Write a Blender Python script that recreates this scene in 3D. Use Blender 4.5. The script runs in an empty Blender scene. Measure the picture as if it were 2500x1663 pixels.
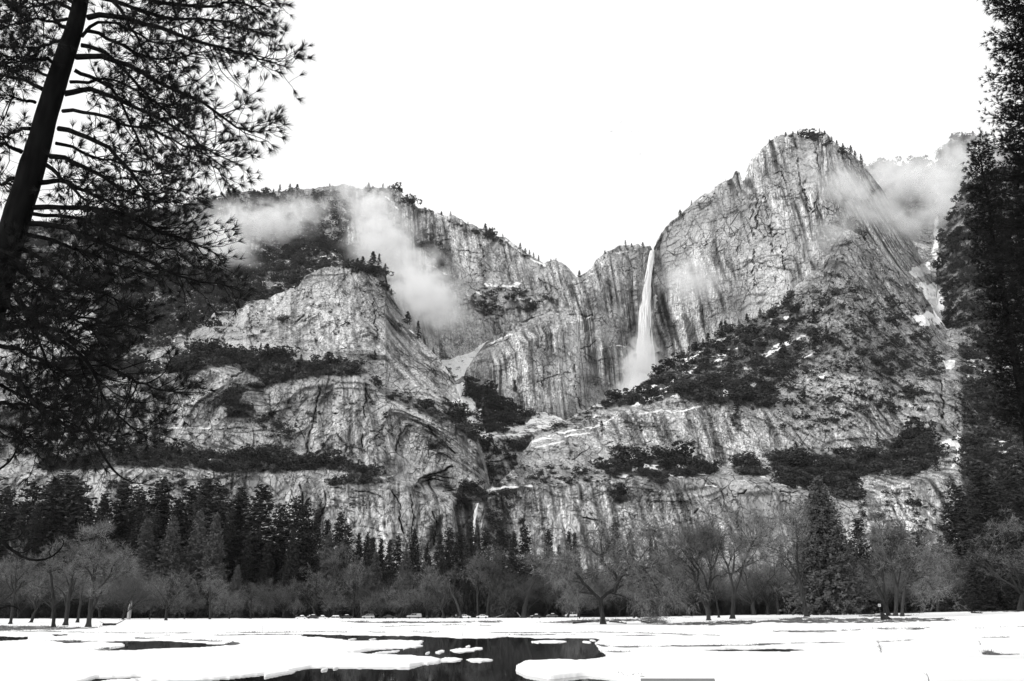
import bpy, math, random
import numpy as np
from mathutils import Vector

# ------------------------------------------------------------------ camera, sky, sun, exposure
SC = bpy.context.scene
COL = SC.collection
PXF = 2240.0                      # focal length in photo pixels (photo 2500 x 1663)
PITCH = math.atan(668.5 / PXF)    # horizon sits at photo row 1500
EYE = 2.5
cam_data = bpy.data.cameras.new("camera")
cam_data.sensor_width = 36.0
cam_data.lens = 36.0 * PXF / 2500.0
cam_data.clip_start = 0.1
cam_data.clip_end = 60000.0
cam = bpy.data.objects.new("camera", cam_data)
cam.location = (0, 0, EYE)
cam.rotation_euler = (math.pi / 2 + PITCH, 0, 0)
COL.objects.link(cam)
SC.camera = cam

SUN_TO = Vector((0.80, 0.46, -0.50)).normalized()       # the light travels away from the viewer, to the right
world = bpy.data.worlds.new("World")
SC.world = world
world.use_nodes = True
wn = world.node_tree.nodes
wl = world.node_tree.links
bg = wn["Background"]
sky = wn.new("ShaderNodeTexSky")
sky.sky_type = 'NISHITA'
sky.sun_disc = False
sky.sun_elevation = math.asin(-SUN_TO.z)
sky.sun_rotation = math.atan2(-SUN_TO.x, -SUN_TO.y)
sky.air_density = 1.0
sky.dust_density = 3.0
bw = wn.new("ShaderNodeRGBToBW")            # a black and white photograph: the sky keeps only its luminance
wl.new(sky.outputs[0], bw.inputs[0])
mx = wn.new("ShaderNodeMix")                # high overcast: most of the dome is an even bright veil
mx.data_type = 'FLOAT'
mx.inputs[0].default_value = 0.88
mx.inputs[3].default_value = 12.5
wl.new(bw.outputs[0], mx.inputs[2])
wl.new(mx.outputs[0], bg.inputs[0])
bg.inputs[1].default_value = 0.095

sun_data = bpy.data.lights.new("sun", 'SUN')
sun_data.energy = 2.3
sun_data.angle = math.radians(10)
sun_data.color = (1.0, 0.995, 0.985)
sun = bpy.data.objects.new("sun", sun_data)
sun.rotation_euler = SUN_TO.to_track_quat('-Z', 'Y').to_euler()
sun.location = (-300, -300, 400)
COL.objects.link(sun)

SC.view_settings.view_transform = 'Standard'
SC.view_settings.look = 'None'
SC.view_settings.exposure = 0.0
SC.view_settings.gamma = 1.0
SC.view_settings.use_curve_mapping = False
SC.render.engine = 'CYCLES'
SC.cycles.use_denoising = True
SC.cycles.max_bounces = 10
SC.cycles.diffuse_bounces = 3
SC.cycles.glossy_bounces = 2
SC.cycles.transmission_bounces = 2
SC.cycles.transparent_max_bounces = 8
SC.cycles.volume_bounces = 8
SC.cycles.volume_max_steps = 128
SC.cycles.volume_step_rate = 0.5

# ------------------------------------------------------------------ helpers
CP, SP = math.cos(PITCH), math.sin(PITCH)


def ray(x, y):
    """Slopes (east/north, up/north) of the line of sight through a photo pixel."""
    cx = (np.asarray(x, float) - 1250.0) / PXF
    cy = (831.5 - np.asarray(y, float)) / PXF
    fy = CP - cy * SP
    return cx / fy, (SP + cy * CP) / fy


def at(x, y, d):
    tx, tz = ray(x, y)
    d = np.asarray(d, float)
    return np.stack(np.broadcast_arrays(tx * d, d, EYE + tz * d), -1)


def project(P):
    P = np.asarray(P, float)
    v = P - np.array([0, 0, EYE])
    f = v[..., 1] * CP + v[..., 2] * SP
    u = -v[..., 1] * SP + v[..., 2] * CP
    return 1250 + PXF * v[..., 0] / f, 831.5 - PXF * u / f


FOOT_X = [-800, 0, 900, 1200, 1500, 1750, 2000, 2340, 2500, 3300]
FOOT_Y = [1512, 1512, 1511, 1510, 1508, 1503, 1500, 1492, 1489, 1484]


def ground_z(d, X=0.0):
    """Height of the meadow: level round the water, rising gently to the wood, more so towards the right."""
    d = np.asarray(d, float)
    x = 1250 + np.asarray(X, float) / np.maximum(d, 60) * PXF / 1.044
    far = EYE + ray(1250, np.interp(x, FOOT_X, FOOT_Y))[1] * 360
    t = np.clip((d - 140) / 220.0, 0, 1)
    return 0.07 + (far - 0.07) * t * t * (3 - 2 * t) + np.maximum(0, d - 520) * 0.03


def ground_hit(x, y):
    """Distance north at which the line of sight meets the meadow."""
    tx, tz = (float(v) for v in ray(x, y))
    d = np.geomspace(20, 420, 900)
    below = np.nonzero(EYE + tz * d < ground_z(d, tx * d))[0]
    return float(d[below[0]]) if len(below) else 380.0


def hash01(ix, iy, iz, seed):
    h = (ix.astype(np.int64) * 374761393 + iy.astype(np.int64) * 668265263 + iz.astype(np.int64) * 2147483647 + seed * 1274126177) & 0xFFFFFFFF
    h = ((h ^ (h >> 13)) * 1274126177) & 0xFFFFFFFF
    h = ((h ^ (h >> 16)) * 2246822519) & 0xFFFFFFFF
    return (h ^ (h >> 15)) & 0xFFFF


GRAD = np.array([(1, 1, 0), (-1, 1, 0), (1, -1, 0), (-1, -1, 0), (1, 0, 1), (-1, 0, 1), (1, 0, -1), (-1, 0, -1),
                 (0, 1, 1), (0, -1, 1), (0, 1, -1), (0, -1, -1), (1, 1, 0), (0, -1, 1), (-1, 1, 0), (0, -1, -1)], np.float32)


def noise(x, y, z, seed=0):
    """Gradient noise, roughly -1..1."""
    x, y, z = (np.asarray(a, np.float64) for a in (x, y, z))
    x, y, z = np.broadcast_arrays(x, y, z)
    ix, iy, iz = np.floor(x), np.floor(y), np.floor(z)
    fx, fy, fz = x - ix, y - iy, z - iz
    u, v, w = (f * f * f * (f * (f * 6 - 15) + 10) for f in (fx, fy, fz))
    ix, iy, iz = ix.astype(np.int64), iy.astype(np.int64), iz.astype(np.int64)
    out = 0
    for a in (0, 1):
        for b in (0, 1):
            for c in (0, 1):
                g = GRAD[hash01(ix + a, iy + b, iz + c, seed) & 15]
                dot = g[..., 0] * (fx - a) + g[..., 1] * (fy - b) + g[..., 2] * (fz - c)
                out = out + dot * (u if a else 1 - u) * (v if b else 1 - v) * (w if c else 1 - w)
    return out * 1.25


def fbm(x, y, z, oct=4, seed=0, gain=0.5):
    s, a, n = 0, 1.0, 0
    for o in range(oct):
        s = s + a * noise(x * 2 ** o, y * 2 ** o, z * 2 ** o, seed + o * 17)
        n += a
        a *= gain
    return s / n * 1.4


def sstep(a, b, x):
    t = np.clip((x - a) / (b - a), 0, 1)
    return t * t * (3 - 2 * t)


def poly_mask(X, Y, poly, feather=4.0):
    """1 inside the polygon, falling to 0 over `feather` photo pixels outside and inside its edge."""
    poly = np.asarray(poly, float)
    out = np.zeros(X.shape)
    lo, hi = poly.min(0) - feather, poly.max(0) + feather
    sel = (X > lo[0]) & (X < hi[0]) & (Y > lo[1]) & (Y < hi[1])
    if not sel.any():
        return out
    px, py = X[sel], Y[sel]
    inside = np.zeros(px.shape, bool)
    dist = np.full(px.shape, 1e9)
    q = poly[-1]
    for p in poly:
        ax, ay = p - q
        t = np.clip(((px - q[0]) * ax + (py - q[1]) * ay) / (ax * ax + ay * ay + 1e-9), 0, 1)
        dist = np.minimum(dist, (px - q[0] - t * ax) ** 2 + (py - q[1] - t * ay) ** 2)
        cond = (p[1] > py) != (q[1] > py)
        with np.errstate(divide='ignore', invalid='ignore'):
            xi = (q[0] - p[0]) * (py - p[1]) / (q[1] - p[1] + 1e-12) + p[0]
        inside ^= cond & (px < xi)
        q = p
    sd = np.sqrt(dist) * np.where(inside, 1, -1)
    out[sel] = sstep(-feather, feather, sd)
    return out


def line_mask(X, Y, line, width):
    out = np.zeros(X.shape)
    line = np.asarray(line, float)
    lo, hi = line.min(0) - width, line.max(0) + width
    sel = (X > lo[0]) & (X < hi[0]) & (Y > lo[1]) & (Y < hi[1])
    if not sel.any():
        return out
    px, py = X[sel], Y[sel]
    dist = np.full(px.shape, 1e9)
    for q, p in zip(line[:-1], line[1:]):
        ax, ay = p - q
        t = np.clip(((px - q[0]) * ax + (py - q[1]) * ay) / (ax * ax + ay * ay + 1e-9), 0, 1)
        dist = np.minimum(dist, (px - q[0] - t * ax) ** 2 + (py - q[1] - t * ay) ** 2)
    out[sel] = np.clip(1 - np.sqrt(dist) / width, 0, 1)
    return out


def mesh_np(name, verts, faces, attrs=None, smooth=False):
    """verts (n,3), faces: one (m,k) array or a list of such arrays."""
    verts = np.asarray(verts, np.float32)
    groups = [np.asarray(f, np.int32) for f in (faces if isinstance(faces, list) and not isinstance(faces[0], tuple) else [faces]) if len(f)]
    me = bpy.data.meshes.new(name)
    me.vertices.add(len(verts))
    me.vertices.foreach_set("co", verts.ravel())
    idx = np.concatenate([g.ravel() for g in groups])
    sizes = np.concatenate([np.full(len(g), g.shape[1], np.int32) for g in groups])
    me.loops.add(len(idx))
    me.loops.foreach_set("vertex_index", idx)
    me.polygons.add(len(sizes))
    me.polygons.foreach_set("loop_start", np.concatenate([[0], np.cumsum(sizes)[:-1]]).astype(np.int32))
    me.polygons.foreach_set("loop_total", sizes)
    me.polygons.foreach_set("use_smooth", np.full(len(sizes), bool(smooth)))
    me.update(calc_edges=True)
    for k, v in (attrs or {}).items():
        a = me.attributes.new(k, 'FLOAT', 'POINT')
        a.data.foreach_set("value", np.asarray(v, np.float32).ravel())
    return me


def obj(name, me, mat=None, parent=None, loc=None, rot=None, scale=None, label=None, cat=None, group=None, kind=None):
    o = bpy.data.objects.new(name, me)
    COL.objects.link(o)
    if mat is not None and me is not None and not len(me.materials):
        me.materials.append(mat)
    if parent is not None:
        o.parent = parent
    if loc is not None:
        o.location = loc
    if rot is not None:
        o.rotation_euler = rot
    if scale is not None:
        o.scale = (scale,) * 3 if isinstance(scale, (int, float)) else scale
    for k, v in (("label", label), ("category", cat), ("group", group), ("kind", kind)):
        if v:
            o[k] = v
    return o


def empty(name, loc=(0, 0, 0), label=None, cat=None, group=None, rot=None):
    return obj(name, None, loc=loc, rot=rot, label=label, cat=cat, group=group)


class Build:
    """Collects tubes, ribbons, boxes and faces into one mesh."""

    def __init__(self):
        self.v, self.f, self.n = [], {}, 0

    def add(self, v, f):
        v = np.asarray(v, float).reshape(-1, 3)
        f = np.asarray(f, np.int64)
        self.v.append(v)
        self.f.setdefault(f.shape[1], []).append(f + self.n)
        self.n += len(v)

    def tube(self, pts, rad, sides=5, cap=True):
        pts = np.asarray(pts, float)
        n = len(pts)
        rad = np.broadcast_to(np.asarray(rad, float), (n,))
        t = np.gradient(pts, axis=0)
        t /= np.linalg.norm(t, axis=1, keepdims=True) + 1e-9
        ref = np.array([0.31, 0.87, 0.38])
        a = np.cross(t, ref)
        a /= np.linalg.norm(a, axis=1, keepdims=True) + 1e-9
        b = np.cross(t, a)
        ang = np.arange(sides) * 2 * math.pi / sides
        ring = pts[:, None] + rad[:, None, None] * (np.cos(ang)[None, :, None] * a[:, None] + np.sin(ang)[None, :, None] * b[:, None])
        i = np.arange(n - 1)[:, None] * sides
        j = np.arange(sides)[None]
        k = (j + 1) % sides
        f = np.stack([i + j, i + k, i + sides + k, i + sides + j], -1).reshape(-1, 4)
        self.add(ring.reshape(-1, 3), f)
        if cap:
            tip = pts[-1] + t[-1] * rad[-1]
            base = self.n - sides
            self.v.append(tip[None])
            self.f.setdefault(3, []).append(np.array([[base + q, base + (q + 1) % sides, self.n] for q in range(sides)]))
            self.n += 1

    def box(self, c, s, rot=None):
        v = np.array([(x, y, z) for x in (-.5, .5) for y in (-.5, .5) for z in (-.5, .5)]) * np.asarray(s, float)
        if rot is not None:
            v = v @ np.asarray(rot).T
        self.add(v + np.asarray(c, float), [(0, 1, 3, 2), (4, 6, 7, 5), (0, 4, 5, 1), (2, 3, 7, 6), (0, 2, 6, 4), (1, 5, 7, 3)])

    def mesh(self, name, smooth=False, attrs=None):
        return mesh_np(name, np.concatenate(self.v), [np.concatenate(f) for f in self.f.values()], attrs, smooth)


# ------------------------------------------------------------------ materials (all neutral: the photograph is black and white)
def new_mat(name):
    m = bpy.data.materials.new(name)
    m.use_nodes = True
    nt = m.node_tree
    return m, nt, nt.nodes["Principled BSDF"]


def grey_mat(name, a, b, scale, rough=0.9, bump=0.0, bscale=None, coord='Object', per_object=0.0, spec=0.2, stretch=None):
    """A grey material whose value wanders between a and b with a noise."""
    m, nt, p = new_mat(name)
    tc = nt.nodes.new("ShaderNodeTexCoord")
    nz = nt.nodes.new("ShaderNodeTexNoise")
    nz.inputs["Scale"].default_value = scale
    nz.inputs["Detail"].default_value = 5
    vec = tc.outputs[coord]
    if stretch:
        mp = nt.nodes.new("ShaderNodeMapping")
        mp.inputs["Scale"].default_value = stretch
        nt.links.new(vec, mp.inputs[0])
        vec = mp.outputs[0]
    nt.links.new(vec, nz.inputs["Vector"])
    mr = nt.nodes.new("ShaderNodeMapRange")
    mr.inputs[1].default_value, mr.inputs[2].default_value = 0.3, 0.7
    mr.inputs[3].default_value, mr.inputs[4].default_value = a, b
    nt.links.new(nz.outputs[0], mr.inputs[0])
    out = mr.outputs[0]
    if per_object:
        oi = nt.nodes.new("ShaderNodeObjectInfo")
        m2 = nt.nodes.new("ShaderNodeMapRange")
        m2.inputs[3].default_value, m2.inputs[4].default_value = 1 - per_object, 1 + per_object
        nt.links.new(oi.outputs["Random"], m2.inputs[0])
        mu = nt.nodes.new("ShaderNodeMath")
        mu.operation = 'MULTIPLY'
        nt.links.new(out, mu.inputs[0])
        nt.links.new(m2.outputs[0], mu.inputs[1])
        out = mu.outputs[0]
    cc = nt.nodes.new("ShaderNodeCombineColor")
    for i in range(3):
        nt.links.new(out, cc.inputs[i])
    nt.links.new(cc.outputs[0], p.inputs["Base Color"])
    p.inputs["Roughness"].default_value = rough
    p.inputs["Specular IOR Level"].default_value = spec
    if bump:
        bp = nt.nodes.new("ShaderNodeBump")
        bp.inputs["Strength"].default_value = bump
        n2 = nt.nodes.new("ShaderNodeTexNoise")
        n2.inputs["Scale"].default_value = bscale or scale * 3
        n2.inputs["Detail"].default_value = 4
        nt.links.new(vec, n2.inputs["Vector"])
        nt.links.new(n2.outputs[0], bp.inputs["Height"])
        nt.links.new(bp.outputs[0], p.inputs["Normal"])
    return m


def rock_mat():
    """Granite: its grey comes with the mesh (tone), snow lies where the mesh says (snow); noise adds grain."""
    m, nt, p = new_mat("granite")
    N, L = nt.nodes.new, nt.links.new
    tone = N("ShaderNodeAttribute"); tone.attribute_name = "tone"
    snow = N("ShaderNodeAttribute"); snow.attribute_name = "snow"
    tc = N("ShaderNodeTexCoord")
    nz = N("ShaderNodeTexNoise"); nz.inputs["Scale"].default_value = 0.25; nz.inputs["Detail"].default_value = 5
    L(tc.outputs["Object"], nz.inputs["Vector"])
    mr = N("ShaderNodeMapRange"); mr.inputs[1].default_value = 0.37; mr.inputs[2].default_value = 0.63
    mr.inputs[3].default_value = 0.64; mr.inputs[4].default_value = 1.3
    L(nz.outputs[0], mr.inputs[0])
    mul = N("ShaderNodeMath"); mul.operation = 'MULTIPLY'

    def times(a, b):
        q = N("ShaderNodeMath"); q.operation = 'MULTIPLY'
        L(a, q.inputs[0]); L(b, q.inputs[1])
        return q.outputs[0]

    def ranged(sock, a, b, c, d):
        q = N("ShaderNodeMapRange")
        for i, v in enumerate((a, b, c, d)):
            q.inputs[i + 1].default_value = v
        L(sock, q.inputs[0])
        return q.outputs[0]

    def scaled(sc):
        q = N("ShaderNodeMapping"); q.inputs["Scale"].default_value = sc
        L(tc.outputs["Object"], q.inputs[0])
        return q.outputs[0]

    def tex(sc, scale, detail):
        q = N("ShaderNodeTexNoise"); q.inputs["Scale"].default_value = scale; q.inputs["Detail"].default_value = detail
        L(scaled(sc), q.inputs["Vector"])
        return q.outputs[0]
    # grain is strong in rough patches, faint on smooth slabs
    mxg = N("ShaderNodeMix"); mxg.data_type = 'FLOAT'; mxg.inputs[2].default_value = 1.0
    L(ranged(tex((1, 1, .7), .008, 2), .42, .58, .25, 1), mxg.inputs[0]); L(mr.outputs[0], mxg.inputs[3])
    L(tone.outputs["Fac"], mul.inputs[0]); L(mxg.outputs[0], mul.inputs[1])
    # straight joints that break the face into blocks, in patches
    dark = mul.outputs[0]
    stk = N("ShaderNodeAttribute"); stk.attribute_name = "streak"
    for sc, wid, gs, amt in (((.034, .034, .026), .032, .011, .85), ((.085, .085, .07), .045, .017, .62), ((.05, .05, .012), .032, .013, .85), ((.15, .15, .04), .06, .015, .42)):
        vo = N("ShaderNodeTexVoronoi"); vo.feature = 'DISTANCE_TO_EDGE'; vo.inputs["Scale"].default_value = 1.0
        L(scaled(sc), vo.inputs["Vector"])
        line = ranged(vo.outputs["Distance"], wid * .3, wid, 1, 0)
        gate = times(ranged(tex((1, 1, 1), gs, 3), .42, .56, 0, amt), ranged(stk.outputs["Fac"], 0, 1, 1, .4))
        dark = times(dark, ranged(times(line, gate), 0, 1, 1, 0))
    # fine vertical water streaks where the face is streaky
    s1 = ranged(tex((.42, .42, .010), 1, 3), .50, .60, 0, .62)
    dark = times(dark, ranged(times(s1, stk.outputs["Fac"]), 0, 1, 1, 0))
    s2 = ranged(tex((.22, .22, .006), 1, 2), .52, .62, 0, .55)
    dark = times(dark, ranged(times(s2, stk.outputs["Fac"]), 0, 1, 1, 2))
    ns = N("ShaderNodeTexNoise"); ns.inputs["Scale"].default_value = 0.1; ns.inputs["Detail"].default_value = 5
    L(tc.outputs["Object"], ns.inputs["Vector"])
    ad = N("ShaderNodeMath"); ad.operation = 'ADD'
    L(snow.outputs["Fac"], ad.inputs[0]); L(ns.outputs[0], ad.inputs[1])
    st = N("ShaderNodeMapRange"); st.inputs[1].default_value = 0.95; st.inputs[2].default_value = 1.08
    L(ad.outputs[0], st.inputs[0])
    mx = N("ShaderNodeMix"); mx.data_type = 'FLOAT'; mx.inputs[3].default_value = 0.86
    L(st.outputs[0], mx.inputs[0]); L(dark, mx.inputs[2])
    cc = N("ShaderNodeCombineColor")
    for i in range(3):
        L(mx.outputs[0], cc.inputs[i])
    L(cc.outputs[0], p.inputs["Base Color"])
    p.inputs["Roughness"].default_value = 0.9
    p.inputs["Specular IOR Level"].default_value = 0.15
    mp = N("ShaderNodeMapping"); mp.inputs["Scale"].default_value = (1, 1, .45)
    L(tc.outputs["Object"], mp.inputs[0])
    nb = N("ShaderNodeTexNoise"); nb.inputs["Scale"].default_value = 0.16; nb.inputs["Detail"].default_value = 6; nb.inputs["Roughness"].default_value = 0.65
    L(mp.outputs[0], nb.inputs["Vector"])
    bp = N("ShaderNodeBump"); bp.inputs["Strength"].default_value = 0.65; bp.inputs["Distance"].default_value = 5.0
    L(nb.outputs[0], bp.inputs["Height"]); L(bp.outputs[0], p.inputs["Normal"])
    return m


GRANITE = rock_mat()
# ------------------------------------------------------------------ cliffs
# Each rock body stands at its own distance (metres north of the viewer). A row is a line across the body, given as
# (photo x, photo y, distance); rows run from the skyline down, ledges are pairs of rows at different distances.
BODIES = {}
BODIES['B'] = dict(
    label="misty back rim of granite cliffs with snow dusted forest at left", step=2.5, rough=1.0, rows=[
        [(-260, 600, 2750), (0, 560, 2750), (200, 530, 2750), (400, 505, 2750), (471, 496, 2750), (507, 487, 2750), (543, 487, 2760),
         (557, 474, 2760), (575, 468, 2760), (614, 467, 2770), (668, 469, 2770), (721, 463, 2770), (757, 461, 2770), (793, 455, 2770),
         (843, 452, 2770), (879, 459, 2760), (918, 458, 2750), (957, 460, 2740), (977, 466, 2730), (986, 479, 2730), (1007, 495, 2730),
         (1021, 507, 2730), (1054, 514, 2720), (1086, 527, 2720), (1104, 525, 2720), (1136, 541, 2710), (1179, 561, 2700), (1232, 580, 2700),
         (1268, 605, 2700), (1300, 626, 2690), (1329, 644, 2690), (1336, 639, 2690), (1357, 634, 2690), (1382, 646, 2690), (1396, 662, 2690),
         (1407, 676, 2690), (1460, 720, 2690)],
        [(-260, 700, 2600), (0, 680, 2600), (200, 655, 2600), (400, 640, 2620), (560, 632, 2620), (690, 598, 2620), (757, 578, 2620), (805, 582, 2600), (880, 632, 2590),
         (950, 700, 2600), (1050, 740, 2600), (1110, 690, 2620), (1180, 700, 2610), (1280, 708, 2600), (1340, 730, 2600), (1460, 760, 2600)],
        [(-260, 760, 2450), (400, 700, 2450), (690, 650, 2450), (805, 620, 2500), (880, 660, 2540), (950, 740, 2560), (1050, 780, 2560), (1110, 720, 2560), (1180, 730, 2560),
         (1280, 735, 2550), (1340, 750, 2560), (1460, 790, 2560)],
        [(-260, 960, 1950), (0, 935, 1950), (200, 900, 1950), (400, 850, 1950), (600, 780, 1950), (750, 715, 1950), (900, 690, 1950), (950, 800, 2300),
         (1050, 890, 2450), (1120, 880, 2480), (1200, 880, 2480), (1460, 850, 2500)],
        [(-260, 1010, 1930), (400, 900, 1930), (900, 740, 1930), (960, 860, 2250), (1050, 960, 2250), (1120, 960, 2200), (1200, 960, 2200), (1460, 900, 2400)]])
BODIES['C'] = dict(
    label="tall streaked granite wall behind the upper waterfall", step=2.5, rough=0.75, rows=[
        [(1132, 918, 1990), (1139, 898, 1990), (1154, 880, 2000), (1171, 855, 2010), (1189, 837, 2020), (1207, 819, 2030), (1243, 809, 2050), (1271, 787, 2060),
         (1300, 766, 2070), (1329, 744, 2090), (1350, 719, 2110), (1379, 694, 2130), (1407, 678, 2150), (1443, 657, 2160), (1457, 634, 2170), (1468, 625, 2170),
         (1493, 610, 2180), (1514, 600, 2190), (1539, 598, 2190), (1561, 596, 2190), (1564, 603, 2190), (1588, 601, 2200), (1592, 612, 2210), (1598, 618, 2215), (1640, 618, 2230)],
        [(1132, 950, 1960), (1200, 900, 1970), (1300, 830, 1990), (1400, 790, 2060), (1500, 770, 2130), (1570, 780, 2170), (1640, 790, 2190)],
        [(1132, 1100, 1920), (1300, 1100, 1930), (1450, 1100, 2020), (1570, 1100, 2130), (1640, 1100, 2150)]])
BODIES['D'] = dict(
    label="pale granite peak with dark streaks right of the upper waterfall", step=2.5, rough=1.0, rows=[
        [(1596, 608, 2205), (1601, 600, 2200), (1604, 588, 2200), (1611, 576, 2190), (1622, 556, 2180), (1640, 540, 2170), (1660, 524, 2150), (1671, 514, 2140), (1696, 490, 2110),
         (1749, 455, 2070), (1789, 433, 2050), (1794, 421, 2045), (1797, 417, 2045), (1803, 419, 2045), (1806, 423, 2045), (1810, 436, 2040), (1821, 422, 2030), (1831, 396, 2020), (1849, 371, 2010),
         (1874, 349, 2000), (1892, 337, 1990), (1910, 329, 1980), (1939, 326, 1970), (1956, 330, 1970), (1971, 336, 1965), (1992, 326, 1960), (2006, 321, 1955),
         (2021, 330, 1955), (2035, 344, 1955), (2046, 355, 1955), (2071, 371, 1960), (2089, 385, 1970), (2106, 399, 1985), (2124, 424, 2000), (2146, 452, 2010), (2168, 488, 2020), (2192, 530, 2030), (2216, 572, 2040), (2240, 612, 2040), (2262, 652, 2040), (2320, 720, 2040)],
        [(1596, 690, 2190), (1700, 640, 2090), (1830, 560, 1990), (1950, 520, 1930), (2040, 500, 1900), (2126, 560, 1950), (2200, 640, 1980), (2320, 760, 1980)],
        [(1596, 1010, 2140), (1750, 900, 2010), (1900, 800, 1930), (2040, 700, 1880), (2200, 760, 1890), (2320, 820, 1890)]])
BODIES['F'] = dict(
    label="snowy hazy canyon wall behind the right gully", step=2.7, rough=1.0, rows=[
        [(2080, 410, 2650), (2114, 405, 2650), (2160, 403, 2650), (2189, 403, 2650), (2210, 410, 2650), (2239, 397, 2650), (2264, 406, 2640), (2281, 408, 2620),
         (2289, 392, 2560), (2296, 371, 2540), (2306, 353, 2530), (2321, 339, 2520), (2339, 331, 2520), (2367, 333, 2520), (2396, 331, 2520), (2410, 340, 2520),
         (2446, 367, 2520), (2500, 380, 2520), (2700, 400, 2520)],
        [(2080, 560, 2500), (2200, 560, 2450), (2270, 560, 2450), (2300, 500, 2450), (2400, 480, 2450), (2700, 480, 2450)],
        [(2080, 780, 2250), (2250, 780, 2250), (2320, 780, 2250), (2700, 780, 2250)]])
BODIES['E'] = dict(
    label="broad right hand slope of granite slabs, bushes and snow patches", step=2.5, rough=1.0, rows=[
        [(1172, 1270, 1300), (1179, 1250, 1310), (1186, 1214, 1330), (1189, 1196, 1340), (1200, 1189, 1360), (1243, 1157, 1420), (1268, 1129, 1460), (1279, 1100, 1490),
         (1296, 1079, 1520), (1321, 1054, 1550), (1382, 1023, 1600), (1421, 1003, 1630), (1457, 987, 1660), (1493, 978, 1690), (1521, 966, 1710), (1550, 953, 1730),
         (1564, 937, 1740), (1582, 926, 1750), (1611, 907, 1770), (1636, 887, 1790), (1671, 866, 1810), (1707, 846, 1820), (1743, 826, 1830), (1779, 805, 1830),
         (1814, 791, 1830), (1850, 775, 1830), (1879, 755, 1830), (1904, 741, 1830), (1935, 706, 1830), (1981, 664, 1830), (2010, 645, 1830), (2030, 602, 1830),
         (2048, 572, 1830), (2070, 560, 1830), (2100, 574, 1830), (2140, 612, 1830), (2200, 668, 1820), (2250, 705, 1810), (2285, 765, 1800), (2310, 800, 1790), (2480, 830, 1760), (2760, 860, 1760)],
        [(1172, 1275, 1300), (1186, 1217, 1320), (1296, 1092, 1490), (1464, 1017, 1570), (1560, 994, 1570), (1650, 972, 1560), (1800, 990, 1560), (1900, 1000, 1560), (2000, 1000, 1560),
         (2100, 930, 1570), (2260, 930, 1590), (2480, 930, 1600), (2760, 930, 1600)],
        [(1172, 1280, 1295), (1186, 1222, 1310), (1250, 1162, 1400), (1350, 1142, 1460), (1464, 1130, 1490), (1520, 1108, 1500), (1660, 1114, 1500), (1750, 1145, 1500), (1870, 1112, 1500),
         (2000, 1106, 1490), (2200, 1085, 1490), (2300, 1075, 1490), (2760, 1075, 1490)],
        [(1172, 1290, 1290), (1186, 1232, 1300), (1230, 1187, 1340), (1350, 1186, 1380), (1510, 1175, 1390), (1640, 1168, 1390), (1750, 1167, 1390), (1870, 1187, 1380), (2000, 1216, 1360),
         (2100, 1222, 1350), (2217, 1182, 1350), (2330, 1150, 1340), (2760, 1160, 1340)],
        [(1172, 1505, 1230), (1350, 1505, 1290), (2000, 1505, 1270), (2760, 1505, 1250)]])
BODIES['G'] = dict(
    label="dark forested gully wall at the right behind the tall conifers", step=3.2, rough=1.0, rows=[
        [(2286, 660, 1930), (2290, 603, 1930), (2301, 578, 1920), (2314, 546, 1910), (2331, 503, 1890), (2360, 450, 1870), (2400, 420, 1850), (2500, 400, 1800), (2800, 380, 1750)],
        [(2286, 760, 1880), (2301, 760, 1870), (2360, 800, 1780), (2500, 850, 1700), (2800, 850, 1600)],
        [(2286, 900, 1800), (2360, 950, 1700), (2500, 980, 1600), (2800, 980, 1550)]])
BODIES['H'] = dict(
    label="stepped inner gorge ledges between the two big cliffs", step=2.7, rough=1.0, rows=[
        [(1040, 990, 1800), (1060, 962, 1820), (1100, 940, 1840), (1132, 917, 1860), (1164, 937, 1860), (1189, 951, 1860), (1218, 966, 1860), (1236, 980, 1860),
         (1261, 991, 1860), (1286, 1001, 1860), (1314, 1001, 1860), (1350, 1012, 1860), (1382, 1023, 1860), (1430, 1035, 1860)],
        [(1040, 1100, 1600), (1190, 1068, 1600), (1300, 1062, 1620), (1430, 1080, 1640)],
        [(1040, 1140, 1580), (1190, 1108, 1570), (1300, 1095, 1590), (1430, 1110, 1600)],
        [(1040, 1160, 1530), (1190, 1126, 1520), (1300, 1105, 1540), (1430, 1120, 1560)],
        [(1040, 1240, 1480), (1180, 1215, 1480), (1260, 1180, 1480), (1430, 1180, 1500)],
        [(1040, 1505, 1450), (1430, 1505, 1450)]])
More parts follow.
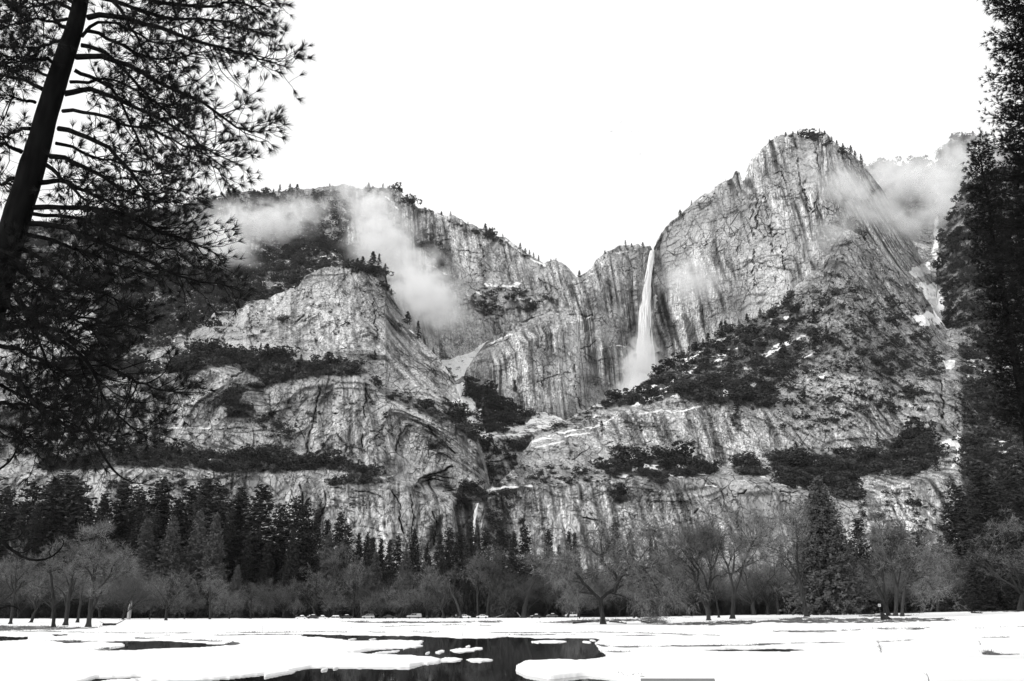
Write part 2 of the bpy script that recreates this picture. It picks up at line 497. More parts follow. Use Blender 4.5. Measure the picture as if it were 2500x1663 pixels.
BODIES['A'] = dict(
    label="massive pale granite buttress with two wooded ledges at left", step=2.5, rough=1.0, rows=[
        [(-300, 950, 1700), (-100, 925, 1700), (0, 905, 1700), (200, 885, 1710), (300, 855, 1720), (400, 825, 1740), (446, 804, 1740), (504, 789, 1730), (521, 763, 1730), (568, 761, 1720), (593, 750, 1710),
         (600, 736, 1700), (650, 729, 1700), (686, 714, 1700), (729, 700, 1700), (743, 675, 1710), (771, 661, 1710), (793, 652, 1710), (843, 649, 1710), (900, 646, 1700),
         (929, 650, 1690), (941, 662, 1680), (946, 690, 1675), (955, 718, 1670), (971, 746, 1660), (989, 779, 1650), (1004, 807, 1640), (1029, 832, 1620), (1050, 854, 1600),
         (1071, 875, 1580), (1093, 904, 1560), (1111, 936, 1540), (1122, 962, 1520), (1130, 988, 1500), (1142, 1028, 1480), (1160, 1056, 1460), (1170, 1080, 1440), (1180, 1110, 1420),
         (1190, 1150, 1410), (1197, 1194, 1400)],
        [(-300, 1000, 1500), (200, 930, 1500), (400, 890, 1500), (525, 850, 1520), (629, 868, 1520), (704, 864, 1520), (846, 880, 1510), (900, 915, 1500), (946, 954, 1490),
         (1043, 986, 1480), (1096, 1014, 1470), (1164, 1066, 1430), (1186, 1142, 1398), (1197, 1196, 1392)],
        [(-300, 1040, 1420), (200, 970, 1420), (400, 915, 1430), (470, 912, 1430), (560, 900, 1430), (640, 950, 1430), (714, 930, 1430), (800, 918, 1425), (870, 916, 1420),
         (929, 957, 1420), (1007, 1000, 1415), (1096, 1043, 1405), (1164, 1084, 1395), (1186, 1152, 1385), (1197, 1200, 1380)],
        [(-300, 1130, 1370), (150, 1110, 1370), (400, 1110, 1370), (500, 1104, 1370), (664, 1096, 1370), (814, 1121, 1360), (918, 1140, 1350), (986, 1165, 1345), (1100, 1197, 1340), (1197, 1218, 1335)],
        [(-300, 1190, 1290), (150, 1160, 1290), (471, 1143, 1300), (543, 1157, 1300), (679, 1157, 1300), (804, 1175, 1300), (986, 1183, 1310), (1100, 1212, 1315), (1197, 1234, 1315)],
        [(-300, 1505, 1190), (600, 1505, 1220), (1197, 1505, 1230)]])

# plants, snow, stains and painted shade where the photograph shows them: (bodies, polygon, amount)
VEG = [
    ('B', [(480, 500), (560, 474), (680, 470), (850, 454), (980, 466), (1060, 520), (1180, 566), (1330, 650), (1330, 660), (1180, 580), (1050, 530), (970, 486), (850, 468), (680, 482), (560, 490), (480, 510)], .32),
    ('D', [(1690, 488), (1790, 430), (1890, 334), (2006, 318), (2110, 398), (2110, 410), (2000, 334), (1890, 350), (1790, 446), (1700, 496)], .16),
    ('A', [(150, 880), (300, 885), (400, 889), (446, 861), (525, 848), (571, 852), (629, 868), (704, 857), (716, 879), (786, 878), (846, 880), (879, 894), (902, 918), (864, 915), (775, 920), (714, 929),
           (668, 941), (629, 956), (614, 943), (650, 925), (600, 916), (571, 896), (507, 898), (461, 913), (400, 913), (150, 930)], 1.0),
    ('A', [(100, 1115), (400, 1112), (454, 1096), (500, 1104), (554, 1110), (600, 1104), (664, 1094), (721, 1112), (814, 1120), (864, 1135), (918, 1142), (918, 1158), (875, 1156), (757, 1148), (679, 1158),
           (621, 1161), (543, 1157), (471, 1143), (400, 1140), (100, 1150)], 0.95),
    ('A', [(796, 1169), (864, 1166), (936, 1177), (990, 1181), (986, 1184), (864, 1181), (804, 1188)], 0.9),
    ('A', [(550, 990), (554, 971), (579, 948), (596, 960), (588, 986), (623, 1000), (616, 1022), (550, 1020), (560, 1000)], 0.95),
    ('A', [(621, 1029), (679, 998), (698, 1029), (714, 1079), (724, 1111), (650, 1096)], 0.5),
    ('A', [(893, 919), (946, 950), (1043, 982), (1096, 1010), (1164, 1060), (1168, 1084), (1096, 1045), (1007, 1004), (929, 959)], 0.75),
    ('A', [(1086, 1012), (1100, 985), (1130, 1000), (1150, 1035), (1170, 1072), (1164, 1084), (1100, 1046)], 0.9),
    ('AHE', [(1118, 1196), (1132, 1180), (1175, 1186), (1184, 1212), (1136, 1216), (1112, 1245)], 1.0),
    ('A', [(150, 700), (480, 760), (520, 770), (430, 850), (300, 880), (100, 900)], 0.7),
    ('A', [(850, 648), (900, 644), (940, 655), (950, 700), (942, 720), (915, 680), (890, 662), (850, 668)], 0.9),
    ('A', [(780, 700), (1000, 800), (1100, 960), (1050, 985), (900, 880), (760, 780)], 0.055),
    ('A', [(430, 950), (1000, 980), (1150, 1100), (1000, 1110), (420, 1100)], 0.085),
    ('A', [(400, 780), (760, 700), (900, 860), (560, 850), (420, 880)], 0.075),
    ('A', [(-200, 920), (420, 920), (440, 1110), (-200, 1120)], 0.45),
    ('A', [(150, 1170), (560, 1160), (560, 1240), (150, 1260)], 0.25),
    ('B', [(430, 660), (560, 636), (690, 600), (757, 577), (805, 584), (850, 606), (884, 632), (935, 642), (960, 760), (793, 720), (650, 760), (590, 800), (440, 860), (240, 900), (240, 740)], 0.74),
    ('B', [(440, 500), (550, 478), (780, 470), (860, 500), (850, 600), (700, 590), (560, 630), (430, 650)], 0.34),
    ('B', [(-200, 560), (440, 510), (440, 680), (-200, 900)], 0.5),
    ('B', [(1154, 716), (1189, 703), (1279, 708), (1332, 736), (1300, 764), (1225, 782), (1166, 768)], 0.42),
    ('B', [(1030, 560), (1075, 600), (1110, 690), (1090, 700), (1045, 640), (1010, 590)], 0.5),
    ('B', [(1085, 905), (1100, 905), (1118, 960), (1080, 960)], 0.4),
    ('H', [(1150, 985), (1140, 918), (1180, 945), (1230, 975), (1286, 1001), (1320, 1022), (1300, 1038), (1240, 1050), (1196, 1070), (1180, 1030)], 1.0),
    ('H', [(1170, 1075), (1290, 1062), (1300, 1100), (1180, 1140)], 0.45),
    ('H', [(1180, 1140), (1260, 1110), (1250, 1160), (1195, 1200)], 0.6),
    ('E', [(1440, 1003), (1457, 984), (1521, 963), (1560, 945), (1582, 928), (1640, 930), (1700, 930), (1780, 920), (1880, 930), (1880, 996), (1840, 1006), (1800, 985), (1740, 990), (1650, 968), (1560, 990)], 1.0),
    ('E', [(1582, 924), (1671, 863), (1779, 802), (1879, 752), (1930, 712), (1950, 760), (1960, 860), (1900, 940), (1780, 930), (1640, 935)], 0.72),
    ('E', [(1930, 740), (2090, 700), (2260, 740), (2290, 900), (2260, 1000), (2000, 1050), (1880, 1000), (1900, 930)], 0.36),
    ('E', [(2000, 650), (2070, 565), (2160, 640), (2260, 740), (1930, 745)], 0.1),
    ('E', [(2064, 850), (2150, 835), (2230, 840), (2281, 900), (2270, 925), (2160, 930), (2080, 915)], 0.62),
    ('E', [(1900, 990), (2100, 960), (2130, 1050), (2010, 1060), (1900, 1050)], 0.35),
    ('E', [(1464, 1143), (1500, 1112), (1518, 1104), (1557, 1109), (1600, 1106), (1661, 1114), (1732, 1139), (1754, 1150), (1714, 1166), (1643, 1164), (1607, 1177), (1557, 1164), (1511, 1171)], 1.0),
    ('E', [(1781, 1141), (1800, 1124), (1831, 1119), (1874, 1144), (1874, 1166), (1803, 1162)], 1.0),
    ('E', [(1867, 1117), (1896, 1104), (1931, 1110), (1981, 1106), (2089, 1114), (2106, 1099), (2189, 1089), (2217, 1065), (2267, 1065), (2292, 1092), (2292, 1121), (2217, 1171), (2167, 1164),
           (2124, 1156), (2089, 1167), (2085, 1221), (2046, 1223), (2017, 1189), (1964, 1196), (1906, 1185), (1899, 1156)], 1.0),
    ('E', [(2346, 1092), (2400, 1085), (2440, 1120), (2420, 1150), (2350, 1150)], 1.0),
    ('E', [(2340, 850), (2760, 850), (2760, 1430), (2350, 1430), (2345, 1200), (2350, 1000)], 0.75),
    ('E', [(2090, 1215), (2320, 1180), (2320, 1400), (2100, 1400)], 0.22),
    ('E', [(1229, 1164), (1286, 1136), (1357, 1141), (1461, 1148), (1514, 1173), (1429, 1184), (1250, 1186), (1195, 1200)], 0.5),
    ('E', [(1183, 1200), (1240, 1190), (1255, 1330), (1183, 1330)], 0.5),
    ('E', [(1300, 1060), (1460, 1000), (1760, 990), (1760, 1100), (1400, 1130)], 0.06),
    ('E', [(1260, 1190), (1900, 1190), (1900, 1340), (1260, 1340)], 0.02),
    ('E', [(1486, 1200), (1524, 1196), (1526, 1228), (1500, 1232)], 0.9),
    ('E', [(1784, 1010), (1815, 1010), (1812, 1050), (1796, 1056)], 0.9),
    ('E', [(1480, 960), (1380, 1030), (1300, 1056), (1300, 1068), (1400, 1040), (1500, 996)], 0.6),
    ('D', [(2000, 560), (2080, 540), (2140, 640), (2040, 640)], 0.2),
    ('D', [(1900, 330), (2040, 340), (2110, 400), (2060, 400), (1990, 350), (1900, 350)], 0.12),
    ('F', [(2080, 390), (2300, 400), (2300, 560), (2190, 560), (2080, 480)], 0.45),
    ('F', [(2290, 330), (2700, 350), (2700, 560), (2300, 560)], 0.5),
    ('G', [(2280, 380), (2800, 380), (2800, 1000), (2280, 1000)], 0.5),
]
SNOW = [
    ('B', [(1070, 890), (1082, 879), (1100, 876), (1130, 864), (1160, 852), (1172, 840), (1196, 830), (1186, 850), (1162, 876), (1140, 905), (1135, 940), (1112, 930), (1100, 900), (1078, 900)], 1.0),
    ('AH', [(1098, 972), (1122, 978), (1110, 940), (1130, 930), (1140, 962), (1152, 972), (1166, 996), (1180, 1018), (1196, 1066), (1180, 1076), (1156, 1040), (1134, 1012), (1106, 1000)], 1.0),
    ('H', [(1292, 1008), (1330, 1004), (1390, 1026), (1340, 1045), (1300, 1058), (1250, 1056), (1225, 1046), (1290, 1030)], 0.75),
    ('A', [(706, 869), (740, 866), (786, 869), (816, 877), (790, 884), (745, 884), (711, 883)], 0.75),
    ('A', [(918, 1157), (934, 1163), (971, 1156), (960, 1164), (941, 1172), (926, 1166)], 1.0),
    ('E', [(1893, 742), (1912, 727), (1904, 744), (1896, 750)], 1.0),
    ('E', [(1904, 772), (1926, 764), (1920, 776), (1908, 780)], 1.0),
    ('E', [(1899, 804), (1930, 787), (1922, 800), (1905, 810)], 0.9),
    ('E', [(1844, 874), (1889, 846), (1939, 824), (1981, 810), (1970, 822), (1946, 836), (1900, 858), (1862, 874)], 0.8),
    ('E', [(1995, 918), (2014, 913), (2012, 924), (2003, 926)], 0.9),
    ('DEFG', [(2216, 662), (2240, 648), (2270, 640), (2274, 668), (2250, 678), (2230, 680)], 1.0),
    ('DEFG', [(2232, 692), (2262, 686), (2268, 704), (2238, 706)], 0.9),
    ('DEFG', [(2256, 700), (2280, 690), (2302, 712), (2308, 750), (2298, 786), (2268, 778), (2276, 755), (2256, 722)], 1.0),
    ('DEFG', [(2228, 772), (2262, 758), (2290, 772), (2300, 796), (2244, 794)], 1.0),
    ('DFG', [(2274, 622), (2280, 575), (2284, 520), (2292, 520), (2296, 560), (2290, 600), (2304, 655), (2290, 650)], 1.0),
    ('F', [(2284, 400), (2291, 400), (2290, 530), (2283, 530)], 0.7),
    ('EG', [(2304, 884), (2320, 874), (2336, 878), (2328, 902), (2308, 904)], 1.0),
    ('EG', [(2292, 1078), (2316, 1071), (2330, 1074), (2339, 1062), (2348, 1066), (2344, 1117), (2332, 1148), (2320, 1142), (2334, 1116), (2332, 1090), (2296, 1090)], 0.95),
    ('E', [(2318, 1330), (2344, 1280), (2358, 1310), (2336, 1334)], 1.0),
    ('E', [(2210, 1270), (2232, 1272), (2224, 1300), (2210, 1295)], 0.8),
]
SNOWLINES = [
    ('E', [(1300, 1079), (1360, 1060), (1400, 1050), (1450, 1043), (1500, 1020)], 5), ('E', [(1330, 1072), (1400, 1062), (1440, 1058)], 4), ('E', [(1310, 1092), (1380, 1076)], 4),
    ('E', [(1560, 1012), (1607, 1002), (1660, 1004), (1706, 992)], 4), ('E', [(1190, 1198), (1230, 1190), (1300, 1186)], 5), ('E', [(1186, 1206), (1204, 1192)], 5),
    ('C', [(1190, 842), (1230, 822), (1243, 815)], 4), ('C', [(1300, 772), (1340, 764), (1380, 770)], 4), ('C', [(1420, 782), (1450, 772), (1458, 768)], 5),
    ('C', [(1495, 618), (1530, 614), (1560, 607)], 5), ('C', [(1560, 634), (1580, 626), (1594, 620)], 4), ('C', [(1530, 846), (1500, 844), (1470, 850)], 4), ('C', [(1446, 668), (1470, 666)], 4),
    ('B', [(1190, 695), (1220, 700), (1250, 698), (1275, 690)], 7), ('B', [(1175, 720), (1160, 712)], 4), ('B', [(1240, 586), (1270, 612), (1300, 635), (1330, 648)], 5),
    ('B', [(1045, 645), (1070, 655), (1090, 672)], 4), ('B', [(1265, 728), (1300, 736)], 5), ('B', [(940, 480), (960, 495), (975, 512)], 4), ('B', [(1060, 520), (1085, 530)], 4),
    ('H', [(1193, 1069), (1240, 1062), (1280, 1060)], 5), ('A', [(400, 1047), (470, 1043), (515, 1048)], 4), ('A', [(992, 802), (1010, 815), (1024, 828)], 4),
    ('A', [(1050, 855), (1075, 880)], 4), ('D', [(1832, 398), (1848, 374)], 4), ('D', [(1811, 438), (1818, 426), (1824, 418)], 5), ('D', [(1700, 490), (1745, 460)], 3),
    ('E', [(1770, 1190), (1720, 1186)], 3), ('E', [(2105, 1166), (2090, 1168)], 4), ('E', [(1950, 880), (1990, 860)], 3),
]
# dark water stains, brushy rock, and painted shade of recesses and right-facing slopes: (bodies, polygon, strength)
STAIN_SHADE = [
    ('C', [(1500, 840), (1530, 740), (1565, 660), (1590, 630), (1600, 700), (1580, 860), (1530, 900)], 0.5),
    ('D', [(1590, 700), (1612, 690), (1640, 760), (1630, 860), (1600, 890), (1585, 860)], 0.5),
    ('C', [(1398, 892), (1420, 885), (1440, 900), (1436, 1000), (1408, 990)], 0.6), ('C', [(1430, 860), (1520, 830), (1540, 900), (1500, 970), (1440, 960)], 0.3),
    ('C', [(1322, 850), (1330, 850), (1330, 960), (1324, 960)], 0.6), ('C', [(1266, 925), (1290, 915), (1285, 945)], 0.4),
    ('D', [(1732, 540), (1752, 540), (1760, 650), (1740, 660)], 0.5), ('D', [(1800, 560), (1800, 640), (1806, 640), (1806, 560)], 0.5),
    ('D', [(1650, 530), (1700, 492), (1790, 436), (1800, 520), (1660, 560)], 0.3), ('D', [(1860, 380), (1900, 335), (1960, 350), (1920, 420), (1850, 450)], 0.25),
    ('D', [(1900, 560), (1960, 480), (1990, 500), (1980, 620)], 0.3), ('D', [(2010, 440), (2045, 420), (2050, 480), (2000, 500)], 0.3),
    ('E', [(2010, 665), (2036, 620), (2080, 612), (2130, 640), (2110, 660), (2060, 650), (2014, 690)], 0.6), ('E', [(1990, 690), (2016, 670), (2020, 700), (1960, 740)], 0.4),
    ('B', [(1168, 600), (1196, 600), (1204, 650), (1178, 690)], 0.55), ('B', [(1090, 570), (1120, 600), (1110, 640), (1085, 610)], 0.3), ('B', [(1176, 650), (1192, 650), (1192, 702), (1176, 702)], 0.6),
    ('B', [(570, 470), (860, 455), (870, 500), (560, 520)], 0.3), ('B', [(990, 490), (1050, 516), (1100, 560), (1050, 600), (1000, 560)], 0.3),
    ('A', [(880, 660), (942, 668), (960, 730), (1010, 830), (1000, 880), (930, 800), (890, 740)], 0.4), ('A', [(900, 740), (930, 780), (925, 880), (905, 860)], 0.35),
    ('A', [(1014, 1192), (1030, 1168), (1060, 1152), (1098, 1146), (1112, 1164), (1113, 1197), (1070, 1202)], 0.75),
    ('A', [(966, 1105), (978, 1062), (990, 1043), (1010, 1042), (1000, 1064), (985, 1085), (975, 1110)], 0.6),
    ('A', [(1030, 1045), (1052, 1040), (1086, 1078), (1112, 1106), (1104, 1112), (1070, 1092), (1040, 1082)], 0.65),
    ('A', [(1112, 1235), (1136, 1216), (1190, 1216), (1195, 1360), (1095, 1360)], 0.65), ('A', [(940, 1185), (975, 1200), (1000, 1340), (950, 1340), (960, 1260)], 0.45),
    ('A', [(735, 1190), (752, 1182), (760, 1200), (748, 1230), (738, 1250)], 0.65), ('A', [(790, 1180), (800, 1200), (796, 1240), (760, 1290), (780, 1230)], 0.55),
    ('A', [(1030, 1300), (1050, 1280), (1078, 1260), (1080, 1320), (1050, 1345), (1030, 1345)], 0.6), ('A', [(890, 940), (905, 940), (900, 1010), (888, 1020)], 0.5),
    ('A', [(770, 960), (790, 930), (800, 940), (780, 1000)], 0.4), ('A', [(745, 1100), (756, 1050), (768, 1000), (764, 1060), (752, 1110)], 0.4), ('A', [(650, 1190), (665, 1190), (640, 1250), (650, 1230)], 0.4),
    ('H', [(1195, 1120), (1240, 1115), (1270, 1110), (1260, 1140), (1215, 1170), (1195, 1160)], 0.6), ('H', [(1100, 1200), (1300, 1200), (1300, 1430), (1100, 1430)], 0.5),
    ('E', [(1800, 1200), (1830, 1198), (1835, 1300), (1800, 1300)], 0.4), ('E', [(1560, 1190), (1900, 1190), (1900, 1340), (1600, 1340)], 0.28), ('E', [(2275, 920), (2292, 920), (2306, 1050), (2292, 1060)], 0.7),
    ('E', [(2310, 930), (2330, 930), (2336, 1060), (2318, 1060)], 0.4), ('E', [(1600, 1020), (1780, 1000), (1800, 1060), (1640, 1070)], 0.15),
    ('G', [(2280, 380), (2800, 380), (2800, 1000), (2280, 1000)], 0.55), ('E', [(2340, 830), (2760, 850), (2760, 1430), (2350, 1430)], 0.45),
]
STAIN_SHADE += [('E', [(1930, 740), (1985, 660), (2050, 570), (2130, 610), (2260, 720), (2280, 860), (2160, 930), (1960, 900)], .48), ('E', [(1880, 760), (1930, 720), (1960, 880), (1880, 1000), (1560, 990), (1580, 930)], .42),
          ('E', [(1190, 1190), (1290, 1190), (1280, 1340), (1190, 1340)], .4), ('D', [(1600, 600), (1660, 530), (1700, 560), (1690, 640), (1610, 690)], .22), ('C', [(1340, 720), (1450, 660), (1590, 610), (1590, 700), (1500, 760), (1400, 760)], .3),
          ('C', [(1140, 900), (1200, 850), (1240, 840), (1200, 900), (1160, 940)], .35), ('D', [(1700, 640), (1730, 600), (1740, 820), (1700, 860)], .2), ('H', [(1180, 1070), (1300, 1060), (1280, 1200), (1190, 1200)], .35)]
PALE = [
    ('A', [(740, 720), (830, 700), (860, 800), (840, 870), (740, 850)], 0.3), ('A', [(680, 960), (800, 940), (770, 1080), (700, 1040)], 0.2), ('A', [(800, 1210), (940, 1200), (950, 1330), (800, 1330)], 0.2),
    ('A', [(480, 1010), (530, 1000), (528, 1030), (488, 1036)], 0.35), ('A', [(850, 930), (872, 930), (868, 990), (848, 980)], 0.3), ('A', [(980, 1100), (1060, 1090), (1090, 1150), (1000, 1160)], 0.15),
    ('C', [(1250, 900), (1400, 880), (1400, 1000), (1270, 1000)], 0.3), ('C', [(1320, 940), (1390, 920), (1400, 980), (1300, 990)], 0.2), ('D', [(1830, 640), (1920, 600), (1930, 720), (1820, 780)], 0.35),
    ('D', [(1870, 480), (1910, 480), (1930, 560), (1900, 560)], 0.3), ('D', [(1970, 370), (2030, 380), (2020, 440), (1980, 420)], 0.3), ('D', [(1660, 560), (1720, 560), (1700, 760), (1650, 800)], 0.15),
    ('B', [(1100, 560), (1160, 580), (1176, 690), (1120, 640)], 0.35), ('B', [(1196, 620), (1250, 640), (1260, 690), (1200, 690)], 0.35), ('E', [(1280, 1195), (1480, 1195), (1480, 1320), (1280, 1320)], 0.2),
    ('E', [(1505, 1220), (1540, 1220), (1560, 1330), (1490, 1330)], 0.3), ('E', [(2080, 1230), (2200, 1180), (2220, 1260), (2100, 1290)], 0.4), ('E', [(2200, 970), (2290, 930), (2290, 1060), (2190, 1060)], 0.3),
]
# open cracks and overhang edges (bodies, line, half width in photo pixels, depth m)
CRACKS = [
    ('A', [(1014, 1190), (1024, 1172), (1045, 1158), (1080, 1150), (1106, 1140)], 4, 14), ('A', [(1026, 1196), (1070, 1200), (1112, 1197)], 4, 12), ('A', [(1030, 1180), (1060, 1168), (1104, 1176)], 3, 10),
    ('A', [(1036, 1166), (1070, 1160), (1110, 1168)], 2.5, 8), ('A', [(968, 1104), (976, 1066), (990, 1042), (1012, 1040)], 4, 12), ('A', [(1046, 1040), (1060, 1062), (1086, 1080), (1108, 1106)], 5, 14),
    ('A', [(735, 1185), (742, 1215), (738, 1250), (752, 1225), (772, 1200)], 5, 18), ('A', [(738, 1262), (752, 1232), (770, 1215), (776, 1196)], 2.5, 10), ('A', [(725, 785), (745, 760), (770, 738), (776, 730)], 5, 10),
    ('A', [(812, 790), (830, 800), (860, 770)], 3, 8), ('A', [(894, 935), (890, 980), (888, 1040), (884, 1090)], 4, 12), ('A', [(780, 935), (776, 975), (768, 1010), (756, 1060), (746, 1105)], 4, 11),
    ('A', [(820, 1060), (836, 1080), (832, 1130)], 3, 9), ('A', [(1000, 1210), (1010, 1260), (1006, 1330)], 3, 10), ('A', [(960, 1200), (978, 1240), (985, 1300)], 4, 12), ('A', [(1060, 1250), (1068, 1290), (1062, 1330)], 3, 10),
    ('A', [(798, 1185), (796, 1230), (780, 1270), (760, 1300)], 5, 14), ('A', [(912, 730), (918, 800), (915, 880)], 3, 9), ('A', [(640, 870), (560, 930), (540, 990)], 3, 9), ('A', [(905, 1080), (925, 1050), (935, 1044)], 3, 9),
    ('A', [(1070, 965), (1085, 972), (1098, 985)], 3, 8), ('A', [(540, 870), (550, 800), (572, 770)], 4, 10), ('A', [(615, 730), (608, 780), (620, 830)], 3, 8), ('A', [(805, 1192), (850, 1195), (920, 1210), (940, 1218)], 3, 9),
    ('C', [(1325, 790), (1326, 850), (1327, 950)], 2.5, 8), ('C', [(1412, 855), (1440, 845), (1456, 834)], 3, 9), ('C', [(1460, 880), (1500, 878), (1530, 890), (1545, 905)], 3, 9), ('C', [(1310, 935), (1350, 918), (1390, 908)], 2.5, 8),
    ('C', [(1255, 930), (1270, 990), (1290, 1010)], 5, 14), ('C', [(1520, 666), (1550, 656), (1545, 652)], 3, 8), ('C', [(1190, 850), (1215, 840), (1240, 828)], 3, 7), ('C', [(1402, 890), (1404, 960), (1420, 1000)], 3, 8),
    ('C', [(1270, 790), (1340, 760), (1400, 770), (1450, 770)], 3, 7), ('C', [(1380, 700), (1420, 690), (1470, 672)], 2.5, 6), ('D', [(1598, 855), (1640, 846), (1640, 842)], 3, 9),
    ('D', [(1846, 470), (1850, 560), (1880, 590), (1895, 570)], 3, 10), ('D', [(1970, 420), (1965, 480), (1985, 520), (2000, 470)], 3, 10), ('D', [(1880, 430), (1910, 420), (1930, 470)], 2.5, 8),
    ('D', [(1865, 480), (1880, 540), (1885, 620)], 3, 9), ('D', [(1835, 480), (1838, 600), (1840, 700)], 3, 10), ('D', [(1752, 545), (1755, 650)], 3, 9), ('D', [(1905, 600), (1922, 700), (1920, 740)], 3, 10),
    ('D', [(1990, 360), (2000, 420), (2040, 500)], 3, 9), ('D', [(1940, 340), (1950, 420), (1975, 520)], 3, 9), ('D', [(2050, 470), (2080, 520), (2120, 600)], 4, 12), ('D', [(1860, 380), (1900, 400), (1940, 430)], 2, 6),
    ('E', [(2012, 690), (2014, 660), (2030, 625)], 3, 10), ('E', [(1541, 1087), (1580, 1085), (1590, 1078)], 3, 9), ('E', [(1420, 1262), (1445, 1266), (1462, 1272)], 4, 12), ('E', [(1690, 1256), (1715, 1232), (1750, 1217)], 4, 11),
    ('E', [(1801, 1290), (1800, 1206), (1820, 1198)], 4, 12), ('E', [(1566, 1290), (1600, 1298), (1608, 1310)], 4, 12), ('E', [(1280, 1200), (1275, 1250), (1268, 1310)], 4, 10), ('E', [(1520, 1070), (1510, 1100), (1500, 1112)], 3, 8),
    ('E', [(2296, 930), (2302, 1000), (2300, 1060)], 5, 16), ('E', [(2330, 960), (2340, 1050)], 3, 9), ('E', [(1660, 985), (1690, 982), (1710, 975)], 3, 8), ('E', [(1400, 1120), (1440, 1095), (1500, 1080)], 2.5, 7),
    ('E', [(1900, 1200), (1935, 1206), (1945, 1200)], 3, 8), ('H', [(1190, 1128), (1240, 1118), (1266, 1112)], 4, 14), ('H', [(1200, 1150), (1206, 1175)], 3, 8), ('B', [(1178, 600), (1182, 700)], 3, 10),
    ('B', [(1112, 612), (1150, 616), (1176, 614)], 2.5, 7), ('B', [(1316, 680), (1330, 700), (1345, 720)], 3, 10), ('B', [(1060, 560), (1075, 640), (1100, 690)], 3, 10), ('B', [(1232, 600), (1236, 640)], 2.5, 8),
]
# recesses pushed back into the rock: (bodies, polygon, metres)
RECESS = [('A', [(1116, 1224), (1136, 1219), (1230, 1212), (1230, 1420), (1090, 1420)], 26), ('A', [(1016, 1190), (1034, 1166), (1062, 1154), (1098, 1148), (1110, 1166), (1110, 1195), (1070, 1199)], 16),
          ('A', [(1032, 1340), (1050, 1290), (1080, 1262), (1082, 1345)], 12), ('E', [(1804, 1208), (1890, 1204), (1900, 1340), (1804, 1340)], 7), ('E', [(1570, 1296), (1606, 1308), (1606, 1350), (1570, 1350)], 8),
          ('A', [(976, 1110), (984, 1072), (1000, 1060), (1040, 1080), (1090, 1106), (1100, 1150), (1000, 1160)], 7)]


SHEAR = [('A', [(880, 640), (960, 640), (1200, 1000), (1220, 1200), (1080, 1060), (930, 930), (890, 800)], .62, 520), ('D', [(2035, 330), (2400, 330), (2400, 900), (2040, 900), (2010, 560)], .6, 780),
         ('F', [(2080, 540), (2300, 540), (2300, 760), (2080, 760)], .6, 900), ('A', [(380, 760), (560, 740), (560, 880), (380, 900)], -.7, 560), ('A', [(380, 930), (600, 960), (620, 1100), (380, 1120)], -.5, 420),
        ]
HORIZ = dict(A=.85, B=.6, C=.35, D=.3, E=.7, F=.6, G=.7, H=1.0)   # how much sideways jointing each body shows
STREAKY = dict(A=.55, B=.85, C=1.0, D=.95, E=.8, F=.6, G=.5, H=.9)


def smooth2(a, k):
    for ax in (0, 1):
        for _ in range(k):
            b = np.concatenate([a.take([0], ax), a, a.take([-1], ax)], ax)
            n = a.shape[ax]
            a = 0.5 * a + 0.25 * (b.take(range(0, n), ax) + b.take(range(2, n + 2), ax))
    return a


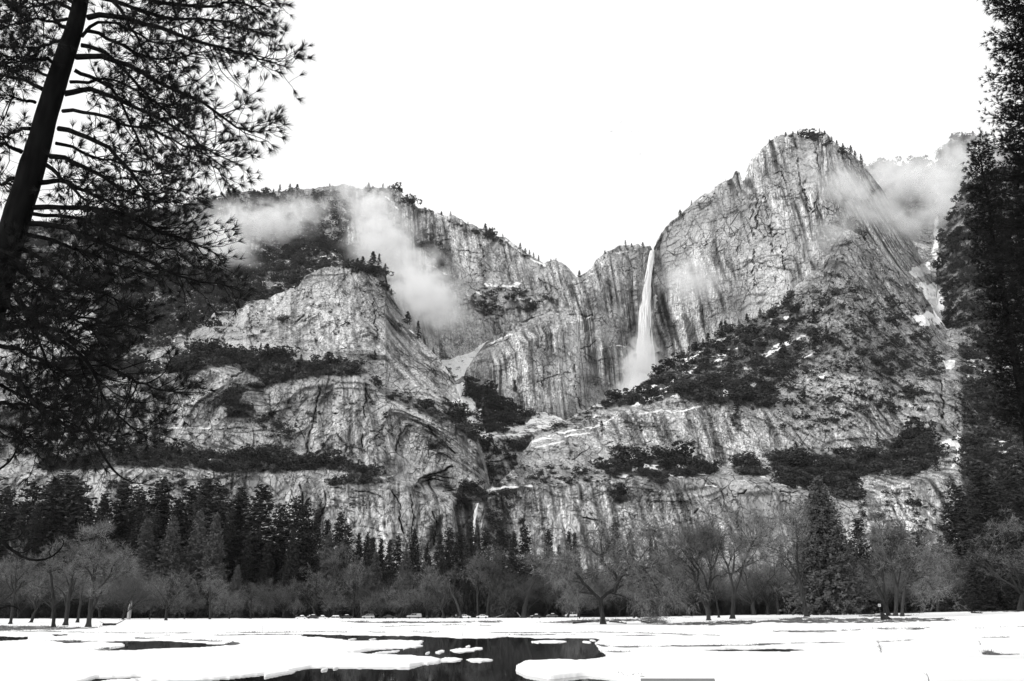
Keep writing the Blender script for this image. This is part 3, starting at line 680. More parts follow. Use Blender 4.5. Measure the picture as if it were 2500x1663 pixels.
def build_body(key, spec):
    rows, step = spec['rows'], spec['step']
    x0 = max(max(r[0][0] for r in rows), -130)
    x1 = min(min(r[-1][0] for r in rows), 2600)
    xs = np.arange(x0, x1 + 0.1, step)
    R = [np.array(r, float) for r in rows]
    Yk = np.array([np.interp(xs, r[:, 0], r[:, 1]) for r in R])
    Dk = np.array([np.interp(xs, r[:, 0], r[:, 2]) for r in R])
    Yk[0] += 3.0 * noise(xs / 17, 0.5, 0.3, 5) + 2.0 * noise(xs / 6, 0.5, 0.3, 6)
    Yk = np.maximum.accumulate(Yk + np.arange(len(R))[:, None] * 0.01, axis=0)
    nv = int((Yk[-1] - Yk[0]).max() / step)
    v = np.linspace(0, 1, nv)
    Y = Yk[0][None] + v[:, None] * (Yk[-1] - Yk[0])[None]
    D = np.stack([np.interp(Y[:, i], Yk[:, i], Dk[:, i]) for i in range(len(xs))], 1)
    D = smooth2(D, 4)
    X = np.broadcast_to(xs[None], Y.shape).copy()
    P = at(X, Y, D)
    wx, wy, wz = P[..., 0], P[..., 1], P[..., 2]
    seed = ord(key) * 31
    s = wx + 0.35 * wy
    for who, poly, sh, zr in SHEAR:                       # where the grain of the rock runs aslant
        if key in who:
            s = s + sh * (wz - zr) * poly_mask(X, Y, poly, 45)
    # warped pixel place, so that outlines of plants, snow, stains and painted shade run unevenly
    jx = X + 7 * fbm(wx / 40, wy / 40, wz / 40, 3, seed + 1)
    jy = Y + 6 * fbm(wx / 40, wy / 40, wz / 40, 3, seed + 2)

    def layer(feats, fe):
        m = np.zeros(Y.shape)
        for who, poly, amt in feats:
            if key in who:
                m = np.maximum(m, amt * poly_mask(jx, jy, poly, fe))
        return m
    veg, snow, stain_shade, pale = layer(VEG, 5), layer(SNOW, 3), layer(STAIN_SHADE, 9), layer(PALE, 14)
    for who, ln, w in SNOWLINES:
        if key in who:
            snow = np.maximum(snow, 0.95 * np.sqrt(line_mask(jx, Y + 2 * noise(wx / 12, wy / 12, wz / 12, seed + 3), ln, w)))
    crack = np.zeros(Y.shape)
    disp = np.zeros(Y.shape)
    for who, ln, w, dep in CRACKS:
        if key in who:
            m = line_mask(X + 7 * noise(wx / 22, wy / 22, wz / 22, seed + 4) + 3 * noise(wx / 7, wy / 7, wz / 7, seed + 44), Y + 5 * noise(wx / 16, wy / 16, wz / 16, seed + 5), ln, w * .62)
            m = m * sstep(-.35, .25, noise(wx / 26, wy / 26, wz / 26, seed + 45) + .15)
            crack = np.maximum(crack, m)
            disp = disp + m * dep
    for who, poly, dep in RECESS:
        if key in who:
            disp = disp + dep * poly_mask(jx, jy, poly, 8)
    rough = spec['rough']
    # buttresses, flutes, joints and thin slabs
    big = fbm(s / 210, wy / 300, wz / 260, 4, seed + 7)
    disp += 22 * rough * big
    warp = 7 * fbm(s / 60, wy / 90, wz / 130, 3, seed + 8)
    flute = noise((s + warp) / 34, wy / 200, wz / 330, seed + 9)
    flute2 = noise((s + warp) / 15, wy / 200, wz / 150, seed + 10)
    disp += 8 * flute * rough + 3.5 * flute2
    gate = sstep(-0.25, 0.35, noise(s / 55, wy / 90, wz / 60, seed + 40))          # joints start and stop
    gate2 = sstep(-0.15, 0.4, noise(s / 45, wy / 90, wz / 50, seed + 41))
    j1 = sstep(0.09, 0.0, np.abs(noise((s + warp) / 42, wy / 260, wz / 260, seed + 11))) * gate
    j2 = sstep(0.07, 0.0, np.abs(noise((s + wz * 0.8 + warp) / 60, wy / 200, (wz - s * 0.5) / 150, seed + 12))) * gate2
    j3 = sstep(0.07, 0.0, np.abs(noise(s / 120, wy / 200, (wz + 0.16 * s + warp) / 36, seed + 13))) * gate2
    j4 = sstep(0.08, 0.0, np.abs(noise((s - wz * 0.5 + warp) / 36, wy / 200, (wz + s * .4) / 70, seed + 14))) * gate
    hz = HORIZ[key]
    j3, j4 = j3 * hz, j4 * hz
    disp += 5 * j1 + 4 * j2 * rough + 3.5 * j3 * rough + 3 * j4 * rough
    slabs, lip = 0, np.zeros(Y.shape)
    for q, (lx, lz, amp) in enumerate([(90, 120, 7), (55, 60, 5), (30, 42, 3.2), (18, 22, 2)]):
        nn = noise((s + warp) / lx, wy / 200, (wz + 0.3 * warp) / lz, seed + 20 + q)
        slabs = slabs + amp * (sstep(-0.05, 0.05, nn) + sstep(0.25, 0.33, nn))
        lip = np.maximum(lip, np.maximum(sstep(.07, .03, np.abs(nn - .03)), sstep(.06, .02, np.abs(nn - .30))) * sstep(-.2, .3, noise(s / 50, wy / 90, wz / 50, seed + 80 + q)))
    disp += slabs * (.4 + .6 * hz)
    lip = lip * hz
    disp += 2.6 * fbm(wx / 16, wy / 16, wz / 16, 4, seed + 15) * rough
    steep = np.gradient(D, axis=0) / np.maximum(np.gradient(Y, axis=0), .05)
    ledge = sstep(0.5, 2.0, -steep)                                               # distance grows fast upward: a ledge
    edge = sstep(0, 10, Y - Yk[0][None])
    disp = np.clip(disp - 8, -45, 60) * (0.25 + 0.75 * edge)
    # grey of the stone: paler and darker sheets, vertical water streaks, lichen, joints with painted shade
    sheets = fbm(s / 120, wy / 200, wz / 150, 4, seed + 16)
    sw = s + warp * .35
    st = .45 * noise(sw / 15, wy / 80, wz / 420, seed + 17) + .55 * noise(sw / 7.5, wy / 60, wz / 240, seed + 18) + .42 * noise(sw / 3.9, wy / 40, wz / 130, seed + 46)
    strk_on = STREAKY[key] * (sstep(985, 1010, jy) if key == 'E' else 1) * sstep(-0.42, 0.22, noise(s / 110, wy / 200, wz / 170, seed + 19) + 0.25 * noise(s / 40, wy / 60, wz / 60, seed + 30))
    mott = fbm(wx / 11, wy / 11, wz / 11, 4, seed + 31)
    tone = 0.42 + 0.13 * sheets + 0.06 * mott
    tone = tone * (1 - 0.68 * strk_on * sstep(0.06, 0.34, st)) * (1 + 0.42 * strk_on * sstep(0.08, 0.34, -st))
    tone = tone * (1 + 0.8 * pale)
    tone = tone * (1 - stain_shade * (0.35 + 0.65 * sstep(-0.3, 0.2, st)))
    # joints, slab edges and a net of small cracks: crevice shade painted into tone
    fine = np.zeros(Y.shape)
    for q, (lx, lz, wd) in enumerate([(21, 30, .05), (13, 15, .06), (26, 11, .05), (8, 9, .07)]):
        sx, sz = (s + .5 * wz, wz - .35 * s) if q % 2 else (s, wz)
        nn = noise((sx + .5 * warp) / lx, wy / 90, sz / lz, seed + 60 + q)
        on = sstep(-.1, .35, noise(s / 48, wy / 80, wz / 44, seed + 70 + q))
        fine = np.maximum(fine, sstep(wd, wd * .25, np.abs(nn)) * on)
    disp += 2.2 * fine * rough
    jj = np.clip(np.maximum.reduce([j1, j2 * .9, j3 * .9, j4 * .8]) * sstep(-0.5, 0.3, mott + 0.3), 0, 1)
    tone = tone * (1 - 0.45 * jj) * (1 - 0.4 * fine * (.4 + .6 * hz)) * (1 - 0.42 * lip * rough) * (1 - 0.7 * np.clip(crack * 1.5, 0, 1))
    blot = sstep(.3, .55, fbm(wx / 24, wy / 30, wz / 34, 4, seed + 47))
    tone = tone * (1 - .28 * blot)
    vn = fbm(wx / 15, wy / 15, wz / 13, 3, seed + 32)
    vegm = np.clip(veg * 1.6 - 0.55 + 0.0 * vn, 0, 1) * 0.8
    tone = tone * (1 - vegm) + 0.085 * vegm
    tone = np.clip((tone - .3) * 1.18 + .31, 0.025, 0.72)
    # a little snow on ledges and among the bushes
    patch = fbm(wx / 26, wy / 26, wz / 20, 4, seed + 33)
    flat = np.clip(veg * 0.9, 0, 0.8) * spec.get('snowy', 1.0)
    loose = 0.50 * sstep(0.08, 0.5, patch) * flat + 0.3 * ledge * sstep(0.1, 0.5, patch)
    snow = np.maximum(snow * (0.72 + 0.3 * patch), loose) * (0.78 if key in 'AC' else 1.0)
    Pd = at(X, Y, D + disp)
    n, m = Y.shape
    # the land goes on behind the skyline
    sk = []
    for k in (1, 2, 3, 4):
        back = Pd[0].copy()
        dist = (12, 50, 160, 420)[k - 1]
        d0 = np.hypot(back[:, 0], back[:, 1])
        back[:, 0] *= (d0 + dist) / d0
        back[:, 1] *= (d0 + dist) / d0
        back[:, 2] -= 0.05 * dist * (1 + 0.3 * noise(back[:, 0] / 40, back[:, 1] / 40, 0.5, seed + 50)) - 0.0
        sk.append(back)
    allP = np.concatenate([np.stack(sk[::-1]), Pd], 0)

    def pad(a, val=None):
        return np.concatenate([np.repeat(a[:1], 4, 0) if val is None else np.full((4, m), val), a], 0)
    N = n + 4
    idx = np.arange(N * m).reshape(N, m)
    f = np.stack([idx[:-1, :-1], idx[1:, :-1], idx[1:, 1:], idx[:-1, 1:]], -1).reshape(-1, 4)
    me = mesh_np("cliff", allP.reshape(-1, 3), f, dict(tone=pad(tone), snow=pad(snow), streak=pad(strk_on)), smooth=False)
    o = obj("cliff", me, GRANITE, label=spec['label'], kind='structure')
    return dict(X=X, Y=Y, P=Pd, veg=veg, veg_noise=vn, snow=snow, step=step, dy=np.gradient(Y, axis=0), D=D + disp)


BODY = {k: build_body(k, sp) for k, sp in BODIES.items()}
# ------------------------------------------------------------------ materials of plants
NEEDLE = grey_mat("dark_needles", 0.014, 0.045, 0.35, rough=0.75, per_object=0.25, spec=0.25)
NEEDLE_PALE = grey_mat("cedar_needles", 0.05, 0.12, 0.4, rough=0.8, per_object=0.2, spec=0.2)
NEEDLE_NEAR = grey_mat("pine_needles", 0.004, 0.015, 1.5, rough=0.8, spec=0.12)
SHRUB = grey_mat("shrub_leaves", 0.016, 0.075, 0.12, rough=0.8, spec=0.2, per_object=0.55)
BARK = grey_mat("conifer_bark", 0.05, 0.11, 1.2, stretch=(3, 3, 0.6), rough=0.95)
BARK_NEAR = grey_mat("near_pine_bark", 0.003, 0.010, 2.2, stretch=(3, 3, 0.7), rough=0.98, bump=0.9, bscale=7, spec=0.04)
OAK_BARK = grey_mat("oak_bark", 0.014, 0.045, 1.3, stretch=(3, 3, 0.5), rough=0.95, per_object=0.25)
PALE_BARK = grey_mat("bleached_wood", 0.20, 0.38, 1.5, stretch=(3, 3, 0.4), rough=0.9)
TWIG = grey_mat("bare_twigs", 0.07, 0.20, 0.5, rough=0.95, per_object=0.4)
rng = np.random.default_rng(11)


def rand_dirs(n, r):
    v = r.normal(size=(n, 3))
    return v / np.linalg.norm(v, axis=1, keepdims=True)


def leaf_tris(centres, size, r, flat=0.6):
    """One small bent leaf clump (two triangles) at each centre."""
    n = len(centres)
    a = rand_dirs(n, r)
    a[:, 2] *= flat
    b = np.cross(a, rand_dirs(n, r))
    b /= np.linalg.norm(b, axis=1, keepdims=True) + 1e-9
    s = (np.broadcast_to(size, (n,)) * r.uniform(0.6, 1.3, n))[:, None]
    c = np.asarray(centres)
    nrm = np.cross(a, b) * s * 0.35
    v = np.stack([c - a * s, c + b * s * 0.55 + nrm, c + a * s, c - b * s * 0.55 + nrm], 1).reshape(-1, 3)
    k = np.arange(n)[:, None] * 4
    return v, np.concatenate([k + np.array([[0, 1, 2]]), k + np.array([[0, 2, 3]])])


def shrub_mesh(seed):
    r = np.random.default_rng(seed)
    pts = []
    for _ in range(7):                                     # several lobes make one bush
        c = r.normal(size=3) * np.array([.45, .45, .22]) + np.array([0, 0, .35])
        d = rand_dirs(34, r)
        pts.append(c + d * r.uniform(.22, .45) * np.array([1, 1, .8]))
    v, f = leaf_tris(np.concatenate(pts), 0.155, r)
    return mesh_np("shrub", v, f)


def tiny_conifer_mesh(seed, tiers=9):
    """A far conifer, one metre tall, ragged tiers of sprays round a thin stem."""
    r = np.random.default_rng(seed)
    b = Build()
    b.tube([(0, 0, -.05), (0, 0, 1)], [.018, .004], 4, False)
    pts = []
    for t in np.linspace(.1, .97, tiers):
        rad = .2 * (1 - t) ** .75 * r.uniform(.75, 1.2) + .012
        for a in r.uniform(0, 6.28, 9):
            for q in (.35, .7, 1.0):
                pts.append((math.cos(a) * rad * q, math.sin(a) * rad * q, t - .05 * q + r.normal() * .012))
    v, f = leaf_tris(np.array(pts), .05, r, .5)
    b.add(v, f)
    return b.mesh("far_conifer")


# ------------------------------------------------------------------ shrubs on the ledges: uncountable, one object of instances
src = bpy.data.collections.new("shrub_shapes")           # never linked to the scene
for k in range(6):
    me = shrub_mesh(100 + k)
    me.materials.append(SHRUB)
    src.objects.link(bpy.data.objects.new("shrub_shape", me))
for k in range(2):
    me = tiny_conifer_mesh(200 + k)
    me.materials.append(NEEDLE)
    src.objects.link(bpy.data.objects.new("sapling_shape", me))

pts, scl, rot, idx = [], [], [], []
for key, B in BODY.items():
    cell = B['step'] * B['dy']
    spacing = 4.7
    dens = np.clip(B['veg'] * 1.1 - 0.02, 0, 1)
    clump = sstep(-0.3, 0.2, B['veg_noise'])
    prob = np.where(dens > 0.72, dens * (0.4 + 0.6 * clump), dens * (0.25 + 1.1 * clump ** 2)) * cell / spacing ** 2
    prob = np.where(dens > .93, dens * .66 * (.45 + .7 * clump) * cell / spacing ** 2, prob)
    prob = np.where(B['snow'] > 0.42, prob * 0.06, prob)
    pick = rng.random(prob.shape) < prob
    P = B['P'][pick]
    mid = np.linalg.norm(P, axis=1)
    n = len(P)
    size = rng.uniform(2.0, 4.4, n) * mid / PXF * rng.choice([1, 1, 1, 1.6], n)
    dv = dens[pick]
    size *= np.where(dv > .93, rng.uniform(1.2, 2.1, n), np.where(dv > 0.72, 1.15, 0.9))
    con = rng.random(n) < np.where(dv > .93, .2, 0.10 if key in 'AE' else 0.3)
    kind = np.where(con, rng.integers(6, 8, n), rng.integers(0, 6, n))
    size = np.where(con, size * np.where(dv > .93, 2.9, 3.4), size)
    pts.append(P + np.array([0, -1.0, 0]))
    scl.append(size)
    rot.append(rng.uniform(0, 6.28, n))
    idx.append(kind)
pts, scl, rot, idx = map(np.concatenate, (pts, scl, rot, idx))
me = bpy.data.meshes.new("ledge_shrubs")
me.vertices.add(len(pts))
me.vertices.foreach_set("co", pts.astype(np.float32).ravel())
for nm, tp, val in (("scl", 'FLOAT', scl), ("rotz", 'FLOAT', rot), ("which", 'INT', idx)):
    a = me.attributes.new(nm, tp, 'POINT')
    a.data.foreach_set("value", val.astype(np.int32 if tp == 'INT' else np.float32))
shrubs = obj("ledge_shrubs", me, label="dark shrubs and stunted trees covering the cliff ledges", kind="stuff")
ng = bpy.data.node_groups.new("scatter", 'GeometryNodeTree')
ng.interface.new_socket("Geometry", in_out='INPUT', socket_type='NodeSocketGeometry')
ng.interface.new_socket("Geometry", in_out='OUTPUT', socket_type='NodeSocketGeometry')
gi, go = ng.nodes.new("NodeGroupInput"), ng.nodes.new("NodeGroupOutput")
ci = ng.nodes.new("GeometryNodeCollectionInfo")
ci.inputs[0].default_value = src
ci.inputs["Separate Children"].default_value = True
ip = ng.nodes.new("GeometryNodeInstanceOnPoints")
ip.inputs["Pick Instance"].default_value = True


def named(nm, tp):
    a = ng.nodes.new("GeometryNodeInputNamedAttribute")
    a.data_type = tp
    a.inputs[0].default_value = nm
    return a.outputs[0]


cr = ng.nodes.new("ShaderNodeCombineXYZ")
ng.links.new(named("rotz", 'FLOAT'), cr.inputs[2])
er = ng.nodes.new("FunctionNodeEulerToRotation")
ng.links.new(cr.outputs[0], er.inputs[0])
ng.links.new(gi.outputs[0], ip.inputs["Points"])
ng.links.new(ci.outputs[0], ip.inputs["Instance"])
ng.links.new(named("which", 'INT'), ip.inputs["Instance Index"])
ng.links.new(er.outputs[0], ip.inputs["Rotation"])
ng.links.new(named("scl", 'FLOAT'), ip.inputs["Scale"])
ng.links.new(ip.outputs[0], go.inputs[0])
md = shrubs.modifiers.new("scatter", 'NODES')
md.node_group = ng
print("shrubs", len(pts))


def surf(key, x, y):
    """Point of a rock body under a photo pixel."""
    B = BODY[key]
    i = int(np.clip(round((x - B['X'][0, 0]) / B['step']), 0, B['X'].shape[1] - 1))
    j = int(np.argmin(np.abs(B['Y'][:, i] - y)))
    return B['P'][j, i]


# conifers on the skylines and ledges that stand out one by one: (body, x, foot y or None for the skyline, height px, where)
RIM = [('B', 557, None, 12, 'on the left rim'), ('B', 668, None, 10, 'on the left rim'), ('B', 683, None, 19, 'on the left rim'), ('B', 708, None, 15, 'on the left rim'), ('B', 726, None, 16, 'on the left rim'), ('B', 505, None, 16, 'on the left rim'),
       ('B', 645, None, 9, 'on the left rim'), ('B', 806, None, 9, 'on the left rim'), ('B', 935, None, 13, 'on the left rim'), ('B', 963, None, 10, 'on the left rim'), ('B', 900, None, 12, 'on the left rim'),
       ('B', 1040, None, 8, 'on the falling rim'), ('B', 1078, None, 9, 'on the falling rim'), ('B', 1100, None, 10, 'on the falling rim'), ('B', 1142, None, 9, 'on the falling rim'), ('B', 1185, None, 16, 'on the falling rim'),
       ('B', 1194, None, 12, 'on the falling rim'), ('B', 1208, None, 10, 'on the falling rim'), ('B', 1228, None, 11, 'on the falling rim'), ('B', 1270, None, 15, 'on the falling rim'), ('B', 1282, None, 12, 'on the falling rim'),
       ('B', 1293, None, 14, 'on the falling rim'), ('B', 1303, None, 12, 'on the falling rim'), ('B', 1315, None, 14, 'on the falling rim'), ('B', 1357, None, 8, 'on the falling rim'), ('B', 1345, None, 7, 'on the falling rim'),
       ('C', 1478, None, 8, 'on the wall left of the upper waterfall'), ('C', 1526, None, 16, 'on the wall left of the upper waterfall'), ('C', 1541, None, 9, 'on the wall left of the upper waterfall'), ('C', 1569, None, 13, 'on the wall left of the upper waterfall'),
       ('C', 1415, None, 16, 'on the wall left of the upper waterfall'), ('C', 1340, None, 9, 'on the wall left of the upper waterfall'),
       ('D', 1662, None, 14, 'on the shoulder of the right peak'), ('D', 1689, None, 11, 'on the shoulder of the right peak'), ('D', 1747, None, 6, 'on the shoulder of the right peak'), ('D', 1878, None, 8, 'on the right peak'), ('D', 1919, None, 9, 'on the right peak'),
       ('D', 1937, None, 8, 'on the right peak'), ('D', 1949, None, 10, 'on the right peak'), ('D', 1957, None, 9, 'on the right peak'), ('D', 1970, None, 11, 'on the right peak'), ('D', 1985, None, 8, 'on the right peak'), ('D', 2002, None, 10, 'on the right peak'),
       ('D', 2014, None, 9, 'on the right peak'), ('D', 2030, None, 8, 'on the right peak'), ('D', 2043, None, 12, 'on the right peak'), ('D', 2059, None, 13, 'on the right peak'), ('D', 2078, None, 22, 'on the far slope of the right peak'), ('D', 2088, None, 18, 'on the far slope of the right peak'),
       ('D', 2103, None, 24, 'on the far slope of the right peak'),
       ('F', 2140, None, 10, 'on the misty right rim'), ('F', 2180, None, 14, 'on the misty right rim'), ('F', 2208, None, 16, 'on the misty right rim'), ('F', 2230, None, 13, 'on the misty right rim'), ('F', 2243, None, 18, 'on the misty right rim'), ('F', 2262, None, 12, 'on the misty right rim'),
       ('F', 2279, None, 16, 'on the misty right rim'), ('F', 2325, None, 12, 'on the misty right rim'), ('F', 2350, None, 13, 'on the misty right rim'), ('F', 2378, None, 16, 'on the misty right rim'), ('F', 2396, None, 18, 'on the misty right rim'),
       ('A', 850, None, 20, 'on the buttress top'), ('A', 872, None, 22, 'on the buttress top'), ('A', 886, None, 26, 'on the buttress top'), ('A', 909, None, 34, 'on the buttress top'), ('A', 926, None, 34, 'on the buttress top'), ('A', 940, None, 20, 'on the buttress top'),
       ('A', 995, None, 30, 'on the right edge of the buttress'), ('A', 1021, None, 42, 'on the right edge of the buttress'), ('A', 1058, None, 14, 'on the right edge of the buttress'), ('A', 955, None, 14, 'on the right edge of the buttress'),
       ('A', 650, 884, 44, 'on the upper ledge'), ('A', 800, 884, 22, 'on the upper ledge'), ('A', 735, 886, 20, 'on the upper ledge'), ('A', 430, 880, 22, 'on the upper ledge'), ('A', 470, 862, 26, 'on the upper ledge'), ('A', 505, 850, 24, 'on the upper ledge'),
       ('A', 690, 888, 30, 'on the upper ledge'), ('A', 598, 745, 40, 'on the upper ledge'), ('A', 636, 870, 30, 'on the upper ledge'), ('B', 635, 720, 34, 'on the wooded slope'), ('B', 690, 672, 26, 'on the wooded slope'), ('B', 600, 740, 26, 'on the wooded slope'),
       ('B', 720, 660, 20, 'on the wooded slope'), ('B', 560, 760, 30, 'on the wooded slope'), ('A', 1100, 1010, 26, 'beside the snow gully'), ('A', 1120, 1040, 24, 'beside the snow gully'), ('A', 1112, 1060, 22, 'beside the snow gully'),
       ('H', 1140, 960, 34, 'in the inner gorge'), ('H', 1158, 980, 36, 'in the inner gorge'), ('H', 1176, 975, 34, 'in the inner gorge'), ('H', 1196, 1000, 34, 'in the inner gorge'), ('H', 1215, 995, 30, 'in the inner gorge'), ('H', 1232, 1010, 26, 'in the inner gorge'),
       ('H', 1180, 1030, 36, 'in the inner gorge'), ('H', 1164, 1020, 36, 'in the inner gorge'), ('H', 1205, 1036, 30, 'in the inner gorge'), ('H', 1225, 1040, 24, 'in the inner gorge'), ('H', 1250, 1018, 22, 'in the inner gorge'),
       ('E', 1615, None, 14, 'on the slope below the peak'), ('E', 1634, None, 16, 'on the slope below the peak'), ('E', 1682, None, 18, 'on the slope below the peak'), ('E', 1700, None, 20, 'on the slope below the peak'), ('E', 1716, None, 16, 'on the slope below the peak'),
       ('E', 1730, None, 24, 'on the slope below the peak'), ('E', 1763, None, 30, 'on the slope below the peak'), ('E', 1771, None, 26, 'on the slope below the peak'), ('E', 1804, None, 16, 'on the slope below the peak'), ('E', 1824, None, 22, 'on the slope below the peak'),
       ('E', 1857, None, 20, 'on the slope below the peak'), ('E', 1912, 868, 40, 'on the bushy slope'), ('E', 2020, 828, 30, 'on the bushy slope'), ('E', 1990, 790, 34, 'on the bushy slope'), ('E', 1994, 840, 34, 'on the bushy slope'), ('E', 1690, 965, 30, 'on the bushy slope'),
       ('E', 1800, 1004, 34, 'on the bushy slope'), ('E', 2220, 1075, 34, 'on the dark lower ledge'), ('E', 1944, 1108, 26, 'on the dark lower ledge'), ('E', 2145, 1090, 30, 'on the dark lower ledge'), ('E', 1470, 1052, 24, 'on the bare slab'), ('E', 2290, 1150, 30, 'on the dark lower ledge')]
RIMTREES = []
far_meshes = []
for k in range(5):
    me = tiny_conifer_mesh(300 + k, 11)
    me.materials.append(NEEDLE)
    far_meshes.append(me)
for key, x, y, hp, where in RIM:
    B = BODY[key]
    if y is None:
        i = int(np.clip(round((x - B['X'][0, 0]) / B['step']), 0, B['X'].shape[1] - 1))
        P = B['P'][1, i]
    else:
        P = surf(key, x, y)
    h = hp * np.linalg.norm(P) / PXF * 1.15
    FC = obj("far_conifer", far_meshes[rng.integers(5)], loc=tuple(P - np.array([0, 0.5, 0.06 * h])), rot=(0, 0, rng.uniform(0, 6)), scale=(h * rng.uniform(.9, 1.9),) * 2 + (h,),
        label="small dark conifer " + where, cat="tree", group="conifers " + where)
    RIMTREES.append((where, x, FC))


# ------------------------------------------------------------------ waterfalls: many falling strands
def fall_mat():
    m, nt, p = new_mat("falling_water")
    p.inputs["Base Color"].default_value = (0.88, 0.88, 0.88, 1)
    p.inputs["Roughness"].default_value = 0.6
    return m


WATERFALL = fall_mat()


def waterfall(label, rows, n, seed, depth, group="waterfalls of the creek"):
    """rows: (y, x left, x right, distance) from the lip down; strands start at the lip or come loose on the way and break into spray."""
    r = np.random.default_rng(seed)
    rows = np.array(rows, float)
    b = Build()
    y0, y1 = rows[0, 0], rows[-1, 0]
    for k in range(n):
        a = r.uniform(y0, y1 - 6) if r.random() < .85 else y0
        L = r.uniform(.05, .22) * (y1 - y0)
        ys = np.linspace(a, min(y1, a + L), 6)
        w0, w = np.interp(a, rows[:, 0], rows[:, 2] - rows[:, 1]), np.interp(ys, rows[:, 0], rows[:, 2] - rows[:, 1])
        u = np.clip(r.normal(.5, .23), -.05, 1.05)
        pulse = .7 + .45 * noise(a / 26, u * 3, .3, seed + 1)          # the water comes down in bursts
        mid0 = np.interp(ys, rows[:, 0], (rows[:, 1] + rows[:, 2]) / 2)
        xs = mid0 + (u - .5) * (w0 + .5 * (w - w0)) * pulse + 1.6 * noise(ys / 22, u * 4, 0.2, seed)
        d = np.interp(ys, rows[:, 0], rows[:, 3]) + r.normal() * depth
        P = at(xs, ys, d)
        m = d / PXF
        wd = np.clip(w * r.uniform(.06, .2), .9, 4.2) * m * np.sin(np.linspace(.2, math.pi - .1, 6))
        b.tube(P, wd * .5, 4, False)
    return obj("waterfall", b.mesh("waterfall"), WATERFALL, label=label, cat="waterfall", group=group)


waterfall("tall thin waterfall dropping down the wall left of the peak",
          [(611, 1588, 1598, 2185), (640, 1582, 1596, 2165), (680, 1573, 1592, 2150), (720, 1565, 1590, 2140), (780, 1560, 1590, 2120), (840, 1552, 1596, 2100), (880, 1547, 1602, 2080), (920, 1536, 1608, 2060), (965, 1518, 1606, 2035)], 1500, 5, 7)
waterfall("short bright lower waterfall in the dark recess above the forest",
          [(1228, 1163, 1170, 1305), (1245, 1158, 1167, 1297), (1270, 1154, 1164, 1292), (1300, 1150, 1161, 1288), (1330, 1146, 1160, 1284)], 150, 6, 2)


# ------------------------------------------------------------------ drifting mist against the cliffs
def mist_mat(name, density, scale, lo):
    m = bpy.data.materials.new(name)
    m.use_nodes = True
    nt = m.node_tree
    nt.nodes.remove(nt.nodes["Principled BSDF"])
    N, L = nt.nodes.new, nt.links.new
    pv = N("ShaderNodeVolumePrincipled")
    pv.inputs["Color"].default_value = (0.98, 0.98, 0.98, 1)
    pv.inputs["Anisotropy"].default_value = 0.0
    tc = N("ShaderNodeTexCoord")
    ln = N("ShaderNodeVectorMath"); ln.operation = 'LENGTH'
    L(tc.outputs["Object"], ln.inputs[0])
    fall = N("ShaderNodeMapRange"); fall.interpolation_type = 'SMOOTHSTEP'
    fall.inputs[1].default_value, fall.inputs[2].default_value = 0.25, 1.0
    fall.inputs[3].default_value, fall.inputs[4].default_value = 1.0, 0.0
    L(ln.outputs["Value"], fall.inputs[0])
    geo = N("ShaderNodeNewGeometry")
    nz = N("ShaderNodeTexNoise"); nz.inputs["Scale"].default_value = scale; nz.inputs["Detail"].default_value = 6; nz.inputs["Roughness"].default_value = 0.62
    nz.inputs["Distortion"].default_value = 1.2
    L(geo.outputs["Position"], nz.inputs["Vector"])
    ln2 = N("ShaderNodeMath"); ln2.operation = 'MULTIPLY_ADD'; ln2.inputs[1].default_value = -0.32; L(ln.outputs["Value"], ln2.inputs[0]); L(nz.outputs[0], ln2.inputs[2])
    s = N("ShaderNodeMapRange"); s.inputs[1].default_value, s.inputs[2].default_value = lo - .15, lo + 0.17
    L(ln2.outputs[0], s.inputs[0])
    m1 = N("ShaderNodeMath"); m1.operation = 'MULTIPLY'; L(fall.outputs[0], m1.inputs[0]); L(s.outputs[0], m1.inputs[1])
    m2 = N("ShaderNodeMath"); m2.operation = 'MULTIPLY'; m2.inputs[1].default_value = density; L(m1.outputs[0], m2.inputs[0])
    L(m2.outputs[0], pv.inputs["Density"])
    L(pv.outputs[0], nt.nodes["Material Output"].inputs["Volume"])
    return m


MIST = mist_mat("mist", 0.032, 0.015, 0.39)
MIST_THIN = mist_mat("thin_mist", 0.016, 0.02, 0.36)
SPRAY = mist_mat("spray", 0.085, 0.035, 0.37)


def ball_mesh(name):
    b = Build()
    nu, nvv = 16, 9
    v = [(math.sin(math.pi * j / nvv) * math.cos(2 * math.pi * i / nu), math.sin(math.pi * j / nvv) * math.sin(2 * math.pi * i / nu), math.cos(math.pi * j / nvv)) for j in range(nvv + 1) for i in range(nu)]
    f = [((j + 1) * nu + i, (j + 1) * nu + (i + 1) % nu, j * nu + (i + 1) % nu, j * nu + i) for j in range(nvv) for i in range(nu)]
    b.add(v, f)
    return b.mesh(name)


BALL = ball_mesh("mist")


def mist(x, y, d, rx, ry, depth, tilt, mat, label):
    m = d / PXF
    me = BALL.copy()
    me.materials.clear()
    me.materials.append(mat)
    P = at(x, y, d)
    return obj("mist", me, None, loc=tuple(P), rot=(0, math.radians(tilt), 0), scale=(rx * m * 1.3, depth * 1.15, ry * m * 1.35), label=label, kind="stuff")


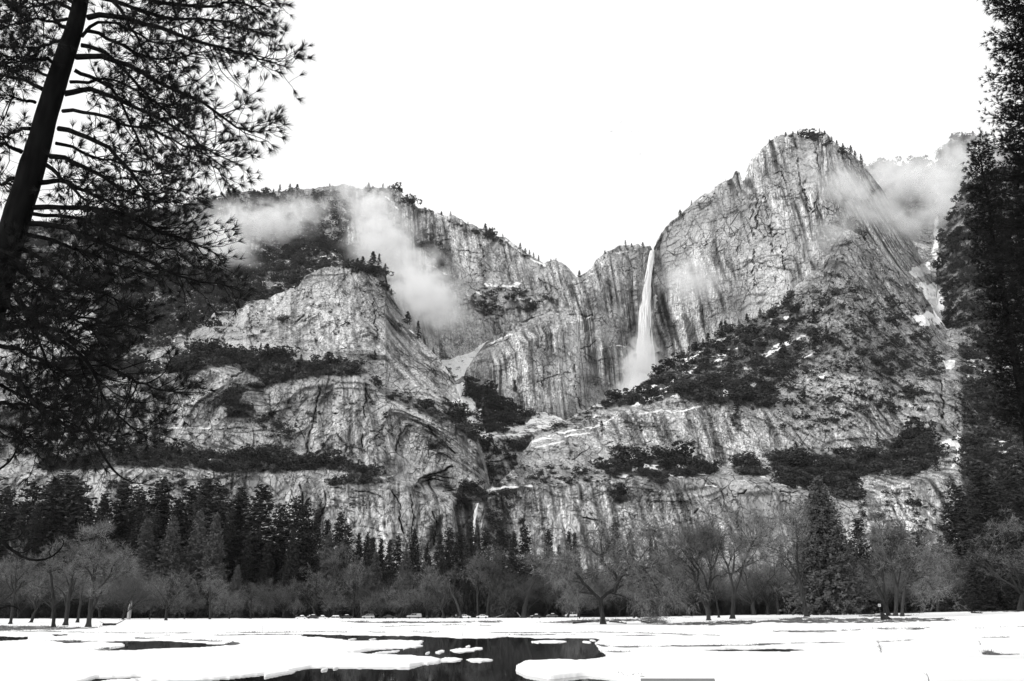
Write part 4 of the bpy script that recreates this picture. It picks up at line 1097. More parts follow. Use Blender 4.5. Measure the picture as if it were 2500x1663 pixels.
mist(610, 545, 2480, 190, 62, 120, 2, MIST, "wispy mist hanging across the left rim cliffs")
mist(545, 600, 2300, 110, 55, 100, 20, MIST, "wispy mist beside the dark pine branches")
mist(720, 520, 2500, 100, 55, 90, -20, MIST, "wispy mist below the left rim")
mist(905, 500, 2560, 90, 70, 90, 20, MIST, "thick mist rising to the left rim")
mist(930, 590, 2480, 110, 105, 110, 40, MIST, "thick mist over the shoulder of the left cliffs")
mist(1020, 690, 2400, 130, 110, 120, 50, MIST, "thick mist in the cleft behind the buttress")
mist(1055, 748, 2340, 125, 74, 120, 30, MIST, "thick mist at the foot of the back wall")
mist(850, 465, 2620, 70, 32, 80, 0, MIST_THIN, "thin mist on the highest left skyline")
mist(1690, 685, 1960, 95, 72, 70, 0, MIST, "soft mist patch right of the upper waterfall")
mist(2060, 455, 1880, 130, 62, 50, 30, MIST, "torn mist streaming off the right peak")
mist(2150, 520, 1900, 130, 60, 60, 25, MIST, "torn mist before the right shoulder of the peak")
mist(2235, 545, 1990, 95, 55, 70, -15, MIST, "torn mist at the mouth of the right gully")
mist(2030, 570, 1790, 110, 50, 45, -35, MIST_THIN, "mist crossing the ridge below the right peak")
mist(2195, 432, 2300, 130, 70, 110, 10, MIST, "thin mist below the far right rim")
mist(2300, 470, 2150, 60, 120, 90, -12, MIST, "mist rising before the far right gully")
mist(2370, 390, 2300, 150, 90, 120, 0, MIST_THIN, "thin mist veiling the far right summit")
mist(1568, 900, 2030, 62, 95, 50, 0, SPRAY, "white spray at the foot of the upper waterfall")
mist(1545, 965, 1960, 70, 52, 60, -25, SPRAY, "white spray blowing over the slope edge")
mist(1573, 850, 2075, 24, 80, 18, 3, SPRAY, "bright spray thickening the lower half of the upper waterfall")
mist(1575, 790, 2095, 30, 150, 30, 3, MIST_THIN, "thin spray round the upper waterfall")

# the air: a thin even haze round everything
b = Build()
b.box((0, 0, 745), (11000, 11000, 1500))
hm = bpy.data.materials.new("haze")
hm.use_nodes = True
hm.node_tree.nodes.remove(hm.node_tree.nodes["Principled BSDF"])
pv = hm.node_tree.nodes.new("ShaderNodeVolumePrincipled")
pv.inputs["Color"].default_value = (0.97, 0.97, 0.97, 1)
pv.inputs["Density"].default_value = 7e-6
hm.node_tree.links.new(pv.outputs[0], hm.node_tree.nodes["Material Output"].inputs["Volume"])
obj("haze", b.mesh("haze"), hm, label="thin pale haze filling the valley air", kind="stuff")
# ------------------------------------------------------------------ meadow: snow, bare soil, open water
WATER = [
    [(741, 1548), (829, 1549), (927, 1551), (1025, 1551), (1124, 1556), (1189, 1556), (1240, 1553), (1305, 1556), (1449, 1556), (1470, 1561), (1449, 1570), (1466, 1585), (1484, 1598), (1469, 1603),
     (1430, 1611), (1371, 1610), (1289, 1610), (1266, 1618), (1256, 1633), (1279, 1644), (1338, 1655), (1436, 1646), (1469, 1651), (1534, 1660), (1567, 1668), (1600, 1760), (500, 1760), (600, 1668), (616, 1660), (640, 1650),
     (708, 1638), (757, 1631), (829, 1631), (872, 1628), (927, 1631), (973, 1633), (1006, 1631), (1032, 1621), (1071, 1615), (1080, 1610), (1052, 1602), (970, 1598), (906, 1597), (968, 1589), (1025, 1573), (1036, 1567),
     (1002, 1562), (921, 1562), (845, 1562), (809, 1557), (741, 1554)],
    [(236, 1565), (311, 1562), (393, 1563), (474, 1566), (566, 1573), (510, 1579), (393, 1582), (327, 1587), (278, 1588), (250, 1584), (308, 1576), (306, 1570)],
    [(-200, 1552), (0, 1552), (75, 1553), (66, 1560), (0, 1564), (-200, 1566)],
    [(1705, 1585), (1780, 1582), (1880, 1581), (1960, 1583), (1968, 1587), (1880, 1590), (1760, 1589)],
    [(190, 1663), (240, 1650), (342, 1647), (350, 1654), (260, 1659), (215, 1672)], [(335, 1659), (470, 1656), (560, 1651), (650, 1642), (620, 1664), (480, 1680), (350, 1684)],
    [(840, 1593), (900, 1586), (985, 1580), (980, 1585), (900, 1594)], [(706, 1634), (760, 1626), (830, 1625), (1000, 1626), (1040, 1618), (1030, 1624), (1000, 1634), (760, 1636)], [(130, 1548), (165, 1547), (160, 1551), (135, 1552)], [(150, 1566), (240, 1562), (236, 1566), (160, 1571)],
]
SOIL = [
    [(-200, 1529), (0, 1527), (110, 1528), (180, 1531), (240, 1531), (240, 1534), (150, 1538), (0, 1540), (-200, 1540)], [(820, 1516), (900, 1517), (1100, 1517), (1230, 1516), (1220, 1519), (1050, 1521), (880, 1521)],
    [(1310, 1520), (1400, 1514), (1470, 1512), (1560, 1511), (1600, 1508), (1560, 1517), (1400, 1521)], [(1590, 1524), (1690, 1519), (1760, 1516), (1840, 1515), (1870, 1517), (1830, 1524), (1740, 1526), (1640, 1526)],
    [(1560, 1517), (1600, 1512), (1640, 1519), (1580, 1523)], [(1840, 1516), (1960, 1507), (2060, 1509), (2180, 1508), (2300, 1508), (2338, 1515), (2200, 1520), (2060, 1521), (1900, 1521)],
    [(2090, 1502), (2200, 1500), (2240, 1503), (2120, 1506)], [(2280, 1492), (2340, 1489), (2440, 1491), (2600, 1490), (2600, 1494), (2400, 1494)],
    [(1860, 1541), (2000, 1539), (2100, 1537), (2120, 1538), (2000, 1544), (1900, 1544)], [(2140, 1534), (2185, 1533), (2188, 1537), (2145, 1537)], [(2210, 1534), (2270, 1532), (2240, 1538), (2215, 1537)],
    [(2395, 1593), (2415, 1589), (2440, 1595), (2490, 1596), (2495, 1598), (2440, 1599), (2400, 1597)],
    [(1449, 1570), (1490, 1575), (1560, 1577), (1560, 1580), (1480, 1580), (1465, 1576)], [(1470, 1590), (1540, 1589), (1545, 1592), (1490, 1596)], [(1490, 1640), (1530, 1641), (1580, 1650), (1575, 1655), (1520, 1648)],
    [(230, 1585), (260, 1580), (300, 1584), (290, 1590), (240, 1589)], [(540, 1573), (570, 1566), (590, 1570), (560, 1577)], [(120, 1563), (220, 1562), (200, 1570), (150, 1568)],
]
SOILLINES = [([(350, 1546), (640, 1543), (760, 1542), (1000, 1543), (1240, 1545), (1460, 1543), (1600, 1546), (1760, 1551)], 1.6), ([(400, 1551), (540, 1550), (640, 1548), (740, 1549)], 2.2), ([(0, 1541), (200, 1543), (420, 1546)], 1.3),
             ([(330, 1557), (450, 1561), (540, 1566), (575, 1572)], 2.6), ([(1240, 1551), (1380, 1549), (1500, 1552), (1690, 1551)], 1.8), ([(1460, 1577), (1600, 1577), (1700, 1576), (1860, 1573), (2060, 1569), (2300, 1561), (2500, 1554)], 1.9),
             ([(1640, 1576), (1760, 1577), (1880, 1574)], 2.6), ([(2440, 1531), (2520, 1529)], 1.2), ([(850, 1533), (1000, 1527), (1100, 1525), (1200, 1527)], 1.0)]

ys = np.concatenate([np.arange(1512.0, 1590, 0.8), np.arange(1590.0, 1700, 1.3)])
dg = np.array([ground_hit(300, y) for y in ys])
dg = np.concatenate([np.linspace(401, 262, 26), dg[dg < 258]])
extra_far = np.array([1600, 1300, 1050, 850, 700, 600, 540, 500, 470, 445, 425, 410])
dg = dg[dg < 402]
extra_near = np.array([24, 18, 10, 2, -15, -60])
drows = np.concatenate([extra_far, dg, extra_near[extra_near < dg[-1] - 1]])
xcols = np.concatenate([np.arange(-1500, -150, 60), np.arange(-150, 2650, 3.8), np.arange(2650, 4050, 60)])
deff = np.maximum(drows, 24)
GX = (xcols[None] - 1250) / PXF * 1.044 * deff[:, None]
GY = np.broadcast_to(drows[:, None], GX.shape)
base = ground_z(np.maximum(GY, 0), GX) + 0.02 * fbm(GX / 14, GY / 14, 0.5, 3, 71) + 0.03 * fbm(GX / 45, GY / 45, 0.5, 2, 72)
base = base + 0.07 * sstep(150, 60, GY) * (fbm(GX / 3.5, GY / 6, .5, 3, 88) + .3) * sstep(25, 34, GY)
base = base + 0.5 * sstep(330, 420, GY) * fbm(GX / 9, GY / 9, .5, 3, 73) * 0.6
P0 = np.stack([GX, np.maximum(GY, 1.0), ground_z(np.maximum(GY, 0), GX)], -1)
gx, gy = project(P0)
vis = (GY > 20) & (GY < 405)
gx, gy = np.where(vis, gx, -9999), np.where(vis, gy, -9999)
jx = gx + 3.0 * noise(GX / 3.0, GY / 9.0, 0.4, 75)
jy = gy + 1.3 * noise(GX / 2.6, GY / 7.0, 0.4, 74) + 0.9 * noise(GX / .9, GY / 3.0, 0.4, 77) + .5 * noise(GX / .35, GY / 1.2, .4, 87)
wet = np.zeros(GX.shape)
for w in WATER:
    wet = np.maximum(wet, poly_mask(jx, jy, w, 0.9))
soil = np.zeros(GX.shape)
for w in SOIL:
    soil = np.maximum(soil, poly_mask(jx, gy + 1.6 * noise(GX / 2.5, GY / 14, 0.7, 76), w, 1.6))
for w, wd in SOILLINES:
    ln = line_mask(jx, gy + .7 * noise(GX / 4, 0.3, 0.7, 78), w, wd * (1.0))
    soil = np.maximum(soil, 1.1 * ln * sstep(-0.35, 0.1, noise(GX / 7, GY / 30, 0.9, 79)))
soil = np.clip(soil * (0.75 + 0.9 * fbm(GX / 1.6, GY / 5, .3, 3, 80)), 0, 1)
soil = np.maximum(soil, sstep(405, 440, GY) * 0.9)               # the forest floor under the trees is bare
gz = base - 0.05 * soil * (GY < 405)
gz = gz * (1 - wet) + wet * -0.55
mg = grey_mat("snow", 0.80, 0.88, 0.15, rough=0.75, bump=0.15, bscale=1.2)
nt = mg.node_tree
p = nt.nodes["Principled BSDF"]
old = p.inputs["Base Color"].links[0].from_socket
at_s = nt.nodes.new("ShaderNodeAttribute"); at_s.attribute_name = "soil"
nz = nt.nodes.new("ShaderNodeTexNoise"); nz.inputs["Scale"].default_value = 1.3; nz.inputs["Detail"].default_value = 5
tc = nt.nodes.new("ShaderNodeTexCoord"); nt.links.new(tc.outputs["Object"], nz.inputs["Vector"])
ad = nt.nodes.new("ShaderNodeMath"); ad.operation = 'ADD'
nt.links.new(at_s.outputs["Fac"], ad.inputs[0]); nt.links.new(nz.outputs[0], ad.inputs[1])
st = nt.nodes.new("ShaderNodeMapRange"); st.inputs[1].default_value, st.inputs[2].default_value = 0.88, 1.0
nt.links.new(ad.outputs[0], st.inputs[0])
dirt = nt.nodes.new("ShaderNodeMapRange"); dirt.inputs[3].default_value, dirt.inputs[4].default_value = 0.04, 0.16
dirt.inputs[1].default_value, dirt.inputs[2].default_value = 0.3, 0.7
nt.links.new(nz.outputs[0], dirt.inputs[0])
mxx = nt.nodes.new("ShaderNodeMix"); mxx.data_type = 'RGBA'
nt.links.new(st.outputs[0], mxx.inputs[0]); nt.links.new(old, mxx.inputs[6]); nt.links.new(dirt.outputs[0], mxx.inputs[7])
nt.links.new(mxx.outputs[2], p.inputs["Base Color"])
n, m = GX.shape
ix = np.arange(n * m).reshape(n, m)
gf = np.stack([ix[:-1, :-1], ix[1:, :-1], ix[1:, 1:], ix[:-1, 1:]], -1).reshape(-1, 4)
ground = obj("meadow_ground", mesh_np("meadow_ground", np.stack([GX, GY, gz], -1).reshape(-1, 3), gf, dict(soil=soil), smooth=True), mg,
             label="flat snow covered meadow with strips of bare soil", kind='structure')
plain = obj("valley_ground", mesh_np("valley_ground", [(-5400, -5400, -1.6), (5400, -5400, -1.6), (5400, 5400, -1.6), (-5400, 5400, -1.6)], [(0, 1, 2, 3)]), mg,
            label="wide snowy valley floor around the meadow", kind='structure')
mw, nt, p = new_mat("dark_water")
p.inputs["Base Color"].default_value = (0.012, 0.012, 0.012, 1)
p.inputs["Roughness"].default_value = 0.03
p.inputs["IOR"].default_value = 1.33
nz = nt.nodes.new("ShaderNodeTexNoise"); nz.inputs["Scale"].default_value = 0.9; nz.inputs["Detail"].default_value = 2
tc = nt.nodes.new("ShaderNodeTexCoord"); mp = nt.nodes.new("ShaderNodeMapping"); mp.inputs["Scale"].default_value = (1, 0.5, 1)
nt.links.new(tc.outputs["Object"], mp.inputs[0]); nt.links.new(mp.outputs[0], nz.inputs["Vector"])
bp = nt.nodes.new("ShaderNodeBump"); bp.inputs["Strength"].default_value = 0.02; bp.inputs["Distance"].default_value = 0.1
nt.links.new(nz.outputs[0], bp.inputs["Height"]); nt.links.new(bp.outputs[0], p.inputs["Normal"])
obj("meltwater", mesh_np("meltwater", [(-160, 8, 0), (160, 8, 0), (160, 260, 0), (-160, 260, 0)], [(0, 1, 2, 3)]), mw, label="dark still meltwater reflecting the trees", kind='structure')

SNOWM = grey_mat("loose_snow", 0.80, 0.88, 2.0, rough=0.75)


def wobble_disc(x, y, w, h, seed, thick=0.06, z0=0.0):
    """A pan of snowy ice: irregular outline, rounded top, seen at its real place on the water."""
    tz = float(ray(x, y)[1])
    d = (z0 - EYE) / tz
    r = np.random.default_rng(seed)
    hw = w / 2 / PXF * d * 1.05
    d1, d2 = ((z0 - EYE) / float(ray(x, y + s * h / 2)[1]) for s in (1, -1))
    hd = max(.25, abs(d2 - d1) / 2)
    n = 22
    a = np.arange(n) * 2 * math.pi / n
    rad = 1 + .16 * noise(np.cos(a) * 1.4, np.sin(a) * 1.4, seed * 3.1, 3) + .08 * r.normal(size=n)
    b = Build()
    rings = []
    for f, z in ((1.0, -.05), (1.02, thick * .4), (.93, thick * .8), (.72, thick), (.35, thick * 1.1)):
        rings.append(np.stack([np.cos(a) * rad * f * hw, np.sin(a) * rad * f * hd, np.full(n, z) + .015 * r.normal(size=n)], 1))
    v = np.concatenate(rings + [np.array([[0, 0, thick * 1.1]])])
    f = [(k * n + i, k * n + (i + 1) % n, (k + 1) * n + (i + 1) % n, (k + 1) * n + i) for k in range(4) for i in range(n)]
    b.add(v, f)
    b.f.setdefault(3, []).append(np.array([(4 * n + i, 4 * n + (i + 1) % n, 5 * n) for i in range(n)]))
    return b.mesh("ice_floe", smooth=True), tuple(at(x, y, d))


FLOES = [(1132, 1588, 52, 9, "largest oval snow covered ice floe on the dark water"), (1165, 1584, 24, 5, "small ice floe touching the largest oval floe"), (1143, 1579, 9, 4, "tiny ice lump behind the largest oval floe"),
         (1075, 1592, 14, 7, "round ice lump left of the largest oval floe"), (1044, 1595, 6, 4, "tiny round ice lump off the snow tongue"), (1100, 1611, 44, 9, "jagged heap of broken ice right of the snow tongue tip"),
         (1170, 1612, 52, 6, "long flat floe right of the jagged ice heap"), (1345, 1567, 66, 7, "long pale floe near the far right bank of the pool"), (1310, 1568, 16, 4, "small floe left of the long pale floe"), (1300, 1568, 5, 3, "tiny floe left of the small floe"),
         (1432, 1568, 16, 4, "small floe close to the right snow bank"), (1447, 1564, 10, 3, "tiny floe at the far right corner of the pool"), (1015, 1578, 26, 5, "cracked ice pan at the upper tongue tip"), (992, 1577, 20, 4, "ice pan left of the cracked pan"),
         (1019, 1567, 22, 4, "flat ice pan at the far end of the upper tongue"), (792, 1636, 8, 4, "round ice lump under the near snow edge"), (820, 1632, 8, 3, "smaller ice lump under the near snow edge"), (860, 1561, 9, 2.5, "small floe in the far arm of the pool"), (910, 1561, 8, 2.5, "second small floe in the far arm of the pool")]
for k, (x, y, w, h, lab) in enumerate(FLOES):
    me, loc = wobble_disc(x, y, w, h, 400 + k)
    obj("ice_floe", me, SNOWM, loc=loc, label=lab, cat="ice floe", group="ice floes on the meltwater")


def ground_at(x, y):
    d = ground_hit(x, y)
    P = at(x, y, d)
    return np.array([P[0], P[1], float(ground_z(d, P[0]))])


# dry grass and litter on the bare strips: uncountable
b = Build()
vv, ff = [], []
cand = np.argwhere((soil > 0.35) & (GY < 405) & (GY > 40))
r = np.random.default_rng(77)
sel = cand[r.integers(0, len(cand), 9000)]
bp_ = np.stack([GX, GY, gz], -1)[sel[:, 0], sel[:, 1]] + np.stack([r.normal(size=9000) * .3, r.normal(size=9000) * .5, np.zeros(9000)], 1)
hh = r.uniform(.05, .22, 9000) * np.clip(bp_[:, 1] / 160, .5, 1.6)
lean = r.normal(size=(9000, 3)) * .4
lean[:, 2] = 1
wv = np.stack([r.uniform(.02, .06, 9000), np.zeros(9000), np.zeros(9000)], 1) * np.clip(bp_[:, 1:2] / 160, .5, 1.6)
v = np.stack([bp_ - wv, bp_ + wv, bp_ + lean * hh[:, None]], 1).reshape(-1, 3)
DRYGRASS = grey_mat("dry_grass", 0.05, 0.17, 1.2, rough=0.9)
obj("dry_grass", mesh_np("dry_grass", v, np.arange(27000).reshape(-1, 3)), DRYGRASS, label="dry grass and litter on the bare strips of soil", kind="stuff")
# ------------------------------------------------------------------ forest band
ORD = "first second third fourth fifth sixth seventh eighth ninth tenth eleventh twelfth thirteenth fourteenth fifteenth sixteenth seventeenth eighteenth nineteenth twentieth".split()
ZONES = [(120, "at the far left end of the forest"), (260, "behind the leaning bare oaks at left"), (390, "behind the pale broken snag"), (560, "behind the pale cedars at left"), (700, "left of the streaked lower cliff"),
         (800, "behind the leftmost black car"), (930, "behind the silver wagon"), (1060, "behind the parked pickup"), (1140, "left of the lower waterfall"), (1205, "before the lower waterfall"), (1330, "right of the lower waterfall"),
         (1430, "left of the arching oak"), (1560, "behind the arching oak"), (1680, "right of the arching oak"), (1830, "behind the two spreading oaks"), (1965, "right of the two spreading oaks"), (2110, "beside the big pale cedar"),
         (2260, "behind the many stemmed oak"), (2400, "below the snowy gully"), (9999, "at the far right end of the forest")]


def zone(x):
    return next(z for lim, z in ZONES if x < lim)


NAMED = {}
for where_, x_, o_ in RIMTREES:
    NAMED.setdefault('small dark conifer ' + where_, []).append((x_, o_))


def settle_labels():
    """Trees that share a look and a place are told apart by their order from the left."""
    for lab, lst in NAMED.items():
        lst.sort(key=lambda t: t[0])
        for k, (x, o) in enumerate(lst):
            o["label"] = lab if len(lst) == 1 else (lab + ", leftmost" if k == 0 else lab + ", rightmost" if k == len(lst) - 1 else lab + ", %s from left" % ORD[min(k, 19)])


def conifer_meshes(seed, kind, leafy=1.0):
    """Trunk and crown of a conifer one metre tall."""
    r = np.random.default_rng(seed)
    bt = Build()
    zz = np.linspace(-.01, .99, 9)
    wob = np.cumsum(r.normal(size=(9, 2)) * .003, 0)
    stem = np.column_stack([wob, zz])
    bt.tube(stem, .0135 * (1 - zz * .93), 7, False)
    R, low, pw, n_tier, dens = {'pine': (.165, .14, .6, 30, 9), 'fir': (.18, .05, .85, 38, 10), 'cedar': (.19, .03, .72, 40, 12), 'young': (.28, .04, .85, 22, 9), 'broad': (.34, .03, .72, 78, 15)}[kind]
    cs = []
    for t in np.linspace(low, .985, n_tier):
        gap = r.uniform(.7, 1.12) if kind == 'pine' else r.uniform(.85, 1.1)
        full = min(1, (t - low) / .1 + .45) if kind != 'young' else 1
        rad = R * (1 - t) ** pw * gap * full + .008
        for a in np.arange(dens) * 6.283 / dens + r.uniform(0, 6):
            if kind == 'pine' and r.random() < .16:
                continue
            L = rad * r.uniform(.6, 1.15)
            droop = {'pine': r.uniform(-.25, .25), 'fir': -.35, 'cedar': r.uniform(-.1, .35), 'young': .3, 'broad': r.uniform(-.35, .3)}[kind]
            cx, cy = np.interp(t, zz, wob[:, 0]), np.interp(t, zz, wob[:, 1])
            end = np.array([cx + math.cos(a) * L, cy + math.sin(a) * L, t + droop * L + .02 * r.normal()])
            st = np.array([cx, cy, t])
            bt.add([st + (0, 0, .0015), st - (0, 0, .0015), end], [(0, 1, 2)])
            k = max(4, int(34 * leafy * L / R))
            u = r.uniform(.3, 1.05, k)[:, None]
            q = st + (end - st) * u + r.normal(size=(k, 3)) * .0105 * (1.2 if kind == 'pine' else 1)
            cs.append(q)
    v, f = leaf_tris(np.concatenate(cs), .0138, r, .6)
    return bt.mesh("conifer_trunk"), mesh_np("conifer_crown", v, f)


CON = {}
for kind, nvar in (('pine', 5), ('fir', 4), ('cedar', 3), ('young', 2), ('broad', 1)):
    for k in range(nvar):
        tm, cm = conifer_meshes(500 + 10 * k + len(kind), kind)
        tm.materials.append(BARK)
        cm.materials.append(NEEDLE_PALE if kind in ('cedar', 'broad') else NEEDLE)
        CON[kind, k] = (tm, cm)
NV = dict(pine=5, fir=4, cedar=3, young=2, broad=1)


def conifer(x, top, d, kind, wide=1.0, look=None, group="forest conifers", crown_mat=None):
    tx, tz = ray(x, top)
    zt = EYE + float(tz) * d
    X = float(ray(x, 1505)[0]) * d
    z0 = float(ground_z(d, X)) - .1
    H = max(3.0, zt - z0)
    root = empty("conifer_tree", (X, d, z0), cat="tree", group=group, rot=(rng.normal() * .012, rng.normal() * .012, rng.uniform(0, 6.28)))
    tm, cm = CON[kind, int(rng.integers(NV[kind]))]
    obj("trunk", tm, parent=root, scale=(H * wide, H * wide, H))
    obj("crown", cm, parent=root, scale=(H * wide, H * wide, H))
    size = "tall" if H > 42 else "middling" if H > 24 else "short"
    word = {'pine': "dark open pine", 'fir': "dark dense fir", 'cedar': "paler feathery cedar", 'young': "bushy young conifer", 'broad': "broad cedar"}[kind]
    NAMED.setdefault(look or f"{size} {word} {zone(x)}", []).append((x, root))
    return root


# (x, top y, distance, kind, width)
CONIFERS = [(-30, 1190, 470, 'pine', 1.1), (38, 1178, 500, 'pine', 1.1), (88, 1172, 480, 'pine', 1.1), (122, 1158, 500, 'pine', 1.15), (166, 1172, 480, 'pine', 1.05), (214, 1208, 470, 'fir', .9), (275, 1174, 490, 'pine', .95), (311, 1193, 480, 'pine', .9), (370, 1166, 500, 'pine', 1.0),
            (412, 1218, 470, 'fir', .9), (440, 1190, 510, 'pine', 1.0), (476, 1166, 490, 'pine', 1.05), (523, 1190, 470, 'pine', 1.1), (572, 1194, 480, 'fir', 1.1), (619, 1187, 460, 'pine', 1.15), (665, 1236, 480, 'pine', .8), (708, 1213, 460, 'pine', 1.0), (730, 1226, 480, 'pine', .9),
            (762, 1256, 460, 'fir', .9), (793, 1270, 480, 'fir', .9), (818, 1253, 465, 'pine', .9), (840, 1282, 480, 'pine', .9), (868, 1303, 480, 'fir', .8), (886, 1303, 470, 'fir', .8), (904, 1313, 490, 'fir', .8), (921, 1316, 480, 'fir', .8), (942, 1318, 470, 'fir', .9),
            (963, 1308, 480, 'pine', .9), (1006, 1295, 480, 'fir', 1.0), (1036, 1330, 460, 'fir', .9), (1068, 1305, 480, 'pine', .9), (1091, 1290, 490, 'pine', 1.0), (1117, 1296, 480, 'pine', 1.0), (1146, 1276, 470, 'fir', .8), (1171, 1330, 460, 'fir', .8), (1190, 1290, 490, 'pine', .9),
            (1222, 1280, 480, 'pine', 1.0), (1250, 1298, 470, 'fir', .9), (1284, 1285, 480, 'pine', .9), (1338, 1295, 480, 'pine', .8), (1368, 1330, 480, 'fir', .7), (1394, 1295, 490, 'pine', .6), (1410, 1302, 490, 'fir', .7), (1512, 1272, 520, 'pine', .7), (1552, 1292, 520, 'pine', .6),
            (1597, 1316, 500, 'fir', .6), (1610, 1325, 500, 'fir', .6), (1650, 1345, 480, 'fir', .8), (340, 1266, 430, 'cedar', .9), (400, 1262, 430, 'cedar', .9), (458, 1248, 435, 'cedar', .85), (505, 1256, 420, 'cedar', .8), (532, 1378, 410, 'cedar', .9), (570, 1380, 408, 'cedar', .9),
            (796, 1302, 430, 'cedar', .9), (985, 1340, 420, 'cedar', .9), (908, 1348, 425, 'cedar', 1.0), (1080, 1352, 415, 'fir', 1.0), (1140, 1370, 410, 'fir', 1.0), (1215, 1372, 408, 'cedar', 1.0), (1240, 1400, 400, 'cedar', 1.1), (2024, 1174, 330, 'broad', 1.0),
            (2118, 1268, 430, 'pine', 1.2), (2160, 1290, 440, 'fir', 1.2), (2215, 1282, 450, 'pine', 1.2), (2265, 1300, 430, 'fir', 1.1), (2300, 1330, 420, 'fir', 1.1), (2375, 1180, 400, 'pine', 1.2), (2412, 1210, 390, 'fir', 1.2), (2440, 1140, 410, 'pine', 1.2), (2482, 1180, 390, 'pine', 1.2),
            (2520, 1120, 400, 'pine', 1.2), (2340, 1290, 410, 'fir', 1.1), (2400, 1330, 370, 'fir', 1.3), (2455, 1320, 380, 'fir', 1.3), (2500, 1300, 370, 'fir', 1.3), (1920, 1330, 430, 'fir', .9), (1975, 1345, 420, 'fir', .9), (2080, 1350, 400, 'cedar', 1.0)]
for x, top, d, kind, w in CONIFERS:
    w *= 1.55 if x < 720 and kind != 'cedar' else 1.0 if top == 1174 else 1.2
    if (x, top) == (2024, 1174):
        conifer(x, top, d, kind, w, look="huge broad pale cedar rising above the oaks at right")
    else:
        conifer(x, top, d, kind, w)
# lower dark ranks that fill the band between and behind them
ftx = [-120, 180, 620, 760, 900, 1050, 1250, 1420, 1600, 1900, 2100, 2300, 2400, 2620]
fty = [1215, 1200, 1215, 1285, 1325, 1330, 1320, 1350, 1365, 1350, 1300, 1330, 1180, 1100]
for x in np.arange(-110, 2620, 27):
    xx = float(x + rng.uniform(-9, 9))
    top = np.interp(xx, ftx, fty) + rng.uniform(0, 110)
    conifer(xx, top, float(rng.uniform(440, 540)), ['fir', 'pine'][int(rng.random() < .45)], float(rng.uniform(.95, 1.3)))
for x in np.arange(-100, 2600, 34):
    xx = float(x + rng.uniform(-10, 10))
    conifer(xx, float(rng.uniform(1408, 1462)), float(rng.uniform(405, 440)), ['fir', 'young'][int(rng.random() < .3)], float(rng.uniform(1.3, 2.0)))


for x in np.arange(1250, 2060, 19):
    xx = float(x + rng.uniform(-8, 8))
    conifer(xx, float(rng.uniform(1372, 1450)), float(rng.uniform(430, 500)), ['fir', 'pine'][int(rng.random() < .3)], float(rng.uniform(1.4, 2.0)))


# ------------------------------------------------------------------ bare oaks
def wavy(p0, direc, L, n, r, wob=.12, up=.0):
    pts = [np.asarray(p0, float)]
    d = np.asarray(direc, float)
    for k in range(n):
        d = d + r.normal(size=3) * wob + np.array([0, 0, up])
        d /= np.linalg.norm(d)
        pts.append(pts[-1] + d * L / n)
    return np.array(pts)


def along(pts, t):
    n = len(pts) - 1
    k = min(int(t * n), n - 1)
    f = t * n - k
    tang = pts[k + 1] - pts[k]
    return pts[k] * (1 - f) + pts[k + 1] * f, tang / (np.linalg.norm(tang) + 1e-9)


def sprout(bl, tw, pts, r0, lvl, r, H, dens, up, droop):
    """Side branches of a limb, down to twigs."""
    L = np.linalg.norm(np.diff(pts, axis=0), axis=1).sum()
    n = {0: 7, 1: 6, 2: 6, 3: 7}[lvl]
    n = max(2, int(n * dens * min(1.6, L / (H * {0: .45, 1: .3, 2: .16, 3: .09}[lvl])) + .5))
    for k in range(n):
        t = r.uniform(.22, 1.0) if lvl else r.uniform(.35, 1.0)
        p, tang = along(pts, t)
        side = np.cross(tang, r.normal(size=3))
        side /= np.linalg.norm(side) + 1e-9
        d = tang * r.uniform(.35, .9) + side * r.uniform(.6, 1.0) + np.array([0, 0, up - droop * (lvl >= 2)])
        d /= np.linalg.norm(d)
        if lvl >= 3:
            ln = H * r.uniform(.04, .10)
            w = H * .0021 * r.uniform(.7, 1.3)
            q = np.cross(d, r.normal(size=3))
            q /= np.linalg.norm(q) + 1e-9
            mid = p + d * ln * .5 + r.normal(size=3) * ln * .1
            end = mid + (d + r.normal(size=3) * .35 - np.array([0, 0, droop * .5])) * ln * .5
            tw.append((p - q * w, p + q * w, mid))
            tw.append((mid - q * w * .7, mid + q * w * .7, end))
            continue
        ln = L * r.uniform(.38, .68) * (1.1 - .45 * t)
        ln = max(ln, H * (.11, .075, .05)[lvl])
        rr = max(H * .0017, r0 * (1 - .6 * t) * r.uniform(.45, .72))
        c = wavy(p, d, ln, 4 if lvl == 0 else 2, r, .2, .04 - .06 * droop)
        bl.tube(c, np.linspace(rr, rr * .35, len(c)), 5 if lvl == 0 else 3, False)
        sprout(bl, tw, c, rr, lvl + 1, r, H, dens, up, droop)


